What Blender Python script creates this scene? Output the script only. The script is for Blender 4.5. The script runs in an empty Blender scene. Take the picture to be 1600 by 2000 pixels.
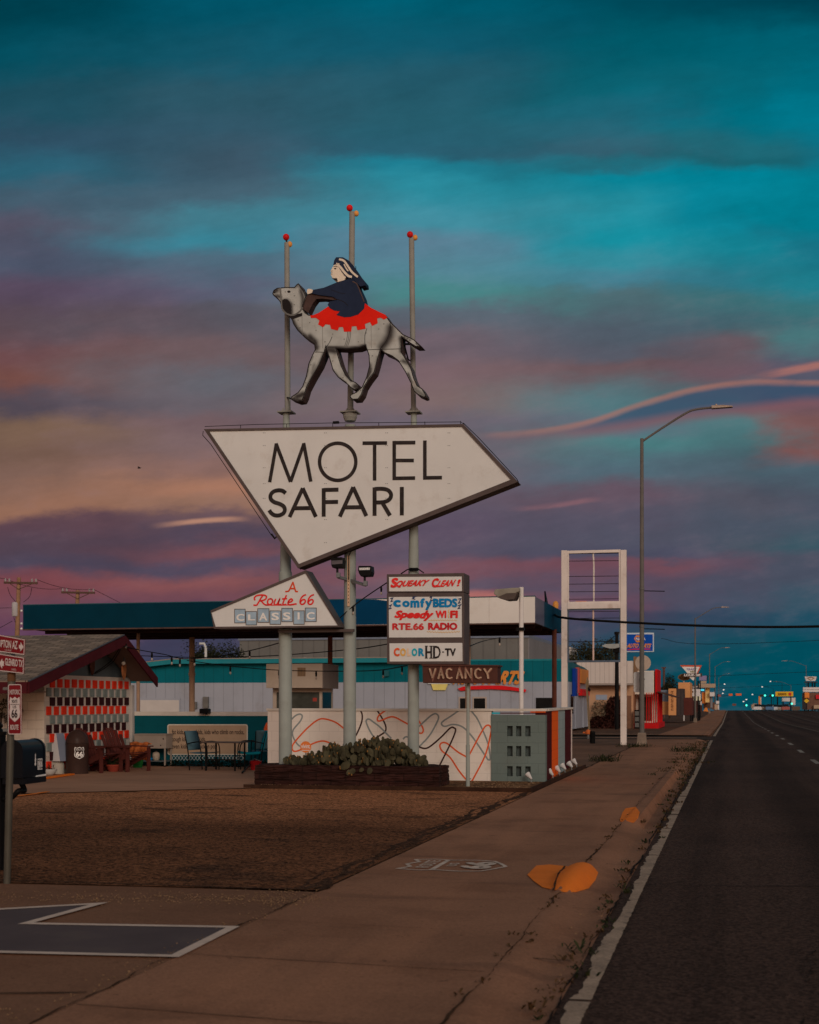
import bpy, bmesh, math, random
from math import radians, sin, cos, pi, tan, atan2
from mathutils import Vector, Matrix, geometry
random.seed(7)
scene = bpy.context.scene
COL = scene.collection

# ------------------------------------------------------------------ camera
EYE = Vector((0, 0, 1.6)); TH = radians(13.1); FPX = 2700.0
FW = Vector((-sin(TH), cos(TH), 0)); RT = Vector((cos(TH), sin(TH), 0)); UP = Vector((0, 0, 1))
cd = bpy.data.cameras.new("camera"); cam = bpy.data.objects.new("camera", cd); COL.objects.link(cam)
cam.location = EYE; cam.rotation_euler = (radians(90), 0, TH)
cd.sensor_fit = 'HORIZONTAL'; cd.sensor_width = 24; cd.lens = 24*FPX/1600; cd.shift_y = 370/1600
cd.clip_end = 4000; cd.clip_start = 0.05
cd.dof.use_dof = True; cd.dof.focus_distance = 26; cd.dof.aperture_fstop = 2.8
scene.camera = cam
def ray(px, py): return FW*FPX + RT*(px-800) + UP*(1370-py)
def P(px, py, Y): d = ray(px, py); return EYE + d*(Y/d.y)          # point on the plane y = Y
def PX(px, py, X): d = ray(px, py); return EYE + d*(X/d.x)         # point on the plane x = X
def G(px, py, z=0.0): d = ray(px, py); return EYE + d*((z-1.6)/d.z)  # point on the ground

# ------------------------------------------------------------------ colour helpers
def lin1(c):
    c /= 255.0
    return c/12.92 if c <= 0.04045 else ((c+0.055)/1.055)**2.4
def lin(r, g, b): return (lin1(r), lin1(g), lin1(b))
KV = (0.51, 0.41, 0.33)
def av(r, g, b, k=KV): return tuple(min(.86, max(.004, c/q)) for c, q in zip(lin(r, g, b), k))

# ------------------------------------------------------------------ sky
scene.view_settings.view_transform = 'Standard'; scene.view_settings.look = 'None'
scene.view_settings.exposure = 0; scene.view_settings.gamma = 1
W = bpy.data.worlds.new("World"); scene.world = W; W.use_nodes = True
nt = W.node_tree; nt.nodes.clear()
class N:                                                            # tiny node-maths helper
    def __init__(s, tree): s.t = tree
    def new(s, typ, **k):
        n = s.t.nodes.new(typ)
        for a, b in k.items(): setattr(n, a, b)
        return n
    def link(s, a, b): s.t.links.new(a, b)
    def put(s, sock, v):
        if hasattr(v, 'is_linked'): s.link(v, sock)
        else: sock.default_value = v
    def m(s, op, a, b=0.0, c=None, clamp=False):
        n = s.new('ShaderNodeMath', operation=op); n.use_clamp = clamp
        s.put(n.inputs[0], a); s.put(n.inputs[1], b)
        if c is not None: s.put(n.inputs[2], c)
        return n.outputs[0]
    def mr(s, v, a, b, c=0.0, d=1.0, smooth=True):
        n = s.new('ShaderNodeMapRange'); n.interpolation_type = 'SMOOTHSTEP' if smooth else 'LINEAR'
        s.put(n.inputs[0], v)
        for i, q in enumerate((a, b, c, d)): n.inputs[i+1].default_value = q
        return n.outputs[0]
    def mix(s, f, a, b, mode='MIX'):
        n = s.new('ShaderNodeMix', data_type='RGBA', blend_type=mode)
        s.put(n.inputs[0], f)
        for i, v in ((6, a), (7, b)):
            if isinstance(v, tuple): n.inputs[i].default_value = (*v, 1) if len(v) == 3 else v
            else: s.link(v, n.inputs[i])
        return n.outputs[2]
    def dot(s, v, c):
        n = s.new('ShaderNodeVectorMath', operation='DOT_PRODUCT'); s.link(v, n.inputs[0]); n.inputs[1].default_value = c
        return n.outputs['Value']
    def comb(s, x, y, z):
        n = s.new('ShaderNodeCombineXYZ')
        for i, q in enumerate((x, y, z)): s.put(n.inputs[i], q)
        return n.outputs[0]
    def noise(s, vec, scale, detail=4, rough=.5):
        n = s.new('ShaderNodeTexNoise'); s.link(vec, n.inputs['Vector'])
        n.inputs['Scale'].default_value = scale; n.inputs['Detail'].default_value = detail; n.inputs['Roughness'].default_value = rough
        return n.outputs[0]
n = N(nt)
tc = n.new('ShaderNodeTexCoord').outputs['Generated']
# the sky is drawn over the eastern half of the dome by compass bearing and height; u, v are tangents of those angles
dF = n.dot(tc, FW); dR = n.dot(tc, RT); dU = n.dot(tc, UP)
dFc = n.m('MAXIMUM', dF, 0.08)
u = n.m('DIVIDE', dR, dFc); v = n.m('DIVIDE', dU, dFc)
x0 = n.m('MULTIPLY_ADD', u, FPX/1600, 0.5)                          # 0..1 across the eastern view
y0 = n.m('MULTIPLY_ADD', v, -FPX/1400, 1370/1400)                   # 0 high in the sky .. 1 just under the horizon
wv = n.comb(n.m('MULTIPLY', x0, 3.2), n.m('MULTIPLY', y0, 9.0), 0.0)
w1 = n.m('SUBTRACT', n.noise(wv, 1.3, 5, .55), 0.5)
wv2 = n.comb(n.m('MULTIPLY', x0, 3.0), n.m('MULTIPLY', y0, 7.0), 5.3)
w2 = n.m('SUBTRACT', n.noise(wv2, 1.1, 5, .55), 0.5)
xs = n.m('MULTIPLY_ADD', w2, 0.30, x0); ys = n.m('MULTIPLY_ADD', w1, 0.075, y0)
wv5 = n.comb(n.m('MULTIPLY', x0, 9.0), n.m('MULTIPLY', n.m('MULTIPLY_ADD', x0, .10, y0), 17.0), 1.7)
w3 = n.m('SUBTRACT', n.noise(wv5, 1.0, 9, .68), 0.5)
ys = n.m('MULTIPLY_ADD', w3, 0.034, ys); xs = n.m('MULTIPLY_ADD', w3, 0.10, xs)
ys = n.m('MULTIPLY_ADD', n.m('SUBTRACT', x0, .5), 0.012, ys)
SKY = [
 (0.02, [(0,0,62,76),(100,4,76,92),(200,30,76,92),(260,44,76,95),(330,36,98,118),(380,60,93,110),(430,78,84,102),(500,70,86,106),(560,84,78,98),(620,95,76,93),(680,113,76,86),(740,122,80,82),(790,86,76,96),(830,128,100,92),(880,120,92,88),(930,140,105,90),(985,160,113,90),(1015,97,71,90),(1060,86,69,91),(1100,80,71,98),(1140,120,73,88),(1180,104,72,94),(1240,92,75,108),(1300,78,80,113)]),
 (0.27, [(0,2,85,105),(100,20,85,104),(170,44,85,101),(240,49,85,102),(320,54,88,105),(380,60,97,113),(420,58,124,140),(470,52,134,153),(510,74,111,129),(560,85,98,118),(600,92,91,112),(640,96,92,112),(690,113,95,109),(730,105,104,124),(780,108,100,119),(820,119,96,110),(860,134,107,105),(900,149,111,100),(950,178,124,98),(985,157,115,95),(1010,110,85,100),(1040,86,73,98),(1075,111,78,95),(1100,86,76,105),(1130,128,84,95),(1160,110,76,95),(1190,83,74,105),(1250,60,76,105),(1300,50,80,110)]),
 (0.52, [(0,0,91,111),(80,15,86,106),(150,34,88,105),(240,38,92,108),(290,40,92,110),(320,24,126,146),(360,36,139,157),(420,60,143,161),(470,84,130,150),(530,80,136,152),(580,76,136,152),(620,95,106,130),(680,110,96,116),(730,124,100,115),(780,129,107,118),(830,111,100,122),(900,110,98,120),(960,106,94,120),(1040,95,81,110),(1080,93,82,110),(1110,114,82,102),(1150,97,84,111),(1172,130,88,100),(1200,92,80,110),(1300,42,85,110)]),
 (0.77, [(0,0,72,88),(100,0,89,104),(180,12,95,110),(210,25,98,115),(260,38,98,115),(300,44,96,113),(325,30,110,126),(350,4,138,158),(400,30,144,161),(470,17,147,164),(520,44,141,157),(560,60,129,147),(590,80,110,130),(640,85,96,120),(690,92,95,119),(720,113,91,106),(790,86,122,142),(830,94,114,139),(870,78,127,144),(930,86,109,134),(970,104,86,110),(1010,89,85,112),(1050,85,85,112),(1090,80,80,110),(1110,109,78,99),(1150,96,80,108),(1170,99,78,105),(1200,71,82,110),(1250,41,89,114),(1310,12,89,110),(1370,2,85,105)]),
 (0.90, [(0,0,66,82),(100,0,92,108),(170,5,100,116),(240,0,110,128),(290,30,104,118),(310,25,108,122),(340,0,142,164),(430,8,146,168),(500,20,142,160),(560,45,128,146),(600,62,112,132),(640,70,100,122),(690,106,90,108),(735,112,88,108),(790,84,108,128),(830,82,122,140),(870,76,116,134),(930,82,102,126),(980,88,88,112),(1030,78,86,112),(1075,72,84,108),(1105,96,80,106),(1140,80,80,108),(1180,80,82,112),(1210,50,86,114),(1260,24,92,114),(1330,0,94,114)]),
 (0.985,[(0,0,60,75),(80,0,93,110),(170,0,104,122),(240,0,118,138),(300,18,118,138),(350,2,138,158),(430,2,139,159),(490,24,126,146),(560,30,138,154),(610,58,116,136),(640,65,110,130),(680,76,122,140),(730,90,88,116),(765,74,90,120),(790,112,86,104),(830,127,90,99),(900,131,86,93),(940,78,99,123),(980,80,86,112),(1020,75,89,114),(1070,62,89,112),(1100,77,82,108),(1130,75,81,108),(1180,60,85,112),(1220,32,94,119),(1280,2,94,114),(1340,0,94,114),(1390,0,89,108)])]
def graded(cx, py, a, b, c):                                        # colour notes evened out against the photograph's dusk tones
    if py > 1180: return (a, b*.80, c*.79)
    if a > 132: return (a*.92, b*.94, c*.97)
    if py > 560: return (a*(1.03 if a > 98 and py > 1050 else .955), b*.96, c*.87)
    if py >= 300: return (a+6, b*.97, c*.97) if cx < .9 else (a, b*.90, c*.90)
    return (a, b, c)
prev = None; px_prev = 0
for cx, stops in SKY:
    r = n.new('ShaderNodeValToRGB'); e = r.color_ramp; e.interpolation = 'EASE'
    n.link(ys, r.inputs[0])
    for i, (py, a, b, c) in enumerate(stops):
        el = e.elements[i] if i < 2 else e.elements.new(py/1400)
        el.position = py/1400; el.color = (*lin(*graded(cx, py, a, b, c)), 1)
    prev = r.outputs[0] if prev is None else n.mix(n.mr(xs, px_prev, cx), prev, r.outputs[0])
    px_prev = cx
east = prev
# finer cloud mottling: thin stretched veils
wv3 = n.comb(n.m('MULTIPLY', x0, 5.0), n.m('MULTIPLY', n.m('MULTIPLY_ADD', x0, .22, y0), 20.0), 2.0)
f1 = n.noise(wv3, 1.0, 9, .68)
wv4 = n.comb(n.m('MULTIPLY', x0, 7.0), n.m('MULTIPLY', y0, 9.0), 8.0)
f2 = n.noise(wv4, 1.2, 9, .66)
g = n.m('ADD', n.m('MULTIPLY', f1, .5), n.m('MULTIPLY', f2, .5))
east = n.mix(n.m('MULTIPLY', n.m('MULTIPLY', n.mr(g, .50, .66), .22), n.mr(y0, .25, .5)), east, lin(112, 92, 100))
east = n.mix(1.0, east, n.comb(*[n.mr(g, .3, .7, .80, 1.20, False)]*3), 'MULTIPLY')
# lit streak clouds (lenticular band on the right, small wisps)
def fcurve(pts, x):
    c = n.new('ShaderNodeFloatCurve'); mp = c.mapping; cu = mp.curves[0]
    cu.points[0].location = (0, pts[0][1]); cu.points[1].location = (1, pts[-1][1])
    for q in pts: cu.points.new(*q)
    mp.update(); n.link(x, c.inputs['Value']); c.inputs['Factor'].default_value = 1
    return c.outputs[0]
def S(pts): return [(a/1600, b/1400) for a, b in pts]
wob = n.m('ADD', n.m('MULTIPLY', w1, 0.006), n.m('MULTIPLY', w3, 0.006))
yw = n.m('ADD', y0, wob)
top = fcurve(S([(930,850),(1060,841),(1150,823),(1250,789),(1370,758),(1480,746),(1590,747)]), x0)
bot = fcurve(S([(930,856),(1060,852),(1150,846),(1250,832),(1370,812),(1480,803),(1590,790)]), x0)
dt = n.m('SUBTRACT', yw, top); db = n.m('SUBTRACT', yw, bot)
xm = n.mr(x0, 915/1600, 990/1600)
inside = n.m('MULTIPLY', n.m('MULTIPLY', n.mr(dt, -.001, .007), n.mr(db, -.006, .012, 1, 0)), xm)
lens_col = n.mix(n.mr(db, -.018, -.001), lin(56, 78, 104), lin(124, 86, 94))
east = n.mix(n.m('MULTIPLY', inside, n.mr(x0, .60, .80, .4, .80)), east, lens_col)
hl = n.m('MULTIPLY', n.m('MULTIPLY', n.m('MULTIPLY', n.mr(dt, -.0060, .0), n.mr(dt, .0, .0085, 1, 0)), xm), n.mr(f1, .30, .58, .45, 1))
east = n.mix(n.m('MULTIPLY', hl, n.mr(x0, .58, .72, .38, .66)), east, lin(164, 110, 98))
def wisp(pts, th, col, xa, xb, amt):
    global east
    c = fcurve(S(pts), x0); d = n.m('SUBTRACT', yw, c)
    mk = n.m('MULTIPLY', n.mr(d, -th, -th*.15), n.mr(d, th*.1, th*.9, 1, 0))
    mk = n.m('MULTIPLY', n.m('MULTIPLY', mk, n.mr(f1, .30, .60, .3, 1)), n.m('MULTIPLY', n.mr(x0, xa/1600, (xa+.45*(xb-xa))/1600), n.mr(x0, (xa+.7*(xb-xa))/1600, xb/1600, 1, 0)))
    east = n.mix(n.m('MULTIPLY', mk, amt), east, lin(*col))
wisp([(1440,745),(1500,732),(1600,714)], .009, (172, 112, 102), 1440, 1720, .9)
wisp([(270,1030),(380,1020),(500,1014)], .006, (182, 134, 112), 280, 500, .9)
wisp([(970,996),(1070,988),(1180,975)], .006, (140, 98, 105), 980, 1190, .75)
wisp([(860,1172),(930,1164),(1040,1176)], .012, (176, 108, 102), 820, 1060, .9)
# the west behind the photographer: afterglow
el = n.m('ARCSINE', dU)
wr = n.new('ShaderNodeValToRGB'); n.link(n.m('MULTIPLY', el, 1/1.5708), wr.inputs[0]); e = wr.color_ramp
for i, (p, c) in enumerate([(0.0, (1.05, .62, .36)), (.08, (.82, .52, .36)), (.25, (.36, .28, .27)), (.55, (.13, .16, .19)), (1.0, (.05, .11, .14))]):
    k = e.elements[i] if i < 2 else e.elements.new(p)
    k.position = p; k.color = (*c, 1)
sky = n.mix(n.mr(dF, -0.25, 0.55), wr.outputs[0], east)
bg = n.new('ShaderNodeBackground'); n.link(sky, bg.inputs[0]); bg.inputs[1].default_value = 1.0
wo = n.new('ShaderNodeOutputWorld'); n.link(bg.outputs[0], wo.inputs[0])

# ------------------------------------------------------------------ the low sun's last light, from behind and a little right of the camera
sl = bpy.data.lights.new("sun", 'SUN'); sl.energy = 1.06; sl.angle = radians(22); sl.color = (1.0, .85, .68)
so = bpy.data.objects.new("sun", sl); COL.objects.link(so)
SUN_EL, SUN_AZ = radians(21), radians(28)
to_sun = Vector((sin(SUN_AZ)*cos(SUN_EL), -cos(SUN_AZ)*cos(SUN_EL), sin(SUN_EL)))
so.rotation_euler = to_sun.to_track_quat('Z', 'Y').to_euler()
so.location = (20, -40, 30)

# ------------------------------------------------------------------ materials
MATS = {}
def mat(name, col, rough=.65, var=.12, scale=2.5, bump=0.0, bscale=60, metal=0.0, spec=.07, stain=0.0, stain_col=(.03, .018, .012),
        sscale=1.2, grain=0.0, gscale=120, pattern=None, emit=None):
    if name in MATS: return MATS[name]
    m = bpy.data.materials.new(name); m.use_nodes = True; t = m.node_tree; k = N(t)
    b = t.nodes['Principled BSDF']
    co = k.new('ShaderNodeTexCoord').outputs['Object']
    lo = tuple(c*(1-var) for c in col); hi = tuple(min(.9, c*(1+var)) for c in col)
    c = k.mix(k.mr(k.noise(co, scale, 5, .6), .3, .7), lo, hi)
    hgt = None
    if pattern: c, hgt = pattern(k, co, c, col)
    if grain:
        vo = k.new('ShaderNodeTexVoronoi'); k.link(co, vo.inputs['Vector']); vo.inputs['Scale'].default_value = gscale
        sp = k.new('ShaderNodeSeparateColor'); k.link(vo.outputs['Color'], sp.inputs[0])
        f = k.mr(sp.outputs[0], 0, 1, 1-grain, 1+grain, False)
        c = k.mix(1.0, c, k.comb(f, f, f), 'MULTIPLY')
    if stain:
        s1 = k.noise(co, sscale, 7, .65)
        c = k.mix(k.m('MULTIPLY', k.mr(s1, .52, .72), stain), c, stain_col)
    k.link(c, b.inputs['Base Color'])
    b.inputs['Roughness'].default_value = rough; b.inputs['Metallic'].default_value = metal
    b.inputs['Specular IOR Level'].default_value = spec
    if bump or hgt is not None:
        bp = k.new('ShaderNodeBump'); bp.inputs['Strength'].default_value = bump if bump else .5; bp.inputs['Distance'].default_value = .02
        h = k.noise(co, bscale, 4, .6)
        if hgt is not None: h = k.m('MULTIPLY_ADD', h, .25, hgt)
        k.link(h, bp.inputs['Height']); k.link(bp.outputs[0], b.inputs['Normal'])
    if emit:
        b.inputs['Emission Color'].default_value = (*emit[0], 1); b.inputs['Emission Strength'].default_value = emit[1]
    MATS[name] = m
    return m
def layers(*ls):                                                    # broad stains and tracks: (x scale, y scale, threshold lo, hi, amount, colour)
    def f(k, co, c, col):
        sp = k.new('ShaderNodeSeparateXYZ'); k.link(co, sp.inputs[0])
        for i, (sx, sy, lo, hi, amt, cc) in enumerate(ls):
            v = k.comb(k.m('MULTIPLY', sp.outputs[0], sx), k.m('MULTIPLY', sp.outputs[1], sy), i*7.3)
            c = k.mix(k.m('MULTIPLY', k.mr(k.noise(v, 1.0, 8, .62), lo, hi), amt), c, cc)
        return c, None
    return f
def road_pat(k, co, c, col):
    sp = k.new('ShaderNodeSeparateXYZ'); k.link(co, sp.inputs[0]); x, y = sp.outputs[0], sp.outputs[1]
    v = k.comb(k.m('MULTIPLY', x, 1.6), k.m('MULTIPLY', y, .05), 0.0); st = k.noise(v, 1.0, 6, .6)
    tr = k.m('SINE', k.m('MULTIPLY_ADD', x, 3.59, k.m('MULTIPLY', st, 1.5)))  # two wheel paths in each 3.5 m lane
    f = k.m('MULTIPLY', k.mr(tr, -.9, .9, .80, 1.22, True), k.mr(st, .3, .7, .82, 1.18, False))
    c = k.mix(1.0, c, k.comb(f, f, f), 'MULTIPLY')
    v = k.comb(k.m('MULTIPLY', x, .9), k.m('MULTIPLY', y, .35), 4.0)
    c = k.mix(k.m('MULTIPLY', k.mr(k.noise(v, 1.0, 8, .65), .60, .72), .6), c, tuple(q*.45 for q in col))
    edge = k.m('MULTIPLY', k.mr(x, -.9, 1.2, 1, 0), k.mr(st, .35, .65))
    return k.mix(k.m('MULTIPLY', edge, .55), c, tuple(q*1.6 for q in col)), None
def lot_pat(k, co, c, col):
    sp = k.new('ShaderNodeSeparateXYZ'); k.link(co, sp.inputs[0]); x, y = sp.outputs[0], sp.outputs[1]
    wv = k.noise(k.comb(k.m('MULTIPLY', x, .35), k.m('MULTIPLY', y, .8), 1.0), 1.0, 7, .62)
    pale_back = k.mr(k.m('MULTIPLY_ADD', wv, 7.0, y), 19.6, 24.6)      # paler towards the bed and patio, with a noisy edge
    c = k.mix(k.m('MULTIPLY', pale_back, .8), c, (.42, .175, .083))
    oil = k.noise(k.comb(k.m('MULTIPLY', x, .55), k.m('MULTIPLY', y, 1.3), 6.0), 1.0, 7, .62)
    return k.mix(k.m('MULTIPLY', k.mr(oil, .53, .66), .75), c, (.040, .022, .015)), None
def blocks(axis, bw, bh, mortar=.012, dark=.8, mix=0.0, second=None):
    def f(k, co, c, col):
        sp = k.new('ShaderNodeSeparateXYZ'); k.link(co, sp.inputs[0])
        vec = k.comb(sp.outputs['XYZ'.index(axis)], sp.outputs[2], 0.0)
        br = k.new('ShaderNodeTexBrick'); k.link(vec, br.inputs['Vector'])
        br.inputs['Scale'].default_value = 1; br.inputs['Mortar Size'].default_value = mortar; br.inputs['Mortar Smooth'].default_value = .3
        br.inputs['Brick Width'].default_value = bw; br.inputs['Row Height'].default_value = bh
        br.inputs['Color1'].default_value = (1, 1, 1, 1); br.inputs['Color2'].default_value = (1-mix,)*3 + (1,); br.inputs['Mortar'].default_value = (dark,)*3 + (1,)
        c2 = k.mix(1.0, c, br.outputs[0], 'MULTIPLY')
        return c2, k.m('SUBTRACT', 1.0, br.outputs[1])
    return f
def ribs(axis, w, dark=.62, width=.12):
    def f(k, co, c, col):
        sp = k.new('ShaderNodeSeparateXYZ'); k.link(co, sp.inputs[0])
        fr = k.m('FRACT', k.m('DIVIDE', sp.outputs['XYZ'.index(axis)], w))
        g = k.m('MULTIPLY', k.mr(fr, 0, width), k.mr(fr, 1-width, 1, 1, 0))
        q = k.mr(g, 0, 1, dark, 1, False)
        return k.mix(1.0, c, k.comb(q, q, q), 'MULTIPLY'), g
    return f

WHITE = mat('sign_white', av(164, 150, 137), .5, .04, 1.0, stain=.22, stain_col=(.34, .26, .2), sscale=2.2)
DKBROWN = mat('sign_frame_brown', av(66, 52, 46), .5, .12, 3, stain=.35, stain_col=(.03, .02, .017))
BLACKP = mat('black_paint', av(36, 28, 25), .6, .25, 6, stain=.3, stain_col=(.14, .11, .09), sscale=9)
POLEM = mat('pole_green_grey', av(113, 108, 96), .45, .07, 2, stain=.3, stain_col=(.16, .14, .11), sscale=2.4)
POLEUP = mat('pole_grey', av(108, 98, 86), .45, .08, 2, stain=.3, stain_col=(.12, .09, .07), sscale=3)
REDBALL = mat('red_ball', av(165, 22, 20), .3, .1)
ORANGEBALL = mat('orange_lamp', av(190, 110, 50), .3, .1)
RED = mat('sign_red', av(178, 30, 26), .55, .2, 7, stain=.2, stain_col=(.45, .2, .15), sscale=14)
REDFADE = mat('sign_red_faded', av(155, 30, 28), .55, .2, 7, stain=.75, stain_col=(.5, .4, .34), sscale=16)
BLUE = mat('sign_blue', av(10, 86, 118), .55, .15, 7)
NAVY = mat('sign_navy', av(28, 38, 62), .55, .2, 6)
ORANGE = mat('sign_orange', av(195, 62, 28), .55, .18, 7)
OCHRE = mat('sign_ochre', av(190, 125, 60), .55, .1)
TEAL = mat('sign_teal', av(20, 118, 122), .55, .1)
TILEBLUE = mat('tile_blue_grey', av(120, 126, 128), .5, .12, 4, stain=.3, stain_col=(.2, .22, .24))
PALE = mat('letter_white', av(198, 184, 172), .5, .05)
METAL = mat('galvanised', av(84, 76, 68), .4, .12, 4, metal=.3)
BLACK = mat('black_metal', (.008, .008, .009), .35, .2, 5)
STEEL = mat('steel_grey', av(92, 86, 80), .45, .1, 3, metal=.2)
GLASSD = mat('dark_glass', (.012, .012, .013), .08, .2, 2, spec=.6)
CABLE = mat('cable_black', (.008, .008, .008), .6, .1)
BULB = mat('bulb_glass', (.48, .41, .36), .15, .05)

# ------------------------------------------------------------------ mesh builder
WL = {}
class MB:
    def __init__(s): s.v = []; s.f = []
    def add(s, vs, fs):
        o = len(s.v); s.v += [Vector(q) for q in vs]; s.f += [tuple(i+o for i in f) for f in fs]; return s
    def box(s, a, b):
        x0, y0, z0 = a; x1, y1, z1 = b
        vs = [(x0,y0,z0),(x1,y0,z0),(x1,y1,z0),(x0,y1,z0),(x0,y0,z1),(x1,y0,z1),(x1,y1,z1),(x0,y1,z1)]
        return s.add(vs, [(3,2,1,0),(4,5,6,7),(0,1,5,4),(1,2,6,5),(2,3,7,6),(3,0,4,7)])
    def prism(s, pts, off):
        k = len(pts); off = Vector(off); pts = [Vector(p) for p in pts]
        return s.add(pts + [p+off for p in pts], [tuple(range(k)), tuple(range(2*k-1, k-1, -1))] + [(i, i+k, (i+1) % k + k, (i+1) % k) for i in range(k)])
    def poly(s, pts): return s.add(pts, [tuple(range(len(pts)))])
    def tube(s, pts, r, k=12, cap=True):
        pts = [Vector(p) for p in pts]; m = len(pts)
        rs = r if isinstance(r, (list, tuple)) else [r]*m
        o = len(s.v); ref = None
        for i, p in enumerate(pts):
            d = (pts[min(i+1, m-1)] - pts[max(i-1, 0)]).normalized()
            if ref is None: ref = Vector((1, 0, 0)) if abs(d.x) < .8 else Vector((0, 1, 0))
            a = (ref - d*ref.dot(d)).normalized(); ref = a; b = d.cross(a)
            s.v += [p + a*rs[i]*cos(2*pi*j/k) + b*rs[i]*sin(2*pi*j/k) for j in range(k)]
        for i in range(m-1):
            for j in range(k):
                s.f.append((o+i*k+j, o+i*k+(j+1) % k, o+(i+1)*k+(j+1) % k, o+(i+1)*k+j))
        if cap: s.f += [tuple(o+j for j in range(k-1, -1, -1)), tuple(o+(m-1)*k+j for j in range(k))]
        return s
    def bar(s, a, b, w, h, up=(0, 0, 1)):                           # rectangular bar from a to b
        a = Vector(a); b = Vector(b); d = (b-a).normalized(); up = Vector(up)
        sd = d.cross(up).normalized()*w/2; u2 = sd.cross(d).normalized()*h/2
        q = [a-sd-u2, a+sd-u2, a+sd+u2, a-sd+u2]
        return s.prism(q, b-a)
    def lathe(s, prof, c, k=20, ax=(0, 0, 1)):
        c = Vector(c); z = Vector(ax).normalized(); x = Vector((1, 0, 0)) if abs(z.x) < .8 else Vector((0, 1, 0))
        x = (x - z*x.dot(z)).normalized(); y = z.cross(x); o = len(s.v)
        for r, h in prof: s.v += [c + z*h + x*r*cos(2*pi*j/k) + y*r*sin(2*pi*j/k) for j in range(k)]
        for i in range(len(prof)-1):
            for j in range(k): s.f.append((o+i*k+j, o+i*k+(j+1) % k, o+(i+1)*k+(j+1) % k, o+(i+1)*k+j))
        s.f += [tuple(o+j for j in range(k-1, -1, -1)), tuple(o+(len(prof)-1)*k+j for j in range(k))]
        return s
    def ball(s, c, r, k=14):
        pr = [(max(.0005, sin(pi*i/8)), -cos(pi*i/8)) for i in range(9)]
        rr = r if isinstance(r, tuple) else (r, r, r); o = len(s.v)
        s.lathe(pr, (0, 0, 0), k)
        for i in range(o, len(s.v)):
            q = s.v[i]; s.v[i] = Vector(c) + Vector((q.x*rr[0], q.y*rr[1], q.z*rr[2]))
        return s
    def ribbon(s, pts, w, nrm, closed=False):                       # flat painted stroke with mitred corners
        pts = [Vector(p) for p in pts]; m = len(pts); nrm = Vector(nrm).normalized(); L = []; Rr = []
        for i in range(m):
            if closed: p0 = pts[i-1]; p1 = pts[(i+1) % m]
            else: p0 = pts[max(i-1, 0)]; p1 = pts[min(i+1, m-1)]
            da = (pts[i]-p0); db = (p1-pts[i])
            da = da.normalized() if da.length > 1e-9 else db.normalized()
            db = db.normalized() if db.length > 1e-9 else da
            t = (da+db)
            t = t.normalized() if t.length > 1e-6 else da
            sd = nrm.cross(t).normalized(); c = max(.35, sd.dot(nrm.cross(da)))
            ww = w[i] if isinstance(w, (list, tuple)) else w
            L.append(pts[i]+sd*ww/2/c); Rr.append(pts[i]-sd*ww/2/c)
        rng = range(m if closed else m-1)
        return s.add(L+Rr, [(i, (i+1) % m, (i+1) % m+m, i+m) for i in rng])
    def build(s, name, mt, parent=None, smooth=False, bevel=0, kind=None, origin=None, fix=True):
        if parent is not None: org = WL[parent.name]
        elif origin is not None: org = Vector(origin)
        else:
            org = Vector((sum(q.x for q in s.v)/len(s.v), sum(q.y for q in s.v)/len(s.v), min(q.z for q in s.v)))
        me = bpy.data.meshes.new(name); me.from_pydata([q-org for q in s.v], [], s.f); me.update()
        if fix:
            bm = bmesh.new(); bm.from_mesh(me); bmesh.ops.recalc_face_normals(bm, faces=bm.faces); bm.to_mesh(me); bm.free()
        if smooth:
            me.shade_smooth(); me.set_sharp_from_angle(angle=radians(42))
        me.materials.append(mt)
        o = bpy.data.objects.new(name, me); COL.objects.link(o)
        if parent is not None: o.parent = parent
        else: o.location = org
        WL[o.name] = org
        if bevel:
            b = o.modifiers.new('bevel', 'BEVEL'); b.width = bevel; b.segments = 2; b.limit_method = 'ANGLE'
        if kind: o['kind'] = kind
        return o
def thing(name, label, cat, loc, group=None):
    o = bpy.data.objects.new(name, None); COL.objects.link(o); o.location = loc; o.empty_display_size = .2
    WL[o.name] = Vector(loc); tag(o, label, cat, group); return o
def tag(o, label, cat, group=None):
    o['label'] = label; o['category'] = cat
    if group: o['group'] = group
    return o
def dup(root, loc, rz=0.0, label=None, scale=None):
    def cp(o, par):
        c = o.copy(); COL.objects.link(c)
        if par is not None: c.parent = par
        for ch in o.children: cp(ch, c)
        return c
    r = cp(root, None); r.location = loc; r.rotation_euler = (0, 0, rz)
    if scale: r.scale = (scale,)*3
    if label: r['label'] = label
    return r
def cr(pts, k=6, closed=False):                                     # Catmull-Rom through 2-D / 3-D points
    pts = [Vector(p) for p in pts]; m = len(pts); out = []
    for i in range(m if closed else m-1):
        g = (lambda j: pts[j % m]) if closed else (lambda j: pts[max(0, min(m-1, j))])
        a, b, c, d = g(i-1), g(i), g(i+1), g(i+2)
        for q in range(k):
            t = q/k
            out.append(.5*((2*b)+(c-a)*t+(2*a-5*b+4*c-d)*t*t+(3*b-a-3*c+d)*t**3))
    if not closed: out.append(pts[-1])
    return out

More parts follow.
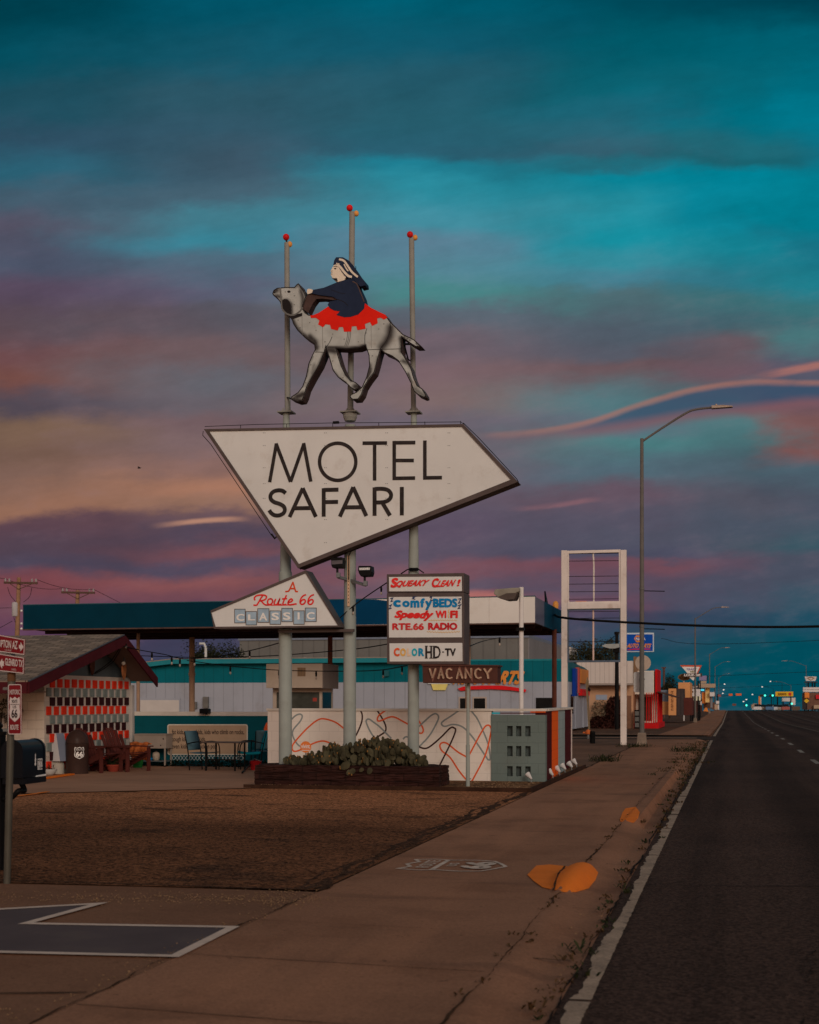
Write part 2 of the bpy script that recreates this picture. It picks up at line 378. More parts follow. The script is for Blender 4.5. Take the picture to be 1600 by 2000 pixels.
# lettering ---------------------------------------------------------
def glyphs(body, off=0.0, shear=0.0, space=1.0):
    c = bpy.data.curves.new('lettering', 'FONT'); c.body = body; c.shear = shear; c.resolution_u = 3; c.space_character = space
    o = bpy.data.objects.new('lettering', c); COL.objects.link(o)
    dg = bpy.context.evaluated_depsgraph_get(); me = bpy.data.meshes.new_from_object(o.evaluated_get(dg))
    vs = [Vector(q.co) for q in me.vertices]; fs = [tuple(f.vertices) for f in me.polygons]
    bpy.data.objects.remove(o); bpy.data.curves.remove(c); bpy.data.meshes.remove(me)
    par = list(range(len(vs)))
    def find(i):
        while par[i] != i: par[i] = par[par[i]]; i = par[i]
        return i
    for f in fs:
        for q in f[1:]: par[find(q)] = find(f[0])
    ids = {}
    lv = [ids.setdefault(find(i), len(ids)) for i in range(len(vs))]
    return vs, fs, lv
def text(mb, body, mp, box, nrm, off=0.0, shear=0.0, lift=.004, space=1.0, rot=0):
    """lettering fitted to the quad box = (x0,y0,x1,y1) or four corners TL,TR,BR,BL, through the mapping mp(px,py) -> point"""
    vs, fs, lv = glyphs(body, off, shear, space)
    xs_ = [q.x for q in vs]; ys_ = [q.y for q in vs]; xa, xb, ya, yb = min(xs_), max(xs_), min(ys_), max(ys_)
    if len(box) == 4 and not isinstance(box[0], tuple):
        x0, y0, x1, y1 = box; box = ((x0, y0), (x1, y0), (x1, y1), (x0, y1))
    tl, tr, brr, bl = [Vector(q) for q in box]; nrm = Vector(nrm)
    if off > 0:                                                     # bolder weight: the same letters laid over themselves, nudged
        n0 = len(vs); fs0 = fs; vs0 = vs; lv0 = lv; vs = []; fs = []; lv = []
        for i, (dx, dy) in enumerate(((0, 0), (off, 0), (-off, 0), (0, off), (0, -off), (.7*off, .7*off), (-.7*off, .7*off), (.7*off, -.7*off), (-.7*off, -.7*off))):
            vs += [q+Vector((dx, dy, 0)) for q in vs0]; lv += [l % 4 + i*.3 for l in lv0]; fs += [tuple(j+n0*i for j in f) for f in fs0]
        xa -= off; xb += off; ya -= off; yb += off
    else: lv = [l % 4 for l in lv]
    out = []
    for q, l in zip(vs, lv):
        a = (q.x-xa)/max(1e-6, xb-xa); b = (q.y-ya)/max(1e-6, yb-ya)
        w = (bl*(1-a)+brr*a)*(1-b) + (tl*(1-a)+tr*a)*b
        out.append(mp(w.x, w.y) + nrm*(lift + l*.0006))
    mb.add(out, fs); return mb
NY = Vector((0, -1, 0)); NX = Vector((1, 0, 0)); NZ = Vector((0, 0, 1))
def onY(Y): return lambda a, b: P(a, b, Y)
def onX(X): return lambda a, b: PX(a, b, X)
def pm(Y, px=800): return (P(px+10, 1000, Y)-P(px, 1000, Y)).length/10     # metres per pixel at plane Y
def rect(mp, x0, y0, x1, y1): return [mp(x0, y0), mp(x1, y0), mp(x1, y1), mp(x0, y1)]
def shield(cx, cy, w, h):                                           # outline of a route shield, unit drawn then scaled
    pts = [(-.5,-.30),(-.42,-.5),(-.22,-.42),(0,-.5),(.22,-.42),(.42,-.5),(.5,-.30),(.44,-.12),(.5,.12),(.44,.32),(.22,.42),(0,.5),(-.22,.42),(-.44,.32),(-.5,.12),(-.44,-.12)]
    return [(cx+a*w, cy+b*h) for a, b in pts]

# ================================================================== ground
def gz(Y):
    k = [(-200, 0), (60, 0), (142, -.5), (240, -.36), (310, -.34), (900, -14), (2000, -45)]
    for (a, b), (c, d) in zip(k, k[1:]):
        if Y <= c: return b+(d-b)*(Y-a)/(c-a)
    return k[-1][1]
def strip(name, xa, xb, ys, dz, mt, kind='structure'):
    mb = MB(); vs = []
    for y in ys: vs += [(xa, y, gz(y)+dz), (xb, y, gz(y)+dz)]
    mb.add(vs, [(2*i, 2*i+1, 2*i+3, 2*i+2) for i in range(len(ys)-1)])
    return mb.build(name, mt, kind=kind, origin=(0, 0, 0))
YS = [-60, -10, 0, 20, 40, 60, 80, 100, 120, 142, 170, 200, 240, 275, 310, 400, 600, 900]
DIRT = mat('dirt', (0.1224, 0.0612, 0.0374), .9, .25, .6, bump=.3, bscale=12, grain=.3, gscale=14, spec=.1)
ASPH = mat('asphalt', (0.0560, 0.0325, 0.0252), .9, .15, .25, bump=.35, bscale=70, grain=.6, gscale=55, spec=.05, stain=.35, stain_col=(0.0792, 0.0446, 0.0317), sscale=.35, pattern=road_pat)
CONC = mat('concrete', (0.3087, 0.1492, 0.0900), .85, .12, .5, bump=.15, bscale=45, grain=.14, gscale=70, spec=.05, stain=.5, stain_col=(0.1440, 0.0684, 0.0432), sscale=.55, pattern=layers((.7, .7, .48, .70, .55, (.20, .088, .050)), (1.2, .12, .42, .66, .6, (.42, .195, .112)), (9, 9, .66, .72, .7, (.07, .032, .02)), (.35, 1.6, .55, .7, .4, (.13, .065, .045))))
CONC2 = mat('concrete_apron', (0.2258, 0.1113, 0.0675), .85, .12, .45, bump=.15, bscale=45, grain=.14, gscale=70, spec=.05, stain=.5, stain_col=(0.1224, 0.0612, 0.0396), sscale=.6, pattern=layers((.5, .8, .48, .70, .55, (.16, .072, .042)), (.3, 2.2, .52, .72, .45, (.27, .13, .08)), (8, 8, .66, .72, .7, (.06, .028, .018))))
PATIO = mat('patio_concrete', (0.3888, 0.2052, 0.1306), .85, .12, .6, bump=.1, bscale=30, spec=.05, stain=.35, stain_col=(0.1584, 0.0792, 0.0540), pattern=layers((.5, 1.2, .5, .7, .4, (.2, .1, .062))))
LOTM = mat('gravel_lot', (0.150, 0.062, 0.030), .95, .22, .5, bump=.7, bscale=60, grain=.8, gscale=36, spec=.06, stain=.30, stain_col=(0.0540, 0.0245, 0.0144), sscale=.45, pattern=lot_pat)
SIDEM = mat('side_street_asphalt', (0.0612, 0.0396, 0.0302), .9, .1, .5, spec=.04)
PAINTW = mat('road_paint_white', (0.37, 0.26, 0.19), .75, .15, 3, stain=.75, stain_col=(0.0792, 0.0612, 0.0504), sscale=5, grain=.2, gscale=60)
CRACK = mat('crack_soil', (.060, .030, .017), .95, .3, 6, spec=.05)
strip('ground', -900, 900, YS, -.16, DIRT)
strip('road', -.92, 17.0, YS, -.03, ASPH)
strip('sidewalk', -3.38, -1.38, [-3, 6, 12, 20, 30, 40, 50, 59.5], 0, CONC)
strip('far_sidewalk', -3.5, -1.0, [y for y in [68, 80, 100, 120, 142, 170, 200, 240, 275, 310]], .02, CONC)
strip('right_sidewalk', 17.0, 20.0, YS[:15], .08, CONC)
strip('side_street', -90, -.92, [60, 68], -.03, SIDEM)
strip('side_street_kerb', -90, -1.4, [59.3, 60.2], .05, PATIO)
strip('far_kerb', -90, -3.5, [67.6, 68.6], .05, PATIO)
strip('far_lot', -90, -3.5, [68.5, 80, 100, 120, 142, 170, 200, 240], .01, DIRT)
strip('driveway', -45, -3.39, [-3, 5, 11.15], -.004, CONC2)
strip('back_lot', -90, -3.39, [33.3, 40, 50, 59.4], -.008, mat('back_lot_dirt', (0.1872, 0.0972, 0.0612), .9, .2, .4, bump=.2, bscale=20, grain=.15, gscale=20, spec=.1, stain=.4, stain_col=(0.1008, 0.0648, 0.0432))) 
def flat(name, pts, z, mt, kind='structure'):
    return MB().poly([(a, b, z) for a, b in pts]).build(name, mt, kind=kind, origin=(0, 0, 0))
lot_pts = [(-45, 10.4), (-20, 10.7), (-6, 11.05), (-3.39, 11.2), (-3.39, 24.1), (-5.2, 24.15), (-8.6, 23.95), (-9.6, 23.3), (-12, 21.6), (-13.5, 20.6), (-45, 17)]
flat('gravel_lot', lot_pts, .006, LOTM)
flat('patio', [(-45, 16.9), (-13.5, 20.5), (-12, 21.5), (-9.6, 23.2), (-8.55, 23.9), (-8.55, 33.3), (-45, 33.3)], .02, PATIO)
def wander(a, b, k, amp): return [Vector(a).lerp(Vector(b), i/k) + Vector((random.uniform(-amp, amp), random.uniform(-amp, amp), 0)) for i in range(k+1)]
def crack(mb, a, b, w, amp=.03, k=None, z=.005):
    L = (Vector(b)-Vector(a)).length; k = k or max(6, int(L/.05))
    a = Vector((*a, 0)); b = Vector((*b, 0)); sd = (b-a).normalized().cross(NZ); ph = [random.uniform(0, 6.3) for _ in range(4)]; p = []; off = 0
    for i in range(k+1):
        t = i/k; x = t*L; off = off*.82+random.uniform(-1, 1)*amp*.22
        q = a.lerp(b, t)+sd*(off+amp*.5*(sin(x*1.7+ph[0])*.6+sin(x*4.3+ph[1])*.4)); p.append(Vector((q.x, q.y, z)))
    ww = 1.0; ws = []
    for i in range(k+1):
        ww = max(.12, min(1.3, ww+random.uniform(-.3, .3))); ws.append(w*ww)
    mb.ribbon(p, ws, NZ)
# ---- kerb and gutter, with the two dropped driveways
def kh(Y):
    def sm(a, b): t = max(0, min(1, (Y-a)/(b-a))); return t*t*(3-2*t)
    return max(sm(17.9, 18.7)*(1-sm(31.5, 33.5)), .8*sm(68, 69))
def kprof(y):
    k = kh(y)
    base = [(-1.56, .002), (-1.50, .002), (-1.45, .002), (-1.41, .003), (-1.37, .006+.03*k), (-1.32, .004+.032*k), (-1.27, -.008*(1-k)+.034*k), (-1.22, -.02*(1-k)+.035*k), (-1.14, -.04*(1-k)-.095*k), (-1.05, -.055*(1-k)-.095*k), (-.90, -.026)]
    return [(x, z+.10*max(0, 1-((x+1.375)/.165)**2-((y-12.5)/.98)**2)**.75) for x, z in base]   # a low rounded lump between two driveways
vs = []; fs = []
ys = [-3 + .125*i for i in range(0, 504)] + [68+2*i for i in range(90)]
for y in ys:
    k = kh(y); z0 = gz(y)
    prof = kprof(y)
    vs += [(a, y, z0+b) for a, b in prof]
for i in range(len(ys)-1):
    if 59.6 < ys[i] < 67.9: continue
    for j in range(10): fs.append((i*11+j, i*11+j+1, i*11+j+12, i*11+j+11))
MB().add(vs, fs).build('kerb', CONC, smooth=True, kind='structure', origin=(0, 0, 0))
# orange paint on the two kerb ends
KORANGE = mat('kerb_orange', (.86, .205, .026), .7, .08, 3, bump=.3, bscale=25, spec=.05, stain=.15, stain_col=(.25, .09, .03), sscale=3)
def kerbz(x, y):
    prof = [(-9, 0)]+kprof(y)
    for (a, b), (c, d) in zip(prof, prof[1:]):
        if x <= c: return b+(d-b)*(x-a)/(c-a)
    return -.026
def drape(name, px, zed=.006, world=False):
    pts = [Vector((a, b, 0)) for a, b in px] if world else [G(a, b) for a, b in px]; p2 = [Vector((q.x, q.y)) for q in pts]
    inner = []
    xa, xb = min(q.x for q in p2), max(q.x for q in p2); ya, yb = min(q.y for q in p2), max(q.y for q in p2)
    nx = 14; ny = 14
    for i in range(nx):
        for j in range(ny):
            q = Vector((xa+(xb-xa)*(i+.5)/nx, ya+(yb-ya)*(j+.5)/ny))
            if geometry.intersect_point_tri_2d and inside2(q, p2): inner.append(q)
    k = len(p2)
    r = geometry.delaunay_2d_cdt(p2+inner, [(i, (i+1) % k) for i in range(k)], [], 1, 1e-5)
    return MB().add([(q.x, q.y, kerbz(q.x, q.y)+zed) for q in r[0]], r[2])
def inside2(q, poly):
    c = False; k = len(poly)
    for i in range(k):
        a = poly[i]; b = poly[i-1]
        if (a[1] > q[1]) != (b[1] > q[1]) and q[0] < (b[0]-a[0])*(q[1]-a[1])/(b[1]-a[1])+a[0]: c = not c
    return c
drape('kerb_paint', [(1030,1710),(1048,1692),(1075,1690),(1114,1694),(1106,1716),(1090,1743),(1060,1735),(1042,1722)]).build('kerb_paint_flat', KORANGE, smooth=True, kind='structure', origin=(0, 0, 0))
drape('kerb_paint', [(-1.50,11.95),(-1.44,11.62),(-1.36,11.5),(-1.27,11.62),(-1.20,12.0),(-1.19,12.5),(-1.22,13.1),(-1.30,13.42),(-1.40,13.5),(-1.49,13.25),(-1.515,12.6)], .007, True).build('kerb_paint_mound', KORANGE, smooth=True, kind='structure', origin=(0, 0, 0))
drape('kerb_paint', [(1211,1602),(1216,1588),(1222,1580),(1242,1580),(1250,1592),(1246,1604),(1238,1609),(1212,1606)], .007).build('kerb_paint_end', KORANGE, smooth=True, kind='structure', origin=(0, 0, 0))
# ---- cracks, joints, seams
mb = MB()
sp_ = [G(1104+(1081-1104)*i/14+random.uniform(-1, 1), 1694+(1743-1694)*i/14) for i in range(15)]
mb.ribbon([(q.x, q.y, kerbz(q.x, q.y)+.013) for q in sp_], [random.uniform(.010, .026) for _ in sp_], NZ)
crack(mb, (-3.40, 4.2), (-3.40, 24.2), .020, .05)
crack(mb, (-3.40, 33), (-3.40, 52), .06, .05)
crack(mb, (-1.39, 4), (-1.385, 33), .019, .028, z=.009)
for y in [5.2, 6.7, 8.2, 9.6, 15.4, 18.9, 22.4, 25.9, 29.4, 33, 37, 42]: crack(mb, (-3.36, y), (-1.42, y-.15), .007, .006)
for y in [6.8, 8.7, 10.9, 13.9]: crack(mb, (-1.36, y), (-.98, y-.06), .016, .01, z=-.02)
crack(mb, (-3.45, 7.0), (-8, 5.6), .02, .02); crack(mb, (-6.2, 7.4), (-5.2, 7.0), .02, .03); crack(mb, (-4.6, 6.2), (-4.35, 6.9), .015, .03)
eb = MB()
for dx, w in ((-3.47, .10), (-3.55, .07), (-3.63, .05)): crack(eb, (dx, 11.25), (dx, 24.0), w, .10, z=.0075-(dx+3.5)*.004)
crack(eb, (-13.5, 10.98), (-3.5, 11.24), .05, .05, z=.008)
eb.build('lot_edge_asphalt', mat('lot_edge_asphalt', (.066, .033, .020), .95, .5, 6, bump=.5, bscale=50, grain=.6, gscale=40, spec=.05), kind='structure', origin=(0, 0, 0))
mb.build('pavement_cracks', CRACK, kind='structure', origin=(0, 0, 0))
mb = MB()
crack(mb, (-.91, 4.0), (-.905, 58), .022, .03, z=-.018)
crack(mb, (-.75, 12.35), (1.6, 12.8), .018, .03, z=-.022); crack(mb, (-.8, 6.72), (3, 6.9), .03, .03, z=-.022); crack(mb, (-.85, 21), (.2, 21.2), .03, .02, z=-.022)
crack(mb, (.35, 7.2), (.50, 9.4), .010, .10, z=-.022)
mb.build('road_cracks', mat('crack_tar', (.02, .013, .01), .9, .2, 4, spec=.05), kind='structure', origin=(0, 0, 0))
# ---- road markings
def mark(name, x0, x1, ys, z=-.024, mt=PAINTW):
    mb = MB()
    for a, b in ys:
        k = max(1, int((b-a)/6)); q = [a+(b-a)*i/k for i in range(k+1)]; vs = []
        for y in q:
            j = random.uniform(-.008, .008); vs += [(x0+j, y, gz(y)+z), (x1+j, y, gz(y)+z)]
        mb.add(vs, [(2*i, 2*i+1, 2*i+3, 2*i+2) for i in range(k)])
    return mb.build(name, mt, kind='structure', origin=(0, 0, 0))
def edge_line():
    mb = MB(); vs = []; y = 3.5; rag = 0
    while y < 59:
        rag = max(-.01, min(.035, rag+random.uniform(-.012, .012))); r2 = rag if random.random() > .10 else rag+random.uniform(.0, .03)
        vs += [(-.855+r2, y, -.0245), (-.742+random.uniform(-.004, .004), y, -.0245)]; y += .05 if y < 20 else .15
    mb.add(vs, [(2*i, 2*i+1, 2*i+3, 2*i+2) for i in range(len(vs)//2-1) if random.random() > .012])
    mb.build('edge_line', PAINTW, kind='structure', origin=(0, 0, 0))
edge_line()
mark('edge_line', -.86, -.73, [(68, 305)])
DASHW = mat('lane_paint_white', (0.2880, 0.2448, 0.2088), .7, .15, 3, stain=.6, stain_col=(0.0720, 0.0576, 0.0468), sscale=4)
mark('lane_dashes', 2.14, 2.28, [(y, y+2.6) for y in [29.5+8*i for i in range(33)]], mt=DASHW)
mark('centre_lines', 4.95, 5.07, [(24, 305)], mt=mat('lane_paint_faded', (0.1440, 0.1080, 0.0792), .75, .2, 3, stain=.7, stain_col=(0.0576, 0.0432, 0.0360), sscale=3))
mark('centre_lines', 8.3, 8.42, [(24, 305)], mt=MATS['lane_paint_faded'])
mark('lane_dashes', 11.2, 11.34, [(y, y+2.6) for y in [29.5+8*i for i in range(33)]], mt=DASHW)
# ---- paint on the pavement: big grey arrow-like shape with white border, and the route shield
def ground_poly(mb, px, z): return mb.poly([(q.x, q.y, z) for q in [G(a, b) for a, b in px]])
big = [(-160,1797),(0,1778),(193,1767),(50,1806),(455,1813),(342,1870),(-120,1859),(-330,1825)]
ground_poly(MB(), big, .006).build('painted_symbol_fill', mat('ground_paint_grey', (.108, .079, .080), .7, .08, 2, stain=.35, stain_col=(0.1440, 0.1080, 0.0864), sscale=2), kind='structure', origin=(0, 0, 0))
mb = MB(); mb.ribbon([(q.x, q.y, .010) for q in [G(a, b) for a, b in big]], .075, NZ, closed=True)
mb.build('painted_symbol_border', mat('ground_paint_white', (.66, .50, .41), .7, .08, 3, stain=.3, stain_col=(0.1800, 0.1440, 0.1152), sscale=4), kind='structure', origin=(0, 0, 0))
# shield reads from the road side: its top points left (-X), its reading direction is +Y
sc = G(891, 1691); SW, SH = .92, .98
def onshield(a, b): return Vector((sc.x+(b)*SH, sc.y+(a)*SW, .006))    # a across (+Y), b down (+X)
GW = mat('stencil_white', (.58, .45, .37), .75, .2, 6, stain=.35, stain_col=(.2, .15, .11), sscale=10)
mb = MB()
mb.ribbon([onshield(a, b) for a, b in shield(0, 0, 1, 1)], .04, NZ, closed=True)
mb.ribbon([onshield(-.44, -.16), onshield(.44, -.16)], .05, NZ)
text(mb, 'ROUTE', onshield, (-.33, -.35, .33, -.21), NZ, .02)
text(mb, 'US', onshield, (-.14, -.08, .14, .02), NZ, .02)
text(mb, '66', onshield, (-.32, .06, .32, .38), NZ, .05)
mb.build('painted_route_shield', GW, kind='structure', origin=(0, 0, 0))
# ---- loose gravel, pebbles, gutter weeds
PEB = mat('pebbles', (0.2160, 0.1296, 0.0720), .9, .4, 9, spec=.1)
mb = MB()
def pebble(mb, x, y, z, r):
    o = len(mb.v); vs = [(x+r*random.uniform(.6, 1)*a, y+r*random.uniform(.6, 1)*b, z+r*.7*c) for a, b, c in ((1,0,0),(0,1,0),(-1,0,0),(0,-1,0),(0,0,1))]
    mb.add(vs, [(0,1,4),(1,2,4),(2,3,4),(3,0,4)])
for cx, cy, sx, sy, k in [(-4.05, 10.55, .45, .14, 420), (-5.0, 10.3, .5, .15, 240), (-3.55, 10.75, .18, .25, 240), (-6.2, 10.4, .5, .12, 120), (-3.46, 8.0, .06, 1.2, 160), (-3.9, 6.3, .15, .12, 120), (-3.42, 16, .1, 4, 260)]:
    for _ in range(k): pebble(mb, random.gauss(cx, sx), random.gauss(cy, sy), .004, random.uniform(.004, .011))
for _ in range(350): pebble(mb, random.uniform(-12, -1.5), random.uniform(5, 11), .004, random.uniform(.003, .008))
for _ in range(250): pebble(mb, random.uniform(-1.35, -.95), random.uniform(5, 30), -.03, random.uniform(.005, .014))
mb.build('pebbles', PEB, kind='stuff', origin=(0, 0, 0))
mb = MB()
for _ in range(5200):
    pebble(mb, random.uniform(-12.5, -3.45), random.uniform(11.1, 15.5) if random.random() < .6 else random.uniform(11.1, 24), .006, random.uniform(.004, .010))
mb.build('gravel', mat('gravel_stones', (0.1440, 0.0684, 0.0360), .95, .5, 11, spec=.08), kind='stuff', origin=(0, 0, 0))
WEED = mat('weed_green', (.030, .034, .014), .8, .5, 12, spec=.1)
WEEDD = mat('weed_dry', (.075, .042, .02), .9, .5, 12, spec=.05)
def tuft(mb, x, y, z, h, r, k):
    for _ in range(k):
        a = random.uniform(0, 2*pi); q = random.random()**.7*r; bx = x+cos(a)*q; by = y+sin(a)*q*1.3
        a2 = random.uniform(0, 2*pi); L = h*random.uniform(.5, 1.2); w = random.uniform(.006, .014)
        tip = Vector((bx+cos(a2)*L*.8, by+sin(a2)*L*.8, z+L*random.uniform(.3, 1)))
        sd = Vector((-sin(a2), cos(a2), 0))*w; b0 = Vector((bx, by, z)); mid = b0.lerp(tip, .55)+Vector((0, 0, L*.15))
        mb.add([b0-sd*.5, b0+sd*.5, mid+sd, tip, mid-sd], [(0, 1, 2, 3, 4)])
mb = MB(); mb2 = MB()
y = 5.0
while y < 58:
    dense = .75 if (7 < y < 14 or 17 < y < 40) else .35
    if random.random() < dense: tuft(mb if random.random() < .45 else mb2, random.gauss(-.95, .05), y, -.03, random.uniform(.02, .07), random.uniform(.03, .10), random.randint(4, 14))
    y += random.uniform(.08, .35)
for _ in range(60): tuft(mb2 if random.random() < .6 else mb, random.gauss(-1.2, .2), random.uniform(30, 56), .0, .07, .2, 16)
for _ in range(40): tuft(mb2, random.gauss(-1.39, .03), random.uniform(5, 30), .0, .03, .05, 6)
mb.build('gutter_weeds', WEED, kind='stuff', origin=(0, 0, 0)); mb2.build('gutter_weeds_dry', WEEDD, kind='stuff', origin=(0, 0, 0))
for nm, (px, py), h, r, k, lb in [('weed', (1180, 1487), .22, .42, 150, 'low leafy green weed growing from the pavement crack, nearest the painted block wall'), ('weed', (1240, 1459), .18, .7, 170, 'spreading green weed at the foot of the white sign frame and lamp post'), ('weed', (1345, 1468), .22, .6, 150, 'straggly weed growing in the gutter beside the white edge line')]:
    q = G(px, py); mb = MB(); tuft(mb, 0, 0, 0, h, r, k); mb.v = [w+q for w in mb.v]
    tag(mb.build(nm, WEED, origin=q), lb, 'weed')

# ================================================================== block walls and the raised bed
def walls():
    cream = mat('block_cream', av(172, 150, 132), .75, .05, .8, pattern=blocks('X', .4, .2, .008, .90), bump=.25, stain=.3, stain_col=(.42, .33, .25), sscale=1.4)
    greyg = mat('block_grey_green', av(80, 82, 73), .75, .06, 1, pattern=blocks('X', .4, .2, .008, .86), bump=.25, stain=.2, stain_col=(.14, .14, .12))
    tealw = mat('block_teal', av(0, 56, 58), .75, .08, 1, pattern=blocks('X', .4, .2, .006, .9), bump=.2, stain=.3, stain_col=(.002, .022, .025))
    yf = 26.5; H = 1.44
    xl, xm, xr = P(523, 1400, yf).x, P(960, 1400, yf).x, P(1066, 1400, yf).x
    t = thing('block_wall', 'painted concrete block wall with squiggle mural and grey pierced end panel behind the cactus planter', 'wall', ((xl+xm)/2, yf, 0))
    MB().box((xl, yf, -.02), (xm-.002, yf+.2, H-.03)).build('mural_face', cream, t)
    # pierced end panel
    xs_ = [xm] + [P(a, 1450, yf).x for z in ((991, 1002), (1008.5, 1019), (1026.5, 1037)) for a in z] + [xr]
    zs_ = [0] + [P(1000, b, yf).z for z in ((1516, 1496.5), (1477, 1457), (1438, 1418)) for b in z] + [H-.10]
    mb = MB()
    for i in range(7):
        for j in range(7):
            if i % 2 and j % 2: continue
            mb.box((xs_[i], yf-.03, zs_[j] if j else -.02), (xs_[i+1], yf+.11, zs_[j+1]))
    mb.box((xm, yf+.112, -.02), (xr-.002, yf+.2, H-.1)); mb.build('pierced_panel', greyg, t)
    mb = MB()
    for i in (1, 3, 5):
        for j in (1, 3, 5):
            mb.box((xs_[i]+.004, yf+.085, zs_[j]+.004), (xs_[i+1]-.004, yf+.1115, zs_[j+1]-.004))
    mb.build('pierced_back', mat('block_hole', av(62, 62, 56), .8, .2, 8), t)
    # return wall with stripes
    a = Vector((xr, yf, 0)); bEnd = Vector((-3.75, 33.5, 0)); d = (bEnd-a)
    cuts = [0] + [0]*5
    def tAt(px):                                                    # where a sight line crosses the return wall
        q = ray(px, 1450); den = q.x*d.y-q.y*d.x
        return (a.y*q.x-a.x*q.y)/-den if den else 0
    cuts = [0, tAt(1078), tAt(1090.5), tAt(1103.5), tAt(1115.5), 1.0]
    cols = [('maroon', av(52, 12, 12)), ('orange', av(196, 62, 14)), ('grey', av(104, 106, 98)), ('maroon', av(48, 8, 10)), ('white', av(168, 140, 122))]
    nrm = Vector((d.y, -d.x, 0)).normalized()
    for (ca, cb), (nm, c) in zip(zip(cuts, cuts[1:]), cols):
        q0 = a+d*ca; q1 = a+d*cb-d.normalized()*.003
        MB().prism([q0, q1, q1-nrm*.2, q0-nrm*.2], (0, 0, H-.03)).build('stripe', mat('stripe_'+nm, tuple(k*1.15 for k in c), .75, .06, 1, pattern=blocks('Y', .4, .2, .008, .88), bump=.2), t)
    cap = mat('wall_cap_white', av(160, 140, 122), .7, .06, 2, stain=.3, stain_col=(.3, .24, .19))
    mb = MB().box((xl-.02, yf-.03, H-.03), (xr+.02, yf+.22, H+.02))
    q0 = a+Vector((0, .235, 0)); mb.prism([q0+nrm*.03+Vector((0, 0, H-.03)), bEnd+nrm*.03+Vector((0, 0, H-.03)), bEnd-nrm*.2+Vector((0, 0, H-.03)), q0-nrm*.2+Vector((0, 0, H-.03))], (0, 0, .05))
    mb.build('coping', cap, t, bevel=.006)
    m = onY(yf-.034)
    MB().poly(rect(m, 961, 1391.5, 977, 1394.5)).build('stripe', TEAL, t)
    MB().poly(rect(m, 977, 1391.8, 1066, 1394)).build('stripe', MATS['stripe_maroon'], t)
    MB().poly(rect(m, 1036, 1389.6, 1066, 1391.6)).build('stripe', MATS['stripe_orange'], t)
    # mural squiggles, traced curve by curve, in wall paint
    def sq(pts, mt, lift, k=[0]):
        pts = [P(500+a/3.478, 1080+b/3.478, yf) for a, b in pts]
        c = [q+NY*lift for q in cr(pts, 7)]
        return MB().ribbon(c, .031, NY).build('mural_line', mt, t)
    mg = mat('mural_grey', av(104, 100, 92), .7, .1, 5); mo = mat('mural_orange', av(172, 66, 30), .7, .12, 5); md = mat('mural_brown', av(46, 24, 20), .7, .15, 5)
    sq([(215,1160),(243,1130),(270,1105),(300,1095),(315,1110),(300,1145),(255,1200),(250,1240),(275,1290),(300,1315)], mg, .003)
    sq([(640,1225),(595,1190),(540,1150),(470,1128),(420,1135),(350,1190),(280,1265),(248,1310),(250,1340),(275,1347),(330,1325),(400,1290),(460,1278),(520,1300),(560,1330)], mo, .004)
    sq([(708,1065),(722,1100),(718,1150),(690,1220),(660,1270)], md, .003)
    sq([(820,1065),(850,1110),(880,1170),(880,1210),(850,1235),(800,1265)], md, .003)
    sq([(890,1065),(840,1100),(825,1130),(840,1142),(900,1118),(940,1115),(1000,1145),(1060,1180),(1105,1220),(1130,1222),(1136,1195),(1110,1145),(1095,1120)], mo, .004)
    sq([(800,1250),(770,1200),(750,1150),(755,1132),(772,1130),(800,1150),(840,1180),(885,1225),(920,1260)], mg, .005)
    sq([(1000,1265),(1030,1250),(1100,1310),(1140,1285),(1190,1225),(1235,1140),(1240,1108),(1220,1092),(1190,1105),(1150,1140),(1090,1195)], mg, .0055)
    sq([(1380,1070),(1330,1105),(1270,1145),(1262,1165),(1285,1178),(1340,1165),(1400,1180),(1450,1225),(1500,1290),(1560,1380),(1580,1405),(1592,1390),(1575,1290),(1530,1180),(1500,1120),(1460,1070)], mg, .003)
    sq([(1060,1290),(1110,1317),(1150,1328),(1190,1310),(1260,1250),(1320,1190),(1345,1188),(1356,1210),(1320,1300),(1240,1460)], md, .0062)
    sq([(1430,1385),(1370,1350),(1300,1295),(1265,1290),(1250,1310),(1265,1345),(1320,1390),(1380,1480),(1440,1550),(1465,1550),(1490,1510),(1560,1370),(1595,1230),(1598,1190),(1575,1170),(1540,1205),(1450,1370),(1430,1385)], mo, .0045)
    # set-back teal wall of the patio
    yb = 31.7; x0 = -14.38; x1 = xl+1.2; Hb = P(300, 1390, yb).z
    t2 = thing('patio_wall', 'teal block wall at the back of the patio with a painted verse panel', 'wall', ((x0+x1)/2, yb, 0))
    MB().box((x0, yb, 0), (x1, yb+.2, Hb-.1)).build('wall_face', tealw, t2)
    MB().box((x0, yb-.012, Hb-.098), (x1, yb+.22, Hb)).build('coping', cap, t2)
    m = onY(yb-.004)
    def rr(x0, y0, x1, y1, r, k=5):
        o = []
        for cx, cy, a0 in ((x1-r, y0+r, -90), (x1-r, y1-r, 0), (x0+r, y1-r, 90), (x0+r, y0+r, 180)):
            for i in range(k+1): a_ = radians(a0+90*i/k); o.append((cx+r*cos(a_), cy+r*sin(a_)))
        return o
    MB().poly([m(a_, b_) for a_, b_ in rr(327, 1414.6, 484, 1474.5, 4)]).build('panel_border', mat('panel_border', av(170, 150, 128), .7, .06), t2)
    m2 = onY(yb-.008)
    MB().poly([m2(a_, b_) for a_, b_ in rr(329, 1416.6, 482, 1472.5, 3)]).build('verse_panel', mat('verse_panel_tan', av(140, 108, 82), .7, .08, 1.5), t2)
    inkm = mat('verse_ink', av(44, 30, 26), .7, .1)
    mb = MB(); m3 = onY(yb-.010)
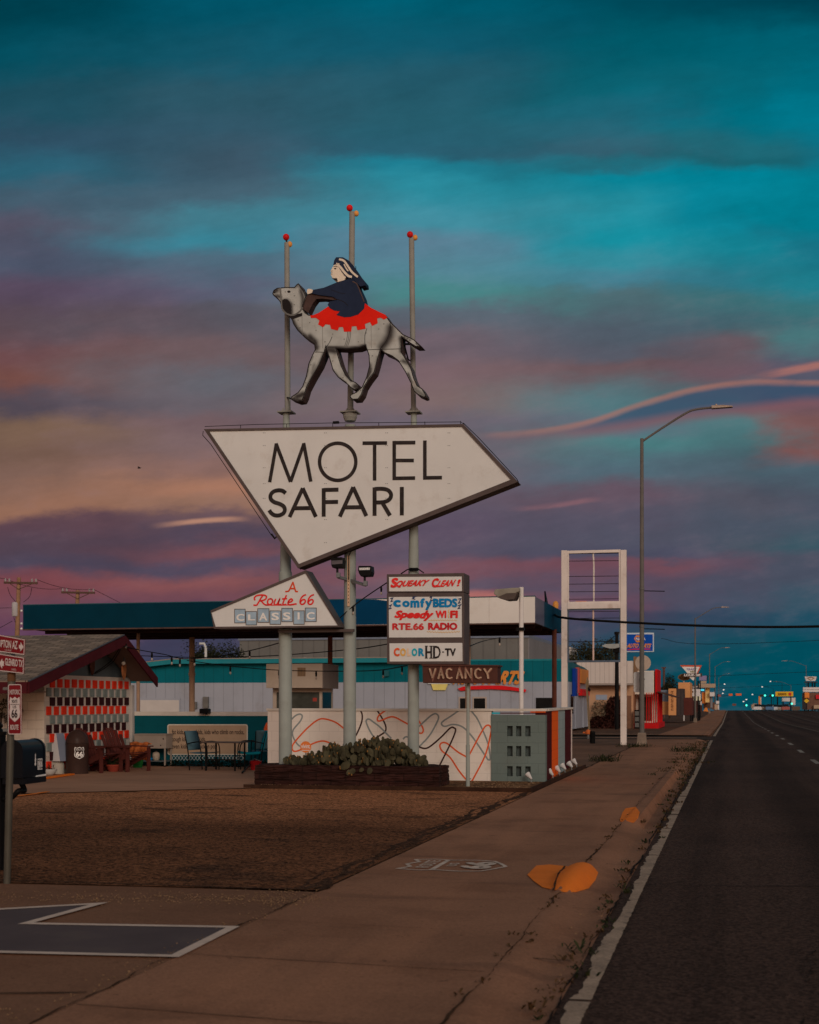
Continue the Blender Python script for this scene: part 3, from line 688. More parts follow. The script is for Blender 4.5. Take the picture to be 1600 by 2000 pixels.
    for s_, b_ in (('fat kids, skinny kids, kids who climb on rocks,', (336, 1425, 477, 1437)), ('tough kids, sissy kids,', (336, 1439, 402, 1451)), ('even kids with chicken pox', (336, 1453, 424, 1465))):
        text(mb, s_, m3, b_, NY, .012, lift=.002)
    mb.build('lettering', inkm, t2)
    mb = MB()
    for i in range(22):
        a_ = 333+i*6.6
        mb.ribbon([m2(a_, 1475.5), m2(a_+6.6, 1485.5)], .012, NY); 
    for i in range(22):
        a_ = 333+i*6.6
        mb.ribbon([m(a_+6.6, 1475.5), m(a_, 1485.5)], .012, NY)
    mb.build('painted_lattice', mat('lattice_white', av(150, 140, 128), .7, .1), t2)
    # painted figure scrap at the right end of the wall
    MB().poly([m2(a_, b_) for a_, b_ in [(505,1428),(512,1426),(523,1427),(523,1434),(512,1437),(506,1434)]]).build('painted_shape', TEAL, t2)
    MB().poly([m3(a_, b_) for a_, b_ in [(515,1424),(520,1412),(524,1410),(524,1427),(517,1428)]]).build('painted_shape', MATS['mural_orange'], t2)
    # small flood lamp on that wall
    q = P(401, 1389, yb-.1)
    f = thing('wall_floodlight', 'small dark floodlight fixed on top of the teal patio wall', 'light', q)
    MB().box((q.x-.12, q.y-.1, q.z-.06), (q.x+.12, q.y+.08, q.z+.06)).build('lamp_head', BLACK, f, bevel=.02)
    MB().tube([q+Vector((0, .05, -.06)), q+Vector((0, .16, -.1))], .02).build('bracket', BLACK, f)
    # strip of low hedge at its foot
    mb = MB()
    for _ in range(900):
        x = random.uniform(P(310, 1490, yb-.2).x, xl); yy = yb-random.uniform(.05, .35); z = random.uniform(.02, .17)
        s_ = random.uniform(.03, .06); a_ = Vector((random.uniform(-1, 1), random.uniform(-1, 1), random.uniform(-.3, 1))).normalized()*s_; b_ = a_.cross(Vector((random.random(), random.random(), 1))).normalized()*s_*.5
        c_ = Vector((x, yy, z)); mb.add([c_-a_, c_+b_, c_+a_, c_-b_], [(0, 1, 2, 3)])
    mb.build('low_hedge', mat('hedge_dark', (.012, .022, .012), .9, .4, 8, spec=.05), kind='stuff')
    # gravel bed, its edging
    bed = [(-5.0, 24.12), (-3.46, 24.10), (-3.43, 33.6), (-3.72, 33.6), (xr, 26.5), (-5.0, 26.5)]
    flat('gravel_bed', [(-8.6, 24.1)]+bed+[(-8.6, 26.5)], .055, mat('bed_gravel', (0.1584, 0.0756, 0.0360), .95, .3, 3, bump=.6, bscale=50, grain=.7, gscale=30, spec=.1))
    mb = MB()
    for _ in range(900):
        if random.random() < .7: pebble(mb, random.uniform(-8.5, -3.5), random.uniform(24.13, 24.4), .055, random.uniform(.008, .02))
        else: pebble(mb, random.uniform(-4.9, -3.55), random.uniform(24.4, 26.4), .055, random.uniform(.008, .02))
    mb.build('bed_stones', mat('bed_stones', (0.2880, 0.1800, 0.1008), .9, .5, 9, spec=.1), kind='stuff', origin=(0, 0, 0))
    e = mat('edging_brown', (.045, .022, .014), .8, .3, 5)
    mb = MB()
    for a_, b_ in (((-8.7, 23.98), (-5.0, 24.10)), ((-5.0, 24.10), (-3.45, 24.08)), ((-3.43, 24.06), (-3.41, 33.3))):
        mb.bar((*a_, .03), (*b_, .03), .03, .10)
    tag(mb.build('bed_edging', e), 'low dark brown edging strip around the gravel bed by the pavement', 'edging')
walls()

# ================================================================== planter and cactus
def planter():
    st = mat('planter_stone', (.040, .0135, .011), .85, .3, 4, pattern=blocks('X', .55, .145, .012, .55, .35), bump=.9, bscale=18, spec=.2)
    x0, x1 = P(498, 1500, 24.4).x, P(858, 1500, 24.4).x; y0, y1, H = 24.38, 25.28, .42
    t = thing('planter', 'long low planter of rough dark maroon stone holding the prickly pear', 'planter', ((x0+x1)/2, y0, 0))
    mb = MB()
    for (ax, ay), (bx, by) in (((x0, y0), (x1, y0+.25)), ((x0, y1-.25), (x1, y1)), ((x0, y0+.252), (x0+.25, y1-.252)), ((x1-.25, y0+.252), (x1, y1-.252))):
        mb.box((ax, ay, 0), (bx, by, H))
    o = mb.build('stone_rim', st, t)
    bm = bmesh.new(); bm.from_mesh(o.data); bmesh.ops.subdivide_edges(bm, edges=[e for e in bm.edges if e.calc_length() > .3], cuts=24, use_grid_fill=True)
    for w in bm.verts:
        if w.co.z > .05: w.co += Vector((random.uniform(-.012, .012), random.uniform(-.018, .018), random.uniform(-.016, .012)))
    bm.to_mesh(o.data); bm.free()
    MB().box((x0+.25, y0+.25, .02), (x1-.25, y1-.25, H-.1)).build('soil', DIRT, t)
    # prickly pear: pads grown from pads
    pm_ = mat('cactus_pad', (.062, .056, .032), .8, .5, 3.5, spec=.2, bump=.15, bscale=30, stain=.35, stain_col=(.06, .05, .03), sscale=6)
    mb = MB(); fr = MB()
    env = [(555,1478),(575,1470),(600,1468),(625,1458),(645,1447),(665,1452),(690,1448),(705,1440),(725,1436),(745,1434),(762,1437),(775,1440),(790,1450),(805,1462),(815,1472),(832,1482)]
    def top_at(px):
        for (a, b), (c, d) in zip(env, env[1:]):
            if a <= px <= c: return b+(d-b)*(px-a)/(c-a)
        return 1490
    def pad(c, r, ax, tilt):
        # ax: facing direction in plan (angle), tilt: lean of the pad's long axis in its plane
        nrm = Vector((sin(ax), -cos(ax), random.uniform(-.35, .35))).normalized(); sd = nrm.cross(NZ).normalized(); up = sd.cross(nrm)
        up, sd = (up*cos(tilt)+sd*sin(tilt)), (sd*cos(tilt)-up*sin(tilt)); o = len(mb.v); K = 12
        for i, (rr, h) in enumerate(((.30, 1), (.75, .75), (1, .2), (1, -.2), (.75, -.75), (.30, -1))):
            for j in range(K):
                a = 2*pi*j/K; egg = 1.0 - .16*sin(a)
                mb.v.append(c + sd*(cos(a)*r*rr*.82*egg) + up*(sin(a)*r*rr*1.12) + nrm*(h*r*.13))
        for i in range(5):
            for j in range(K): mb.f.append((o+i*K+j, o+i*K+(j+1) % K, o+(i+1)*K+(j+1) % K, o+(i+1)*K+j))
        mb.f.append(tuple(o+j for j in range(K))); mb.f.append(tuple(o+5*K+j for j in range(K)))
        if random.random() < .22:
            for _ in range(random.randint(1, 2)):
                a = random.uniform(.1*pi, .9*pi); fr.ball(c+sd*cos(a)*r*.85+up*sin(a)*r*1.15, (.014, .014, .02), 6)
    for _ in range(820):
        px = random.uniform(556, 832) if random.random() < .5 else random.triangular(600, 820, 745); tp = top_at(px)
        yy = random.uniform(24.5, 25.15); f = random.random()**.8
        py = tp + 7 + (1492-tp-7)*f
        if py > 1495: continue
        pad(P(px, py, yy), random.uniform(.034, .074), random.gauss(.2, .75), random.gauss(0, .5))
    for px, py, r in ((674, 1496, .088), (688, 1507, .06), (706, 1504, .045), (722, 1506, .06), (681, 1509, .05)):
        pad(P(px, py, 24.33), r, .2, random.gauss(2.6, .4))
    for px, py, r, tl in ((815, 1480, .07, -.5), (826, 1482, .08, -.7), (808, 1476, .07, .2), (560, 1487, .08, .8), (572, 1482, .07, .2), (640, 1470, .085, .1), (760, 1478, .08, -.1)):
        pad(P(px, py, 24.7), r, .2, tl)
    c = thing('prickly_pear', 'bushy grey green prickly pear cactus growing out of the maroon stone planter', 'cactus', (-6.9, 24.9, .3))
    mb.build('cactus_pads', pm_, c, smooth=True); fr.build('fruit', mat('cactus_fruit', (.26, .13, .04), .5, .3, 9), c, smooth=True)
planter()

# ================================================================== sign poles
def sign_poles():
    Y = 25.0
    data = [ # label, segments [(px,py,width px)...], flange y, top ball, lamp
     ('left', 'left grey green pipe pole carrying the motel sign, passing behind the camel head', [(557.5,1495,24.5),(557.5,1118,24.5),(557.8,1116,21),(559.5,806,12)], [(562,806,11),(560.5,474,9.6)], (559,463), (566,477)),
     ('centre', 'tallest middle grey green pipe pole with floodlights and a red ball on top', [(683,1495,24),(683.5,1205,23.5),(683.5,1203,22.5),(684,1070,22),(684,830,20)], [(684.5,806,11.5),(688,414,10.8)], (683,406), (696,417)),
     ('right', 'right grey green pipe pole behind the box of amenity panels', [(807.5,1495,22.5),(808,1120,20),(808.5,806,11)], [(808,806,10),(804,466,10.5)], (801,458), (811,464))]
    for key, lb, low, up, ball, lamp in data:
        base = P(low[0][0], 1490, Y); base.z = .1
        t = thing('sign_pole', lb, 'pole', base, 'poles of the motel sign')
        k = pm(Y, low[0][0])
        b0 = P(low[0][0], low[0][1], Y); b0.z = .1
        pts = [b0]+[P(a, b, Y) for a, b, _ in low[1:]]
        MB().tube(pts, [w*k/2 for _, _, w in low], 24).build('lower_pole', POLEM, t, smooth=True)
        MB().tube([P(a, b, Y) for a, b, _ in up], [w*k/2 for _, _, w in up], 16).build('upper_pole', POLEUP, t, smooth=True)
        fl = P(low[-1][0], 806, Y)
        w = 16 if key == 'centre' else 14
        mb = MB().box((fl.x-w*k, fl.y-w*k, fl.z-.012), (fl.x+w*k, fl.y+w*k, fl.z+.012))
        for sx in (-1, 1):
            mb.prism([fl+Vector((sx*5*k, -.006, .012)), fl+Vector((sx*12*k, -.006, .012)), fl+Vector((sx*5*k, -.006, .1))], (0, .012, 0))
        if key == 'centre': mb.lathe([(10*k, -.16), (13*k, -.09), (13.5*k, -.02)], fl, 20)
        mb.build('flange', POLEUP, t)
        bp = P(ball[0], ball[1], Y-.02)
        mb = MB().ball(bp, 6.2*k); mb.build('red_ball', REDBALL, t, smooth=True)
        MB().tube([bp, P(up[-1][0], up[-1][1]+4, Y)], .018, 8).build('ball_stem', BLACK, t)
        lp = P(lamp[0], lamp[1], Y+.02)
        MB().ball(lp, (5*k, 5*k, 5.5*k)).build('amber_lamp', ORANGEBALL, t, smooth=True)
    # conduit on the middle pole
    q = [P(681, 1085, Y-.13), P(681.5, 1184, Y-.13)]
    c = thing('conduit_strip', 'pale perforated metal channel with a black cable on the front of the middle sign pole', 'conduit', q[1])
    mb = MB(); mb.box((q[0].x-.022, q[0].y-.012, q[1].z), (q[0].x+.022, q[0].y+.012, q[0].z)); mb.build('channel', mat('channel_pale', av(165, 125, 95), .5, .1), c)
    mb = MB()
    for i in range(10): z = q[1].z+.06+i*.065; mb.box((q[0].x-.006, q[0].y-.015, z), (q[0].x+.006, q[0].y-.011, z+.025))
    mb.build('slots', BLACK, c)
    MB().tube([P(690, 1072, Y-.14), P(684, 1080, Y-.15), P(681.5, 1086, Y-.155), P(681.2, 1132, Y-.155)], .009, 8).build('cable', CABLE, c)
    # floodlights
    for key, lb, box_, arm in (('l', 'black floodlight seen side on at the left of the middle pole, under the big sign', (646, 1088, 672, 1109), [(683, 1133), (661, 1127)]),
                               ('r', 'black floodlight with its glass face showing at the right of the middle pole', (699, 1105, 726, 1126), [(683, 1133), (714, 1143)])):
        a, b, c_, d = box_; Yf = Y-.45
        q = P(arm[1][0], arm[1][1], Yf); t = thing('floodlight', lb, 'floodlight', q, 'floodlights of the motel sign')
        m = onY(Yf)
        if key == 'l': sil = [(a, b+1), (c_-4, b), (c_-2, b+6), (c_-3, d-3), (c_-4, d), (a+3, d), (a+1, d-5)]
        else: sil = [(a+1, b), (c_-1, b), (c_, b+12), (c_-2, d-1), (a+6, d), (a+2, d-6), (a, b+8)]
        MB().prism([m(x, y) for x, y in sil], (0, .22, 0)).build('housing', BLACK, t, bevel=.012)
        if key == 'r':
            MB().poly([onY(Yf-.004)(x, y) for x, y in ((701.5, 1109), (723, 1108.5), (722, 1113), (702, 1113.5))]).build('lens', mat('lens_grey', av(150, 140, 130), .12, .3, 40, spec=.8), t)
        else:
            MB().poly([onY(Yf-.004)(x, y) for x, y in ((647, 1095), (c_-3, 1094), (c_-3, 1101), (648, 1102.5))]).build('lens', mat('lens_dark', av(70, 60, 58), .3, .2, 9), t)
        mx = (a+c_)/2
        MB().tube([P(mx, d-1, Yf+.08), P(mx, arm[1][1]-6, Yf+.08)], .022, 8).build('stem', BLACK, t)
        mb = MB(); e = P(arm[1][0], arm[1][1]-3, Yf+.08); mb.box((e.x-.035, e.y-.035, e.z-.04), (e.x+.035, e.y+.035, e.z+.05)); mb.build('junction_box', STEEL, t, bevel=.005)
        MB().bar(P(arm[0][0]+(1 if key == 'r' else -1), arm[0][1]+(0), Y-.05), P(arm[1][0], arm[1][1], Yf+.08), .05, .05).build('arm', STEEL, t)
sign_poles()

def box_sign(name, label, cat, px, Y, depth, frame_px=3.6, group=None):
    """sign cabinet: dark box with a white face inset in a frame"""
    m = onY(Y); pts = [m(a, b) for a, b in px]; c = Vector((sum(a for a, b in px)/len(px), sum(b for a, b in px)/len(px)))
    t = thing(name, label, cat, m(c.x, max(b for a, b in px)), group)
    MB().prism(pts, (0, depth, 0)).build('cabinet', DKBROWN, t, bevel=.008)
    return t
def inset(px, d):
    k = len(px); out = []
    cx = [Vector(p) for p in px]
    area = sum(cx[i-1].x*cx[i].y-cx[i].x*cx[i-1].y for i in range(k)); s = 1 if area > 0 else -1
    for i in range(k):
        a, b, c = cx[i-1], cx[i], cx[(i+1) % k]
        e1 = (b-a).normalized(); e2 = (c-b).normalized(); n1 = Vector((-e1.y, e1.x))*s; n2 = Vector((-e2.y, e2.x))*s
        bis = (n1+n2).normalized(); out.append(tuple(b+bis*d/max(.3, bis.dot(n1))))
    return out
def motel_sign():
    Y = 24.55; px = [(398, 838), (905, 828), (1012, 941), (582, 1110)]
    t = box_sign('motel_sign', 'big white arrow-shaped sign reading MOTEL SAFARI, between camel and lower panels', 'sign', px, Y, .40)
    px2 = [(408, 842), (902, 833), (998, 936.5), (583.5, 1101.5)]
    m = onY(Y-.006)
    MB().poly([m(a, b) for a, b in px2]).build('face', WHITE, t)
    # raised frame edge
    fr = MB(); k = 4
    for i in range(k):
        a, b = px[i], px[(i+1) % k]; c, d = px2[(i+1) % k], px2[i]
        fr.prism([onY(Y-.03)(*q) for q in (a, b, c, d)], (0, .029, 0))
    fr.build('frame', DKBROWN, t)
    Z = lambda a, b: P(380+a/2.4242, 800+b/2.4242, Y-.010)
    l = MB(); lf = [0]
    def st(pts, w, closed=False):
        lf[0] = (lf[0]+1) % 5
        q = [Z(a, b)+NY*(.001+.0007*lf[0]) for a, b in pts]
        l.ribbon(q, w/2.4242*pm(Y, 640), NY, closed)
    w = 16.5
    st([(356, 344), (388, 160)], w); st([(386, 160), (455, 342)], w); st([(455, 342), (519, 160)], w); st([(517, 158), (551, 341)], w)
    st([(678+86*cos(2*pi*i/48), 247+88*sin(2*pi*i/48)) for i in range(48)], w, True)
    st([(796, 159), (912, 158)], w); st([(853, 160), (853, 336)], w)
    st([(946, 148), (946, 334)], w); st([(946, 157), (1046, 156)], w); st([(946, 241), (1039, 241)], w); st([(946, 325.5), (1045, 324)], w)
    st([(1091, 146), (1091, 332)], w); st([(1091, 323), (1172, 322)], w)
    l.build('lettering', BLACKP, t)
    l = MB(); w = 18.5
    st(cr([(432, 396), (418, 385), (398, 382), (375, 388), (361, 404), (362, 424), (378, 438), (402, 446), (422, 458), (428, 476), (420, 492), (400, 501), (380, 500), (364, 490), (354, 476)], 5), w)
    st([(450, 509), (513, 372)], w); st([(512, 372), (575, 508)], w); st([(476, 467), (550, 466)], w)
    st([(612, 372), (612, 507)], w); st([(612, 380.5), (682, 379)], w); st([(612, 438), (680, 437)], w)
    st([(688, 507), (752, 367)], w); st([(751, 367), (814, 504)], w); st([(714, 463), (790, 462)], w)
    st([(853, 368), (853, 503)], w); st(cr([(853, 376), (890, 375), (915, 381), (929, 396), (930, 412), (920, 428), (895, 438), (853, 440)], 5), w); st([(888, 438), (926, 502)], w)
    st([(982, 366), (982, 501)], w)
    l.build('lettering', BLACKP, t)
    # rivets and a few wire runs
    rv = MB()
    for a in (330, 620, 910, 1205):
        for b in (110, 170, 275, 350, 420, 520, 630):
            if inside2((380+a/2.4242, 800+b/2.4242), px2):
                for s_ in (-4, 4): q = Z(a+s_, b); rv.box((q.x-.006, q.y-.003, q.z-.006), (q.x+.006, q.y+.002, q.z+.006))
    rv.build('rivets', STEEL, t)
    wr = MB()
    wr.tube([P(400, 833, Y+.2), P(500, 829, Y+.2), P(650, 826, Y+.2), P(800, 825, Y+.2), P(900, 824, Y+.2), P(906, 828, Y+.1)], .006, 6)
    for a in (470, 560, 650, 740, 830, 900): wr.tube([P(a, 838-10*(a-398)/507, Y+.2), P(a, 833-9*(a-398)/507-2, Y+.2)], .006, 6)
    wr.tube([P(905, 826, Y+.05), P(935, 855, Y+.05), P(975, 898, Y+.05), P(1010, 936, Y+.05), P(1013, 942, Y)], .007, 6)
    wr.tube([P(397, 842, Y), P(396, 850, Y), P(412, 868, Y), P(470, 955, Y), P(530, 1045, Y+.02)], .007, 6)
    wr.tube([P(530, 1043, Y), P(537, 1052, Y), P(541, 1047, Y)], .018, 8)
    wr.tube([P(586, 1112, Y+.2), P(700, 1071, Y+.3), P(860, 1004, Y+.3), P(1005, 946, Y+.2)], .008, 6)
    wr.build('edge_wiring', CABLE, t)
    mb = MB(); q = P(660, 826, Y+.2); mb.box((q.x-.09, q.y-.03, q.z-.01), (q.x+.02, q.y+.03, q.z+.03)); mb.build('wiring_clip', BLACK, t)
motel_sign()

def classic_sign():
    Y = 24.58; px = [(411, 1192.5), (597.5, 1113.5), (664, 1224.5), (418, 1228)]
    t = box_sign('route_sign', 'small white triangular sign reading A Route 66 CLASSIC, hung low at the left', 'sign', px, Y, .42)
    px2 = [(412.5, 1196.5), (596.5, 1119.5), (660, 1221.5), (420.5, 1224)]
    MB().poly([P(a, b, Y-.006) for a, b in px2]).build('face', WHITE, t)
    fr = MB()
    for i in range(4):
        a, b = px[i], px[(i+1) % 4]; c, d = px2[(i+1) % 4], px2[i]
        fr.prism([P(*q, Y-.025) for q in (a, b, c, d)], (0, .024, 0))
    fr.build('frame', DKBROWN, t)
    Z = lambda a, b: P(400+a/5.3333, 1090+b/5.3333, Y-.010)
    lf = [0]
    def st(l, pts, w, sm=True):
        lf[0] = (lf[0]+1) % 6; q = [Z(a, b)+NY*(.001+.0006*lf[0]) for a, b in (cr(pts, 6) if sm else pts)]
        l.ribbon(q, w/5.3333*pm(Y, 540), NY)
    l = MB(); w = 15
    st(l, [(838, 350), (872, 345), (884, 328), (920, 248)], w); st(l, [(918, 248), (944, 335), (950, 348), (972, 348)], w); st(l, [(886, 318), (946, 318)], w, False)
    l.build('lettering', mat('sign_orange_red', av(188, 52, 24), .5, .25, 9), t)
    l = MB(); w = 15.5
    st(l, [(508, 490), (540, 490), (556, 470), (582, 424), (604, 392)], w)
    st(l, [(523, 440), (518, 415), (538, 394), (578, 385), (618, 386), (642, 398), (638, 424), (610, 440), (574, 446)], w)
    st(l, [(588, 444), (612, 474), (636, 488), (668, 488)], w)
    st(l, [(690, 424), (664, 432), (654, 462), (668, 484), (694, 478), (708, 450), (698, 428), (682, 424)], w)
    st(l, [(740, 426), (724, 466), (732, 486), (754, 480), (780, 430), (768, 470), (778, 487), (800, 480)], w)
    st(l, [(852, 386), (816, 468), (824, 487), (850, 480)], w); st(l, [(806, 426), (858, 422)], w, False)
    st(l, [(872, 462), (902, 454), (914, 438), (902, 426), (880, 440), (868, 468), (880, 487), (912, 484), (958, 476)], w)
    st(l, [(630, 491), (720, 490), (820, 490), (930, 486)], 11)
    for dx in (0, 82): st(l, [(1056+dx, 380), (1020+dx, 398), (998+dx, 432), (994+dx, 464), (1010+dx, 482), (1034+dx, 476), (1048+dx, 452), (1040+dx, 434), (1018+dx, 436), (998+dx, 458)], w)
    l.build('lettering', MATS['sign_red'], t)
    for i, (ch, a, lt) in enumerate(zip('CLASSIC', [(312,532,422,675),(430,557,541,697),(552,527,670,670),(680,550,792,690),(803,523,915,663),(927,549,1037,690),(1048,520,1163,662)],
                     [(330,582,414,655),(450,587,528,650),(568,570,652,651),(696,569,776,648),(816,565,896,645),(968,566,990,641),(1062,563,1146,641)])):
        o = MB(); x0, y0, x1, y1 = a
        o.poly([Z(x0, y0)+NY*.002, Z(x1, y0)+NY*.002, Z(x1, y1)+NY*.002, Z(x0, y1)+NY*.002])
        tl = o.build('letter_tile', TILEBLUE, t)
        b = MB(); b.ribbon([Z(x, y)+NY*.004 for x, y in ((x0, y0), (x1, y0), (x1, y1), (x0, y1))], .012, NY, True); b.build('tile_border', DKBROWN, tl)
        b = MB(); text(b, ch, Z, lt, NY, .030, lift=.0065); b.build('letter', PALE, tl)
    MB().box((P(545, 1230, 24.8).x, 24.75, P(545, 1236, 24.8).z), (P(692, 1230, 24.8).x, 24.83, P(545, 1230.5, 24.8).z)).build('support_bar', DKBROWN, t)
classic_sign()

def amenity_sign():
    Y = 24.55; px = [(755.5, 1121.5), (905.5, 1119), (906, 1297.5), (756, 1296.5)]
    t = thing('amenity_sign', 'upright brown sign box of three white panels, Squeaky Clean, comfy BEDS and COLOR HD-TV', 'sign', P(831, 1297, Y))
    m = onY(Y)
    MB().prism([m(755.5, 1121.5), m(906.5, 1119), m(906.5, 1156.5), m(755.5, 1157.5)], (0, .55, 0)).build('cabinet', DKBROWN, t, bevel=.008)
    MB().prism([m(755.5, 1158.2), m(906.5, 1157.2), m(906.5, 1297.5), m(756, 1296.5)], (0, .55, 0)).build('cabinet', DKBROWN, t, bevel=.008)
    Z = lambda a, b: P(740+a/6.6667, 1100+b/6.6667, Y-.012)
    def panel(a, b, c, d): 
        return MB().poly([P(740+x/6.6667, 1100+y/6.6667, Y-.007) for x, y in ((a, b+3), (c, b-3), (c+3, d-2), (a+3, d+1))]).build('panel', WHITE, t)
    p1 = panel(133, 177, 1080, 365); p2 = panel(130, 438, 1080, 967); p3 = panel(139, 1041, 1088, 1279)
    lf = [0]
    def st(l, pts, w, sm=True):
        lf[0] = (lf[0]+1) % 6; l.ribbon([Z(a, b)+NY*(.002+.0006*lf[0]) for a, b in (cr(pts, 5) if sm else pts)], w/6.6667*pm(Y, 830), NY)
    l = MB()
    text(l, 'S', Z, ((172, 190), (262, 190), (238, 318), (148, 322)), NY, .055)
    text(l, 'QUEAKY', Z, ((232, 228), (668, 212), (628, 310), (222, 322)), NY, .05, .35)
    text(l, 'C', Z, ((700, 196), (792, 194), (758, 318), (682, 318)), NY, .055)
    text(l, 'LEAN', Z, ((772, 226), (1010, 212), (985, 300), (750, 312)), NY, .045, .35)
    text(l, '!', Z, ((1035, 212), (1074, 212), (1046, 300), (1012, 302)), NY, .03)
    l.build('lettering', RED, p1)
    l = MB()
    for ch, b in zip('comfy', [(186, 478, 288, 572), (306, 488, 404, 572), (412, 484, 530, 580), (538, 456, 600, 576), (604, 490, 694, 612)]): text(l, ch, Z, b, NY, .055)
    text(l, 'BEDS', Z, (706, 458, 1024, 576), NY, .055); l.build('lettering', BLUE, p2)
    l = MB()
    for q in ([(150,462),(182,452),(160,498),(188,492)], [(134,558),(166,540),(138,594),(168,586)], [(438,446),(478,436),(440,462),(476,470)], [(664,446),(690,438),(676,486),(706,482)], [(1038,466),(1070,462),(1040,520),(1068,514)], [(1030,556),(1070,538),(1034,590),(1064,584)]): st(l, q, 12, False)
    l.build('zigzags', NAVY, p2)
    l = MB()
    text(l, 'Speedy', Z, ((214, 614), (726, 614), (690, 756), (196, 740)), NY, .06, .2)
    text(l, 'WI', Z, (740, 616, 880, 716), NY, .055); text(l, 'FI', Z, (930, 616, 1030, 716), NY, .055)
    l.build('lettering', RED, p2)
    l = MB(); text(l, 'RTE.66', Z, (176, 780, 590, 870), NY, .045); l.build('lettering', REDFADE, p2)
    l = MB(); text(l, 'RADIO', Z, (642, 774, 1024, 870), NY, .055); l.build('lettering', mat('sign_red_dark', av(150, 24, 26), .55, .2, 9), p2)
    l = MB()
    st(l, [(918, 600), (906, 630), (918, 655), (904, 680), (912, 715)], 10)
    for y0, x0, x1 in ((744, 650, 1020), (890, 628, 1056)):
        st(l, [(x0+i*(x1-x0)/24, y0+(6 if i % 2 else -6)+10*math.sin(i/24*pi)*(1 if y0 > 800 else -.3)) for i in range(25)], 5)
    l.build('flourishes', OCHRE, p2)
    for ch, b, mt in (('C', (195, 1102, 272, 1214), ORANGE), ('O', (278, 1108, 354, 1212), OCHRE), ('L', (368, 1108, 418, 1212), mat('sign_pale_tan', av(178, 140, 110), .5, .06)), ('O', (428, 1108, 502, 1212), TEAL), ('R', (516, 1106, 592, 1212), mat('sign_teal_blue', av(20, 96, 118), .5, .1))):
        l = MB(); text(l, ch, Z, b, NY, .055); l.build('letter', mt, p3)
    l = MB(); text(l, 'H', Z, (606, 1076, 694, 1242), NY, .01); text(l, 'D', Z, (708, 1076, 806, 1242), NY, .01)
    for a, b in ((602, 642), (658, 700)):
        for y in (1080, 1236): st(l, [(a, y), (b, y)], 9, False)
    st(l, [(700, 1080), (740, 1080)], 9, False); st(l, [(700, 1237), (740, 1237)], 9, False)
    for a in (622, 682, 724): st(l, [(a, 1080), (a, 1238)], 18, False)
    text(l, '-', Z, (826, 1150, 850, 1164), NY, .02); text(l, 'TV', Z, (862, 1108, 1004, 1210), NY, .045); l.build('lettering', BLACKP, p3)
    MB().tube([P(a, b, Y+.3) for a, b in ((783, 1121), (795, 1113), (801, 1111), (818, 1112), (828, 1119))], .012, 6).build('cable', CABLE, t)
    MB().tube([P(800, 1112, Y+.3), P(817, 1112, Y+.3)], .03, 8).build('clamp', BLACK, t)
amenity_sign()

def vacancy_sign():
    Y = 24.75
    b = P(914, 1538, Y); b.z = 0
    t = thing('vacancy_sign', 'brown metal box sign with bare neon letters reading VACANCY on a thin grey post', 'sign', b)
    k = pm(Y, 914)
    MB().tube([b, P(914, 1455, Y)], 4*k, 14).build('post', POLEM, t, smooth=True)
    MB().tube([P(914, 1456, Y), P(914.6, 1300, Y)], 3.1*k, 14).build('post', POLEM, t, smooth=True)
    MB().tube([P(914, 1522, Y), P(920, 1521, Y-.02)], .012, 8).build('bolt', POLEM, t)
    mt = mat('rust_brown_box', av(62, 34, 26), .6, .12, 3, stain=.4, stain_col=(.04, .02, .015))
    MB().prism([P(a, c, Y-.2) for a, c in ((825, 1299.5), (972, 1300.5), (972, 1335), (826, 1334))], (0, .38, 0)).build('box', mt, t, bevel=.01)
    MB().prism([P(a, c, Y-.23) for a, c in ((824, 1297), (974, 1299), (974, 1302), (824, 1301))], (0, .44, 0)).build('box_lid', mt, t)
    Z = lambda a, c: P(740+a/6.6667, 1100+c/6.6667, Y-.2)
    neon = mat('neon_tube_off', av(150, 118, 92), .25, .1, 5); pc = mat('neon_letter_paint', av(100, 60, 46), .6, .1)
    L = {'V': [[(668,1376),(704,1500),(744,1374)]], 'A': [[(780,1504),(812,1374),(846,1500)],[(796,1456),(830,1456)]], 'C': [[(952,1392),(924,1374),(892,1392),(886,1440),(900,1490),(930,1504),(958,1490)]],
         'A2': [[(1020,1504),(1052,1374),(1094,1500)],[(1034,1456),(1078,1456)]], 'N': [[(1134,1500),(1134,1376),(1208,1500),(1208,1372)]], 'C2': [[(1332,1396),(1300,1376),(1266,1396),(1258,1440),(1274,1486),(1304,1502),(1336,1488)]], 'Y': [[(1376,1376),(1414,1436),(1470,1372)],[(1418,1436),(1430,1504)]]}
    lay = 0
    for key, strokes in L.items():
        back = MB(); tube = MB()
        for s_ in strokes:
            lay += 1
            back.ribbon([Z(*q)+NY*(.004+.0005*(lay % 5)) for q in s_], .05, NY)
            for dx in (-6, 6): tube.tube([Z(q[0]+dx, q[1])+NY*.04 for q in s_], .0075, 6)
        for q in (strokes[0][0], strokes[0][-1]): tube.tube([Z(*q), Z(*q)+NY*.04], .01, 6)
        o = back.build('letter', pc, t); tube.build('neon_tube', neon, o, smooth=True)
vacancy_sign()

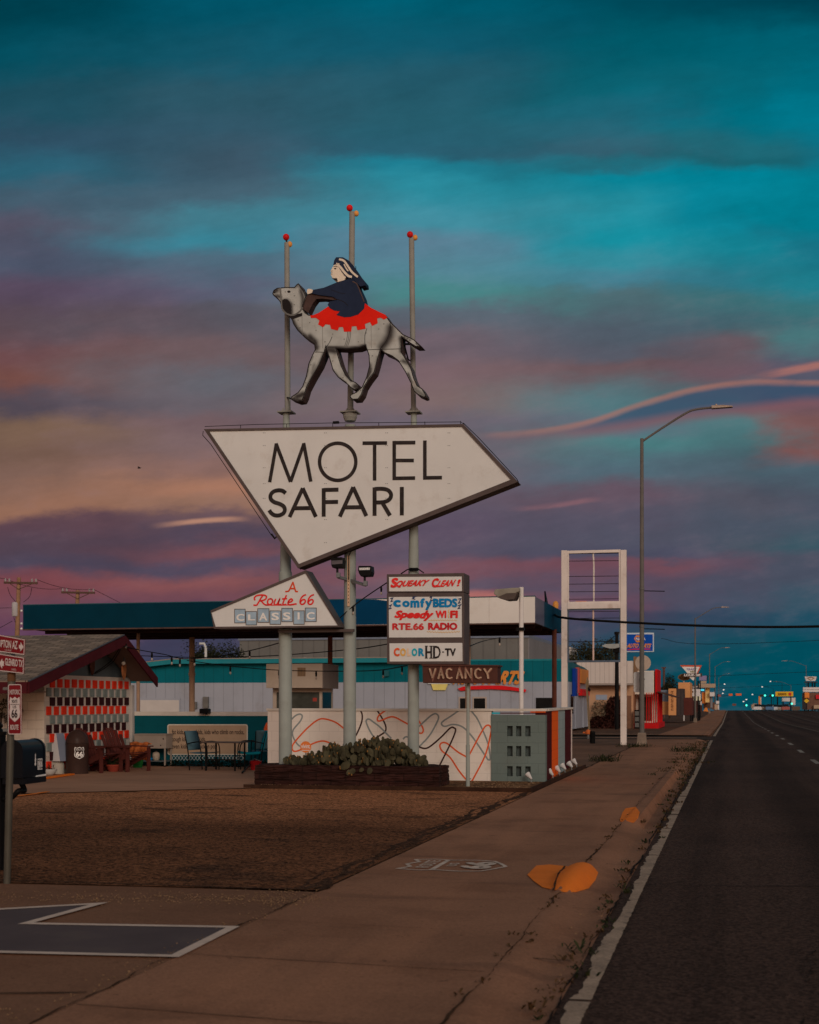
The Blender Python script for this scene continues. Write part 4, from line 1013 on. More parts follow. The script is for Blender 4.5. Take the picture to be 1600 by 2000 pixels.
# ================================================================== the camel and rider
def camel():
    Y = 24.50; T = .30
    Z = lambda a, b, y=Y: P(500+a/4, 380+b/4, y)
    body = [(128,770),(138,745),(165,728),(230,722),(300,722),(318,700),(332,692),(345,705),(352,722),(370,745),(385,775),(392,800),(378,840),(364,885),(385,920),(412,938),(450,942),(500,920),(565,875),(640,830),(720,800),(800,810),(850,848),(900,885),(960,915),(1015,940),(1045,985),(1095,1035),(1150,1090),(1235,1130),(1298,1188),(1250,1190),(1205,1163),(1150,1120),(1140,1115),(1142,1180),(1140,1230),(1180,1295),(1212,1350),(1235,1430),(1262,1490),(1300,1515),(1328,1560),(1330,1580),(1310,1586),(1265,1565),(1232,1535),(1212,1480),(1165,1385),(1110,1298),(1060,1262),(1005,1238),(975,1212),(960,1260),(943,1330),(925,1390),(880,1450),(845,1505),(828,1560),(800,1600),(755,1603),(730,1582),(742,1560),(785,1540),(828,1500),(862,1425),(885,1335),(880,1255),(855,1180),(800,1200),(710,1207),(630,1203),(645,1260),(668,1335),(702,1405),(742,1450),(780,1465),(806,1490),(800,1515),(770,1528),(738,1508),(700,1470),(640,1428),(600,1375),(570,1270),(546,1195),(535,1240),(498,1330),(440,1430),(395,1515),(378,1575),(360,1612),(320,1618),(272,1600),(275,1578),(328,1543),(362,1498),(390,1420),(410,1320),(440,1250),(460,1212),(455,1168),(380,1118),(322,1060),(290,1010),(275,960),(228,930),(205,895),(188,840),(155,798),(132,785)]
    t = thing('camel_sign', 'cut-out metal camel in grey with red saddle blanket, carrying a rider, above the motel sign', 'sign', Z(720, 1600))
    side = mat('camel_edge', av(58, 40, 34), .5, .2, 4, stain=.3, stain_col=(.16, .15, .14), sscale=1.5)
    # thick cut-out body behind a painted face
    MB().prism([Z(a, b, Y+.004) for a, b in body], (0, T, 0)).build('body_box', side, t)
    # face with sprayed shading as it is painted on the sign
    p2 = [Vector(q) for q in body]; inner = []
    for i in range(130, 1330, 13):
        for j in range(695, 1615, 13):
            q = Vector((i+(6 if (j//13) % 2 else 0), j))
            if inside2(q, body): inner.append(q)
    k = len(p2)
    vs, es, fs, *_ = geometry.delaunay_2d_cdt(p2+inner, [(i, (i+1) % k) for i in range(k)], [], 1, 1e-4)
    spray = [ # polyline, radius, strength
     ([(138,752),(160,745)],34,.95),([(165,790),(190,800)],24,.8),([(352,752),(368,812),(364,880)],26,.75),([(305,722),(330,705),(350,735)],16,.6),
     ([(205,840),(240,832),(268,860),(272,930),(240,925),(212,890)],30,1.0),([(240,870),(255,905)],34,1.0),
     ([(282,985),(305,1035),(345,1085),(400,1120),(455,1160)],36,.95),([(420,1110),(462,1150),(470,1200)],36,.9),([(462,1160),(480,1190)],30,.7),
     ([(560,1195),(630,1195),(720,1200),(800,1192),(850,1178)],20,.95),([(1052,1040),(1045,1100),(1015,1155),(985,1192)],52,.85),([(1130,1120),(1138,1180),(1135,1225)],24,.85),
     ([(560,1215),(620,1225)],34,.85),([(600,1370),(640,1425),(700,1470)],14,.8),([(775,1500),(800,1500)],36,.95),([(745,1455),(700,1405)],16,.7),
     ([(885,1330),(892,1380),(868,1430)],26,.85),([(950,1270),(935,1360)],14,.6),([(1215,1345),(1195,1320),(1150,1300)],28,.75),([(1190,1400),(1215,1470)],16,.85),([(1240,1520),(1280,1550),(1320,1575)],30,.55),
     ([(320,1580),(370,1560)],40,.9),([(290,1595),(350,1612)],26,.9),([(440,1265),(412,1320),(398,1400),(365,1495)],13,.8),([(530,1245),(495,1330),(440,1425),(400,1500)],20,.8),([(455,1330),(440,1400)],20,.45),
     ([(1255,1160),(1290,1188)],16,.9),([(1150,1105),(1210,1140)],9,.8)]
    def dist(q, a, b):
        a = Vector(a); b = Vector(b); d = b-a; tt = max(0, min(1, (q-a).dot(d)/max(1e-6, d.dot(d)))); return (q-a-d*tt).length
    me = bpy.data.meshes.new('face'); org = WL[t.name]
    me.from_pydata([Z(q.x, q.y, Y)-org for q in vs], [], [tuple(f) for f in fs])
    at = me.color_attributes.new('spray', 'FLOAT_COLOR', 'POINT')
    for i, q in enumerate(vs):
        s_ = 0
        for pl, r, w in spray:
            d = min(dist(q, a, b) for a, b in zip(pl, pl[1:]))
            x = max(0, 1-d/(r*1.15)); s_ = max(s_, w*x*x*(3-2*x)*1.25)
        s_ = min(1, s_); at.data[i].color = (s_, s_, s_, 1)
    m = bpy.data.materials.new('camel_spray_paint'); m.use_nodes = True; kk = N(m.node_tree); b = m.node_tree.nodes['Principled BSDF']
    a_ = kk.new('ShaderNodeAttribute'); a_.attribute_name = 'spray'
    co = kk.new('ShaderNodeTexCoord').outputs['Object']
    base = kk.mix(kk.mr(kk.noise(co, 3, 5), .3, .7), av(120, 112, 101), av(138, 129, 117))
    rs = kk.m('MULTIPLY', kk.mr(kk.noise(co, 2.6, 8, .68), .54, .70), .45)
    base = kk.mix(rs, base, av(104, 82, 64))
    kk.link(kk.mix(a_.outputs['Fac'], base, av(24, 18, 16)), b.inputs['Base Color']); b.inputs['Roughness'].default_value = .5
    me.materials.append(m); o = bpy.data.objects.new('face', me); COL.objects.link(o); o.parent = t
    # painted details
    lay = [0]
    def paint(name, pts, mt, lift, par=t): return MB().poly([Z(a, b)+NY*lift for a, b in pts]).build(name, mt, par)
    def line(name, pts, w, mt, lift, par=t, sm=True): return MB().ribbon([Z(a, b)+NY*lift for a, b in (cr(pts, 5) if sm else pts)], w/4*pm(Y, 680), NY).build(name, mt, par)
    ink = mat('camel_ink', av(26, 20, 18), .5, .2); grey = mat('camel_girth_grey', av(82, 74, 66), .5, .15)
    red = mat('blanket_red', av(190, 22, 10), .5, .1, 2); coat = mat('rider_navy', av(26, 30, 42), .5, .12, 3); skin = mat('rider_skin', av(172, 148, 124), .5, .06)
    blanket = [(424,945),(450,942),(490,925),(565,875),(640,830),(720,800),(800,810),(850,848),(900,885),(960,915),(1012,940),(1028,962),(1000,977),(975,962),(948,968),(952,1005),(908,1027),(892,996),(852,1012),(858,1048),(795,1060),(785,1028),(750,1030),(745,1070),(690,1072),(680,1035),(650,1036),(640,1063),(588,1050),(580,1018),(545,1014),(525,1037),(486,1014),(497,985),(470,963),(432,965)]
    paint('saddle_blanket', blanket, red, .006)
    for dx in (-12, 0, 12): line('girth_line', [(728+dx, 1072), (726+dx, 1110), (714+dx, 1160), (700+dx, 1195)], 5, grey, .003+.0005*dx/12)
    line('contour_line', [(596,1110),(572,1160),(545,1196)], 4, ink, .003); line('contour_line', [(868,1045),(852,1100),(852,1180)], 4, ink, .003)
    line('contour_line', [(1048,1000),(1048,1060),(1020,1140),(975,1200)], 5, ink, .003)
    line('contour_line', [(465,1230),(560,1232)], 4, ink, .0035); line('contour_line', [(870,1212),(1135,1205)], 4, ink, .0035)
    line('contour_line', [(160,795),(150,790),(140,782)], 4, ink, .003)
    paint('eye', [(258+13*cos(i*.52), 758+9*sin(i*.52)) for i in range(12)], ink, .004)
    paint('nostril', [(146+8*cos(i*.7), 764+5*sin(i*.7)) for i in range(9)], ink, .004)
    paint('jaw_black_paint', [(205,826),(222,815),(245,818),(264,838),(272,872),(274,930),(252,938),(232,925),(214,898),(206,862)], ink, .0042)  # solid black paint patch below the jaw, part of the sign's artwork
    line('halter', [(190,728),(194,780),(200,830)], 13, grey, .005); line('halter', [(200,830),(205,890),(240,930),(290,942),(340,915),(365,880)], 12, grey, .0055)
    paint('collar', [(272,945),(362,925),(362,948),(276,978)], ink, .004)
    # rein, hanging as a thick strap between hand and neck
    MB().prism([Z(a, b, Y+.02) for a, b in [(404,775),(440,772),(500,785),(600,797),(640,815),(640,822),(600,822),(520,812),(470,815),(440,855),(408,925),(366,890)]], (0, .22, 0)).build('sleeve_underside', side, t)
    # rider: thick plate with coat, head, scarf
    coatpx = [(404,768),(402,745),(420,736),(445,744),(530,727),(620,690),(700,664),(755,655),(790,668),(800,715),(835,790),(850,850),(845,890),(800,935),(740,955),(690,958),(628,940),(655,912),(610,905),(575,885),(560,860),(575,835),(640,822),(600,797),(500,785),(440,772)]
    r = MB().prism([Z(a, b, Y-.012) for a, b in coatpx], (0, .28, 0)).build('rider_coat', coat, t)
    line('coat_edge', [(755,680),(790,700),(820,770),(848,840)], 8, mat('coat_edge_brown', av(66, 48, 42), .5, .1), .015, r)
    line('coat_fold', [(590,745),(660,770),(700,775)], 3, ink, .0145, r); line('coat_fold', [(640,820),(690,840),(720,870)], 4, ink, .0145, r)
    paint('hand', [(402,745),(412,737),(435,740),(448,748),(440,768),(420,776),(406,780),(400,765)], skin, .016, r)
    head = [(612,545),(600,565),(583,597),(590,610),(583,622),(590,636),(600,655),(620,672),(640,682),(690,668),(705,640),(680,560),(640,540)]
    h = MB().prism([Z(a, b, Y-.014) for a, b in head], (0, .26, 0)).build('rider_head', skin, t)
    paint('beard', [(590,640),(600,655),(635,655),(642,680),(618,672),(598,658)], ink, .0165, h); paint('eye', [(610,578),(622,573),(632,580),(620,587)], ink, .0165, h)
    line('brow', [(606,566),(622,562),(636,568)], 4, ink, .0165, h); line('mouth', [(586,623),(600,622)], 4, ink, .0165, h); line('nose_line', [(597,592),(594,606),(601,608)], 3, ink, .0165, h)
    scarf = [(604,548),(612,512),(626,489),(680,489),(730,518),(768,570),(800,618),(850,678),(853,708),(815,718),(790,690),(760,656),(725,658),(690,632),(658,585),(640,556),(625,545)]
    s_ = MB().prism([Z(a, b, Y-.020) for a, b in scarf], (0, .28, 0)).build('rider_scarf', coat, t)
    for pl, w in (([(632,548),(660,566),(690,604),(722,636),(752,646)], 17), ([(652,508),(690,520),(724,566),(752,606),(798,646)], 15), ([(630,540),(655,545)], 8), ([(690,545),(712,585),(724,600)], 9)): line('scarf_stripe', pl, w, skin, .023, s_)
    k2 = [Z(a, b)+NY*.002 for a, b in inset(body, 4)]
    MB().ribbon(k2, 7/4*pm(Y, 680), NY, True).build('painted_outline', ink, t)
    sm = mat('seam_grey', av(84, 74, 66), .5, .2)
    line('sheet_seam', [(360, 925), (362, 1105)], 2.5, sm, .0025, sm=False); line('sheet_seam', [(520, 1035), (522, 1200)], 2.5, sm, .0025, sm=False); line('sheet_seam', [(900, 1025), (902, 1200)], 2.5, sm, .0025, sm=False)
    bl = MB()
    for a, b in [(330, 980), (345, 1040), (420, 1000), (470, 1060), (540, 1150), (600, 1090), (690, 1130), (800, 1150), (860, 1080), (960, 1050), (1000, 1010), (470, 1230), (430, 1330), (390, 1470), (600, 1300), (680, 1430), (910, 1260), (905, 1360), (820, 1530), (1130, 1300), (1190, 1400), (230, 760), (300, 790), (300, 860)]:
        q = Z(a, b); bl.box((q.x-.008, q.y-.006, q.z-.008), (q.x+.008, q.y-.001, q.z+.008))
    bl.build('bolts', sm, t)
    # struts to the poles
    mb = MB(); mb.tube([Z(1140,1168,Y+.2), Z(1215,1168,Y+.5)], .02, 8); mb.tube([Z(1160,1175,Y+.2), Z(1190,1290,Y+.5), Z(1215,1300,Y+.5)], .015, 8); mb.tube([Z(235,1583,Y+.5), Z(300,1600,Y+.2)], .015, 8); mb.tube([Z(780,560,Y+.45), Z(782,600,Y+.3), Z(790,640,Y+.2)], .006, 6); mb.tube([Z(720,1195,Y+.25), Z(735,1225,Y+.5)], .03, 8)
    mb.build('mounting_struts', BLACK, t)
camel()

# ================================================================== street lamps (with the first one's concrete foot and banner rods)
def street_lamp(X, Y, h, label, foot=True, rods=False, side=1, sk=1.0, arm_l=3.2):
    z = gz(Y); t = thing('street_lamp', label, 'street lamp', (X, Y, z), 'street lamps along the highway')
    mt = mat('lamp_pole_grey', av(78, 68, 60), .5, .12, 2, stain=.25, stain_col=(.10, .07, .05))
    if foot:
        mb = MB(); q = [(-.19, -.19), (.19, -.19), (.19, .19), (-.19, .19)]
        mb.add([(X+a, Y+b, z) for a, b in q]+[(X+a*.75, Y+b*.75, z+.45) for a, b in q], [(0, 1, 5, 4), (1, 2, 6, 5), (2, 3, 7, 6), (3, 0, 4, 7), (4, 5, 6, 7)])
        mb.build('concrete_foot', mat('foot_concrete', (.24, .19, .155), .85, .15, 4), t, bevel=.02)
    MB().tube([(X, Y, z+.4 if foot else z), (X, Y, z+h)], [.095*sk, .062*sk], 16).build('pole', mt, t, smooth=True)
    s = side; L = arm_l
    pts = cr([(X, Y, z+h-.12), (X+s*.22*L, Y, z+h+.33), (X+s*.5*L, Y, z+h+.86), (X+s*.62*L, Y, z+h+.98), (X+s*.80*L, Y, z+h+1.02)], 5)
    MB().tube(pts, .04*sk, 10).build('arm', mt, t, smooth=True)
    mb = MB(); hx = X+s*.80*L; hz = z+h+1.0
    mb.prism([(hx-s*.05, Y-.13, hz-.03), (hx+s*.22*L, Y-.10, hz-.005), (hx+s*.22*L, Y-.10, hz+.03), (hx+s*.12*L, Y-.12, hz+.07), (hx-s*.05, Y-.11, hz+.08)], (0, .24, 0))
    mb.tube([(hx+.12*s, Y, hz+.07), (hx+.12*s, Y, hz+.14)], .035, 8)
    mb.build('lamp_head', mat('lamp_head_tan', av(132, 108, 90), .5, .1), t, bevel=.01)
    if rods:
        for py in (1154, 1228):
            zz = P(1258, py, Y).z; MB().tube([(X+.06, Y, zz), (X+.83, Y, zz-.03)], .017, 8).build('banner_rod', BLACK, t)
            MB().tube([(X, Y, zz+.06), (X, Y, zz+.10)], .1, 14).build('clamp', METAL, t)
    return t
Xl = G(1257.5, 1453).x
street_lamp(Xl, 51.6, 11.3, 'nearest and tallest grey street lamp, with banner rods, beside the white sign frame', True, True)
street_lamp(-3.45, 139, 10.3, 'second grey street lamp along the pavement, in front of the lounge sign', True)
street_lamp(-3.45, 232, 9.75, 'third street lamp down the left pavement, beyond the lounge sign', True)
street_lamp(-3.45, 312, 9.7, 'thin distant street lamp, fourth along the left pavement', False)
street_lamp(-3.45, 405, 11.0, 'thin far street lamp, fifth and smallest on the left side', False)
for px, top, d, lb in ((1575, 1300, 300, 'slim distant street lamp on the right of the road, above the far shops'), (1545, 1338, 420, 'far street lamp right of the road, standing over the yellow diner sign')):
    y = d/.99; q = P(px, top, y)
    street_lamp(q.x, y, q.z-gz(y), lb, False, side=-1, arm_l=5)

# ================================================================== white empty sign frame
def sign_frame():
    Y = 51.0; t = thing('empty_sign_frame', 'tall white steel sign frame standing empty, panels gone, beside the near street lamp', 'sign frame', (P(1160, 1400, Y).x, Y, 0))
    wp = mat('white_steel', av(168, 146, 130), .5, .06, 1.5, stain=.35, stain_col=(.35, .2, .13), sscale=2.5)
    def post(x0, x1, yt):
        a = P(x0, yt, Y); b = P(x1, yt, Y); MB().box((a.x, Y, 0), (b.x, Y+.26, a.z)).build('post', wp, t, bevel=.012)
    post(1096.5, 1108, 1075); post(1212, 1223.5, 1074)
    mb = MB()
    a, b = P(1108, 1075.5, Y), P(1212, 1078.5, Y); mb.box((a.x, Y+.03, b.z), (b.x, Y+.2, a.z)); mb.build('top_rail', wp, t, bevel=.008)
    a, b = P(1105, 1178.5, Y), P(1212, 1188, Y); MB().box((a.x+.06, Y-.02, b.z), (b.x, Y+.24, a.z)).build('cross_beam', wp, t, bevel=.01)
    a, b = P(1106, 1175.5, Y), P(1212, 1178.5, Y); MB().box((a.x+.05, Y+.0, b.z+.003), (b.x, Y+.2, a.z)).build('lower_rail', wp, t)
    for x0, x1, y0, y1 in ((1108.2, 1111, 1078.6, 1175.4), (1209, 1211.8, 1078.6, 1175.4)):
        a, b = P(x0, y0, Y), P(x1, y1, Y); MB().box((a.x, Y+.04, b.z), (b.x, Y+.19, a.z)).build('inner_stile', wp, t)
    dk = mat('frame_grey_blue', av(70, 72, 76), .5, .1, 3, stain=.4, stain_col=(.1, .05, .03))
    for x0, x1 in ((1108.2, 1110.5), (1210, 1211.8)):
        a, b = P(x0, 1188.3, Y), P(x1, 1292, Y); MB().box((a.x, Y+.04, b.z), (b.x, Y+.19, a.z)).build('inner_stile', dk, t)
    a, b = P(1108.2, 1188.2, Y), P(1211.8, 1190.6, Y); MB().box((a.x, Y+.03, b.z), (b.x, Y+.2, a.z-.004)).build('under_rail', dk, t)
    a, b = P(1108.2, 1290, Y), P(1211.8, 1293, Y); MB().box((a.x, Y+.03, b.z), (b.x, Y+.2, a.z)).build('bottom_rail', dk, t)
    rod = mat('thin_rod_dark', (.02, .012, .012), .6, .2)
    for y in (1081.5, 1096, 1126, 1141, 1156, 1170.5, 1195, 1208, 1253.5, 1268):
        MB().tube([P(1110, y, Y+.1), P(1211, y-1, Y+.1)], .012, 6).build('tie_rod', rod, t)
    MB().tube([P(1158.5, 1079, Y+.12), P(1160, 1100, Y+.12), P(1160, 1175, Y+.12)], .03, 8).build('lamp_tube', wp, t, smooth=True)
    MB().tube([P(1159, 1190, Y+.12), P(1159, 1291, Y+.12)], .035, 8).build('lamp_tube', mat('tube_pink', av(168, 132, 114), .5, .06), t, smooth=True)
    rust = mat('rust_orange', av(150, 70, 36), .8, .3, 9)
    for x0, x1 in ((1124, 1146), (1175, 1193)): 
        a, b = P(x0, 1174, Y), P(x1, 1175.6, Y); MB().box((a.x, Y+.05, b.z+.003), (b.x, Y+.12, a.z)).build('rust_patch', rust, t)
sign_frame()

# ================================================================== white pole lamp by the canopy
def pole_lamp():
    Y = 43.5; q = P(1018.5, 1400, Y)
    t = thing('pole_lamp', 'white pole with a boxy area lamp facing left, in front of the white canopy edge', 'lamp', (q.x, Y, 0))
    k = pm(Y, 1018); top = P(1018.5, 1147, Y).z
    MB().tube([(q.x, Y, 0), (q.x, Y, top)], 4.4*k, 16).build('pole', mat('white_pole', av(168, 150, 136), .5, .06, 2, stain=.3, stain_col=(.3, .22, .16)), t, smooth=True)
    mb = MB().lathe([(5.4*k, -.05), (5.6*k, .05)], P(1018.5, 1229, Y), 16); mb.box((q.x-.15, Y-.16, P(1018, 1232, Y).z), (q.x+.12, Y-.05, P(1018, 1226, Y).z)); mb.build('clamp_band', BLACK, t)
    hs = mat('lamp_shade_tan', av(110, 96, 80), .5, .1, 3, stain=.3, stain_col=(.1, .07, .05)); un = mat('lamp_under', av(66, 52, 44), .5, .1)
    prof = [(964, 1159), (967, 1151), (1000, 1148), (1014, 1147.5), (1014, 1155), (1004, 1160), (1004, 1170), (988, 1171), (972, 1166)]
    MB().prism([P(a, b, Y-.35) for a, b in prof], (0, .7, 0)).build('lamp_hood', hs, t, bevel=.02)
    MB().prism([P(a, b, Y-.36) for a, b in ((971, 1166.4), (990, 1158.5), (1010, 1158), (1004, 1170.4), (988, 1171.6))], (0, .72, 0)).build('lamp_underside', un, t)
    MB().box((P(1010, 1151, Y).x, Y-.06, P(1014, 1156, Y).z), (q.x, Y+.06, P(1014, 1150, Y).z)).build('bracket', BLACK, t)
pole_lamp()

# ================================================================== filling-station canopy
def canopy():
    Y0 = 47.2; Y1 = 54.8
    xl = P(45, 1200, Y0).x; xr = P(1045, 1200, Y0).x; zt = P(45, 1180, Y0).z; zb = P(45, 1228, Y0).z
    zt = .5*(zt+P(1045, 1168, Y0).z); zb = .5*(zb+P(1045, 1217, Y0).z)
    t = thing('station_canopy', 'long flat filling station canopy with blue and white edge, on slim posts behind the signs', 'canopy', ((xl+xr)/2, (Y0+Y1)/2, 0))
    soff = mat('canopy_soffit', av(52, 30, 24), .7, .25, .5, pattern=ribs('X', .45, .75, .1), stain=.4, stain_col=(.03, .012, .01))
    MB().box((xl+.05, Y0+.05, zb+.04), (xr-.05, Y1-.05, zb+.12)).build('soffit', soff, t)
    MB().box((xl+.05, Y0+.05, zt-.1), (xr-.05, Y1-.05, zt-.05)).build('deck', DIRT, t)
    bl = mat('canopy_teal_blue', (.001, .036, .066), .8, .1, .8, stain=.12, stain_col=(.01, .05, .07), sscale=4)
    bb = mat('canopy_blue', (.001, .052, .135), .8, .08, .8)
    wh = mat('canopy_white', av(172, 154, 138), .5, .05, .6, pattern=ribs('X', 1.15, .9, .02), stain=.2, stain_col=(.4, .3, .24))
    xa = P(523, 1200, Y0).x
    MB().box((xl, Y0, zb), (xa, Y0+.05, zt)).build('fascia', bl, t)
    MB().box((xa+.002, Y0+.001, zb), (xr, Y0+.05, zt)).build('fascia', wh, t)
    m = onY(Y0-.004)                                                # blue swoosh that ends in a point over the white
    sw = [m(523.2, 1173), m(690, 1171), m(735, 1171), m(765, 1174.5), m(810, 1181), m(850, 1191), m(885, 1207), m(900, 1220)]
    MB().poly(sw + [Vector((sw[-1].x, Y0-.004, zb+.006)), Vector((xa+.002, Y0-.004, zb+.006))]).build('fascia_swoosh', bb, t)
    MB().box((xl, Y1-.05, zb), (xr, Y1, zt)).build('fascia', bl, t)
    ye = Y0+2.4
    MB().box((xr-.05, Y0+.052, zb), (xr+.006, ye, zt)).build('end_fascia', mat('canopy_end_dark', av(62, 56, 66), .35, .08, 1), t)
    MB().box((xr-.05, ye+.01, zb), (xr+.006, Y1, zt)).build('end_fascia', mat('canopy_end_blue', (.002, .055, .11), .6, .08, 1), t)
    MB().box((xl-.004, Y0+.052, zb), (xl+.05, Y1-.052, zt)).build('end_fascia', bl, t)
    MB().box((xl, Y0-.02, zb-.05), (xr, Y0+.03, zb-.002)).build('drip_edge', mat('drip_brown', av(66, 44, 36), .6, .2, 4), t)
    MB().box((xl-.01, Y0-.012, zt+.002), (xr+.012, Y0+.06, zt+.035)).build('top_trim', mat('trim_blue', (.03, .10, .14), .5, .1), t)
    cr_ = mat('post_cream', av(124, 92, 70), .6, .1, 2); br = mat('post_rust', av(84, 44, 32), .7, .15, 3)
    for px, yy, mt, r in ((270, 49.4, cr_, .067), (914, 49.4, cr_, .10), (375, 52.6, cr_, .115), (645, 52.6, br, .095), (1083, 52.6, br, .09), (98, 52.6, br, .07), (129, 54.2, br, .06)):
        x = P(px, 1300, yy).x; MB().tube([(x, yy, 0), (x, yy, zb+.04)], r, 16).build('post', mt, t, smooth=True)
        if r > .11: MB().lathe([(r+.02, -.06), (r+.025, .06)], (x, yy, P(px, 1317, yy).z), 16).build('post_band', mt, t, smooth=True)
    for y in (48.6, 50.4, 52.2, 53.9):
        MB().box((xl+.2, y-.08, zb-.12), (xr-.2, y+.08, zb+.038)).build('beam', mat('beam_dark', av(44, 26, 22), .7, .2, 3), t)
    q = P(1085.5, 1189, 53.5); q.z = zt
    a = thing('roof_beacon', 'small orange knob and dark bracket standing on the right end of the canopy', 'beacon', q)
    MB().lathe([(.10, 0), (.12, .12), (.10, .24), (.03, .30)], q, 14).build('beacon_dome', ORANGEBALL, a, smooth=True)
    q2 = P(1068, 1186, 50.4); MB().prism([Vector((xr-.02, 50.3, zt)), Vector((xr-.02, 50.9, zt)), Vector((xr-.02, 50.15, zt+.42))], (-.05, 0, 0)).build('bracket', BLACK, a)
    # string of area lamps under it
canopy()

# ================================================================== kiosk under the canopy
def kiosk():
    Y = 50.6; t = thing('kiosk', 'small beige pay booth with a big window under the canopy, behind the left poles', 'booth', (P(595, 1380, Y).x, Y, 0))
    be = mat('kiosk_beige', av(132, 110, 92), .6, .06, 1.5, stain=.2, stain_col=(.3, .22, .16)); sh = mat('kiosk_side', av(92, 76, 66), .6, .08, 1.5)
    x0, x1 = P(538, 1350, Y).x, P(628.5, 1350, Y).x; x1b = P(637, 1350, Y).x; zt = P(600, 1297, Y).z; zf = P(600, 1344, Y).z
    MB().box((x0-.2, Y-.5, zf), (x1b, Y+1.6, zt)).build('upper_box', be, t, bevel=.01)
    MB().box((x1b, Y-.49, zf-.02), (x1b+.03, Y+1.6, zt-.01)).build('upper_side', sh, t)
    MB().box((x0-.1, Y, 0), (x1, Y+1.5, 1.1)).build('lower_wall', be, t)
    zw = P(600, 1352, Y).z
    MB().box((x0-.1, Y, zw), (x1, Y+1.5, zf-.002)).build('lintel', be, t)
    for a, b in ((P(624, 0, Y).x, x1), (x0-.1, x0+.04)): MB().box((a, Y-.01, 1.102), (b, Y+.12, zw-.002)).build('corner_post', be, t)
    MB().box((x1-.08, Y+1.4, 1.102), (x1, Y+1.5, zw-.002)).build('corner_post', be, t)
    gl = mat('kiosk_glass', av(52, 48, 40), .08, .3, 1.2, spec=.6, stain=.5, stain_col=(.05, .045, .035), sscale=.8)
    MB().box((x0+.041, Y+.05, 1.102), (P(624, 0, Y).x-.002, Y+.07, zw-.002)).build('window', gl, t)
    MB().box((x1-.04, Y+.13, 1.102), (x1-.02, Y+1.39, zw-.002)).build('side_window', GLASSD, t)
    mb = MB(); m = onY(Y-.505); mb.poly(rect(m, 581, 1304, 597, 1321)); mb.build('vent_panel', mat('vent_tan', av(104, 76, 52), .6, .1), t)
    mb = MB()
    for i in range(5): mb.ribbon([onY(Y-.509)(583+i*3, 1304.5), onY(Y-.509)(583+i*3, 1320.5)], .014, NY)
    mb.build('vent_louvres', DKBROWN, t)
    MB().poly(rect(onY(Y+.045), 611, 1363, 619, 1370)).build('notice', mat('notice_red', av(120, 44, 34), .6, .1), t)
kiosk()

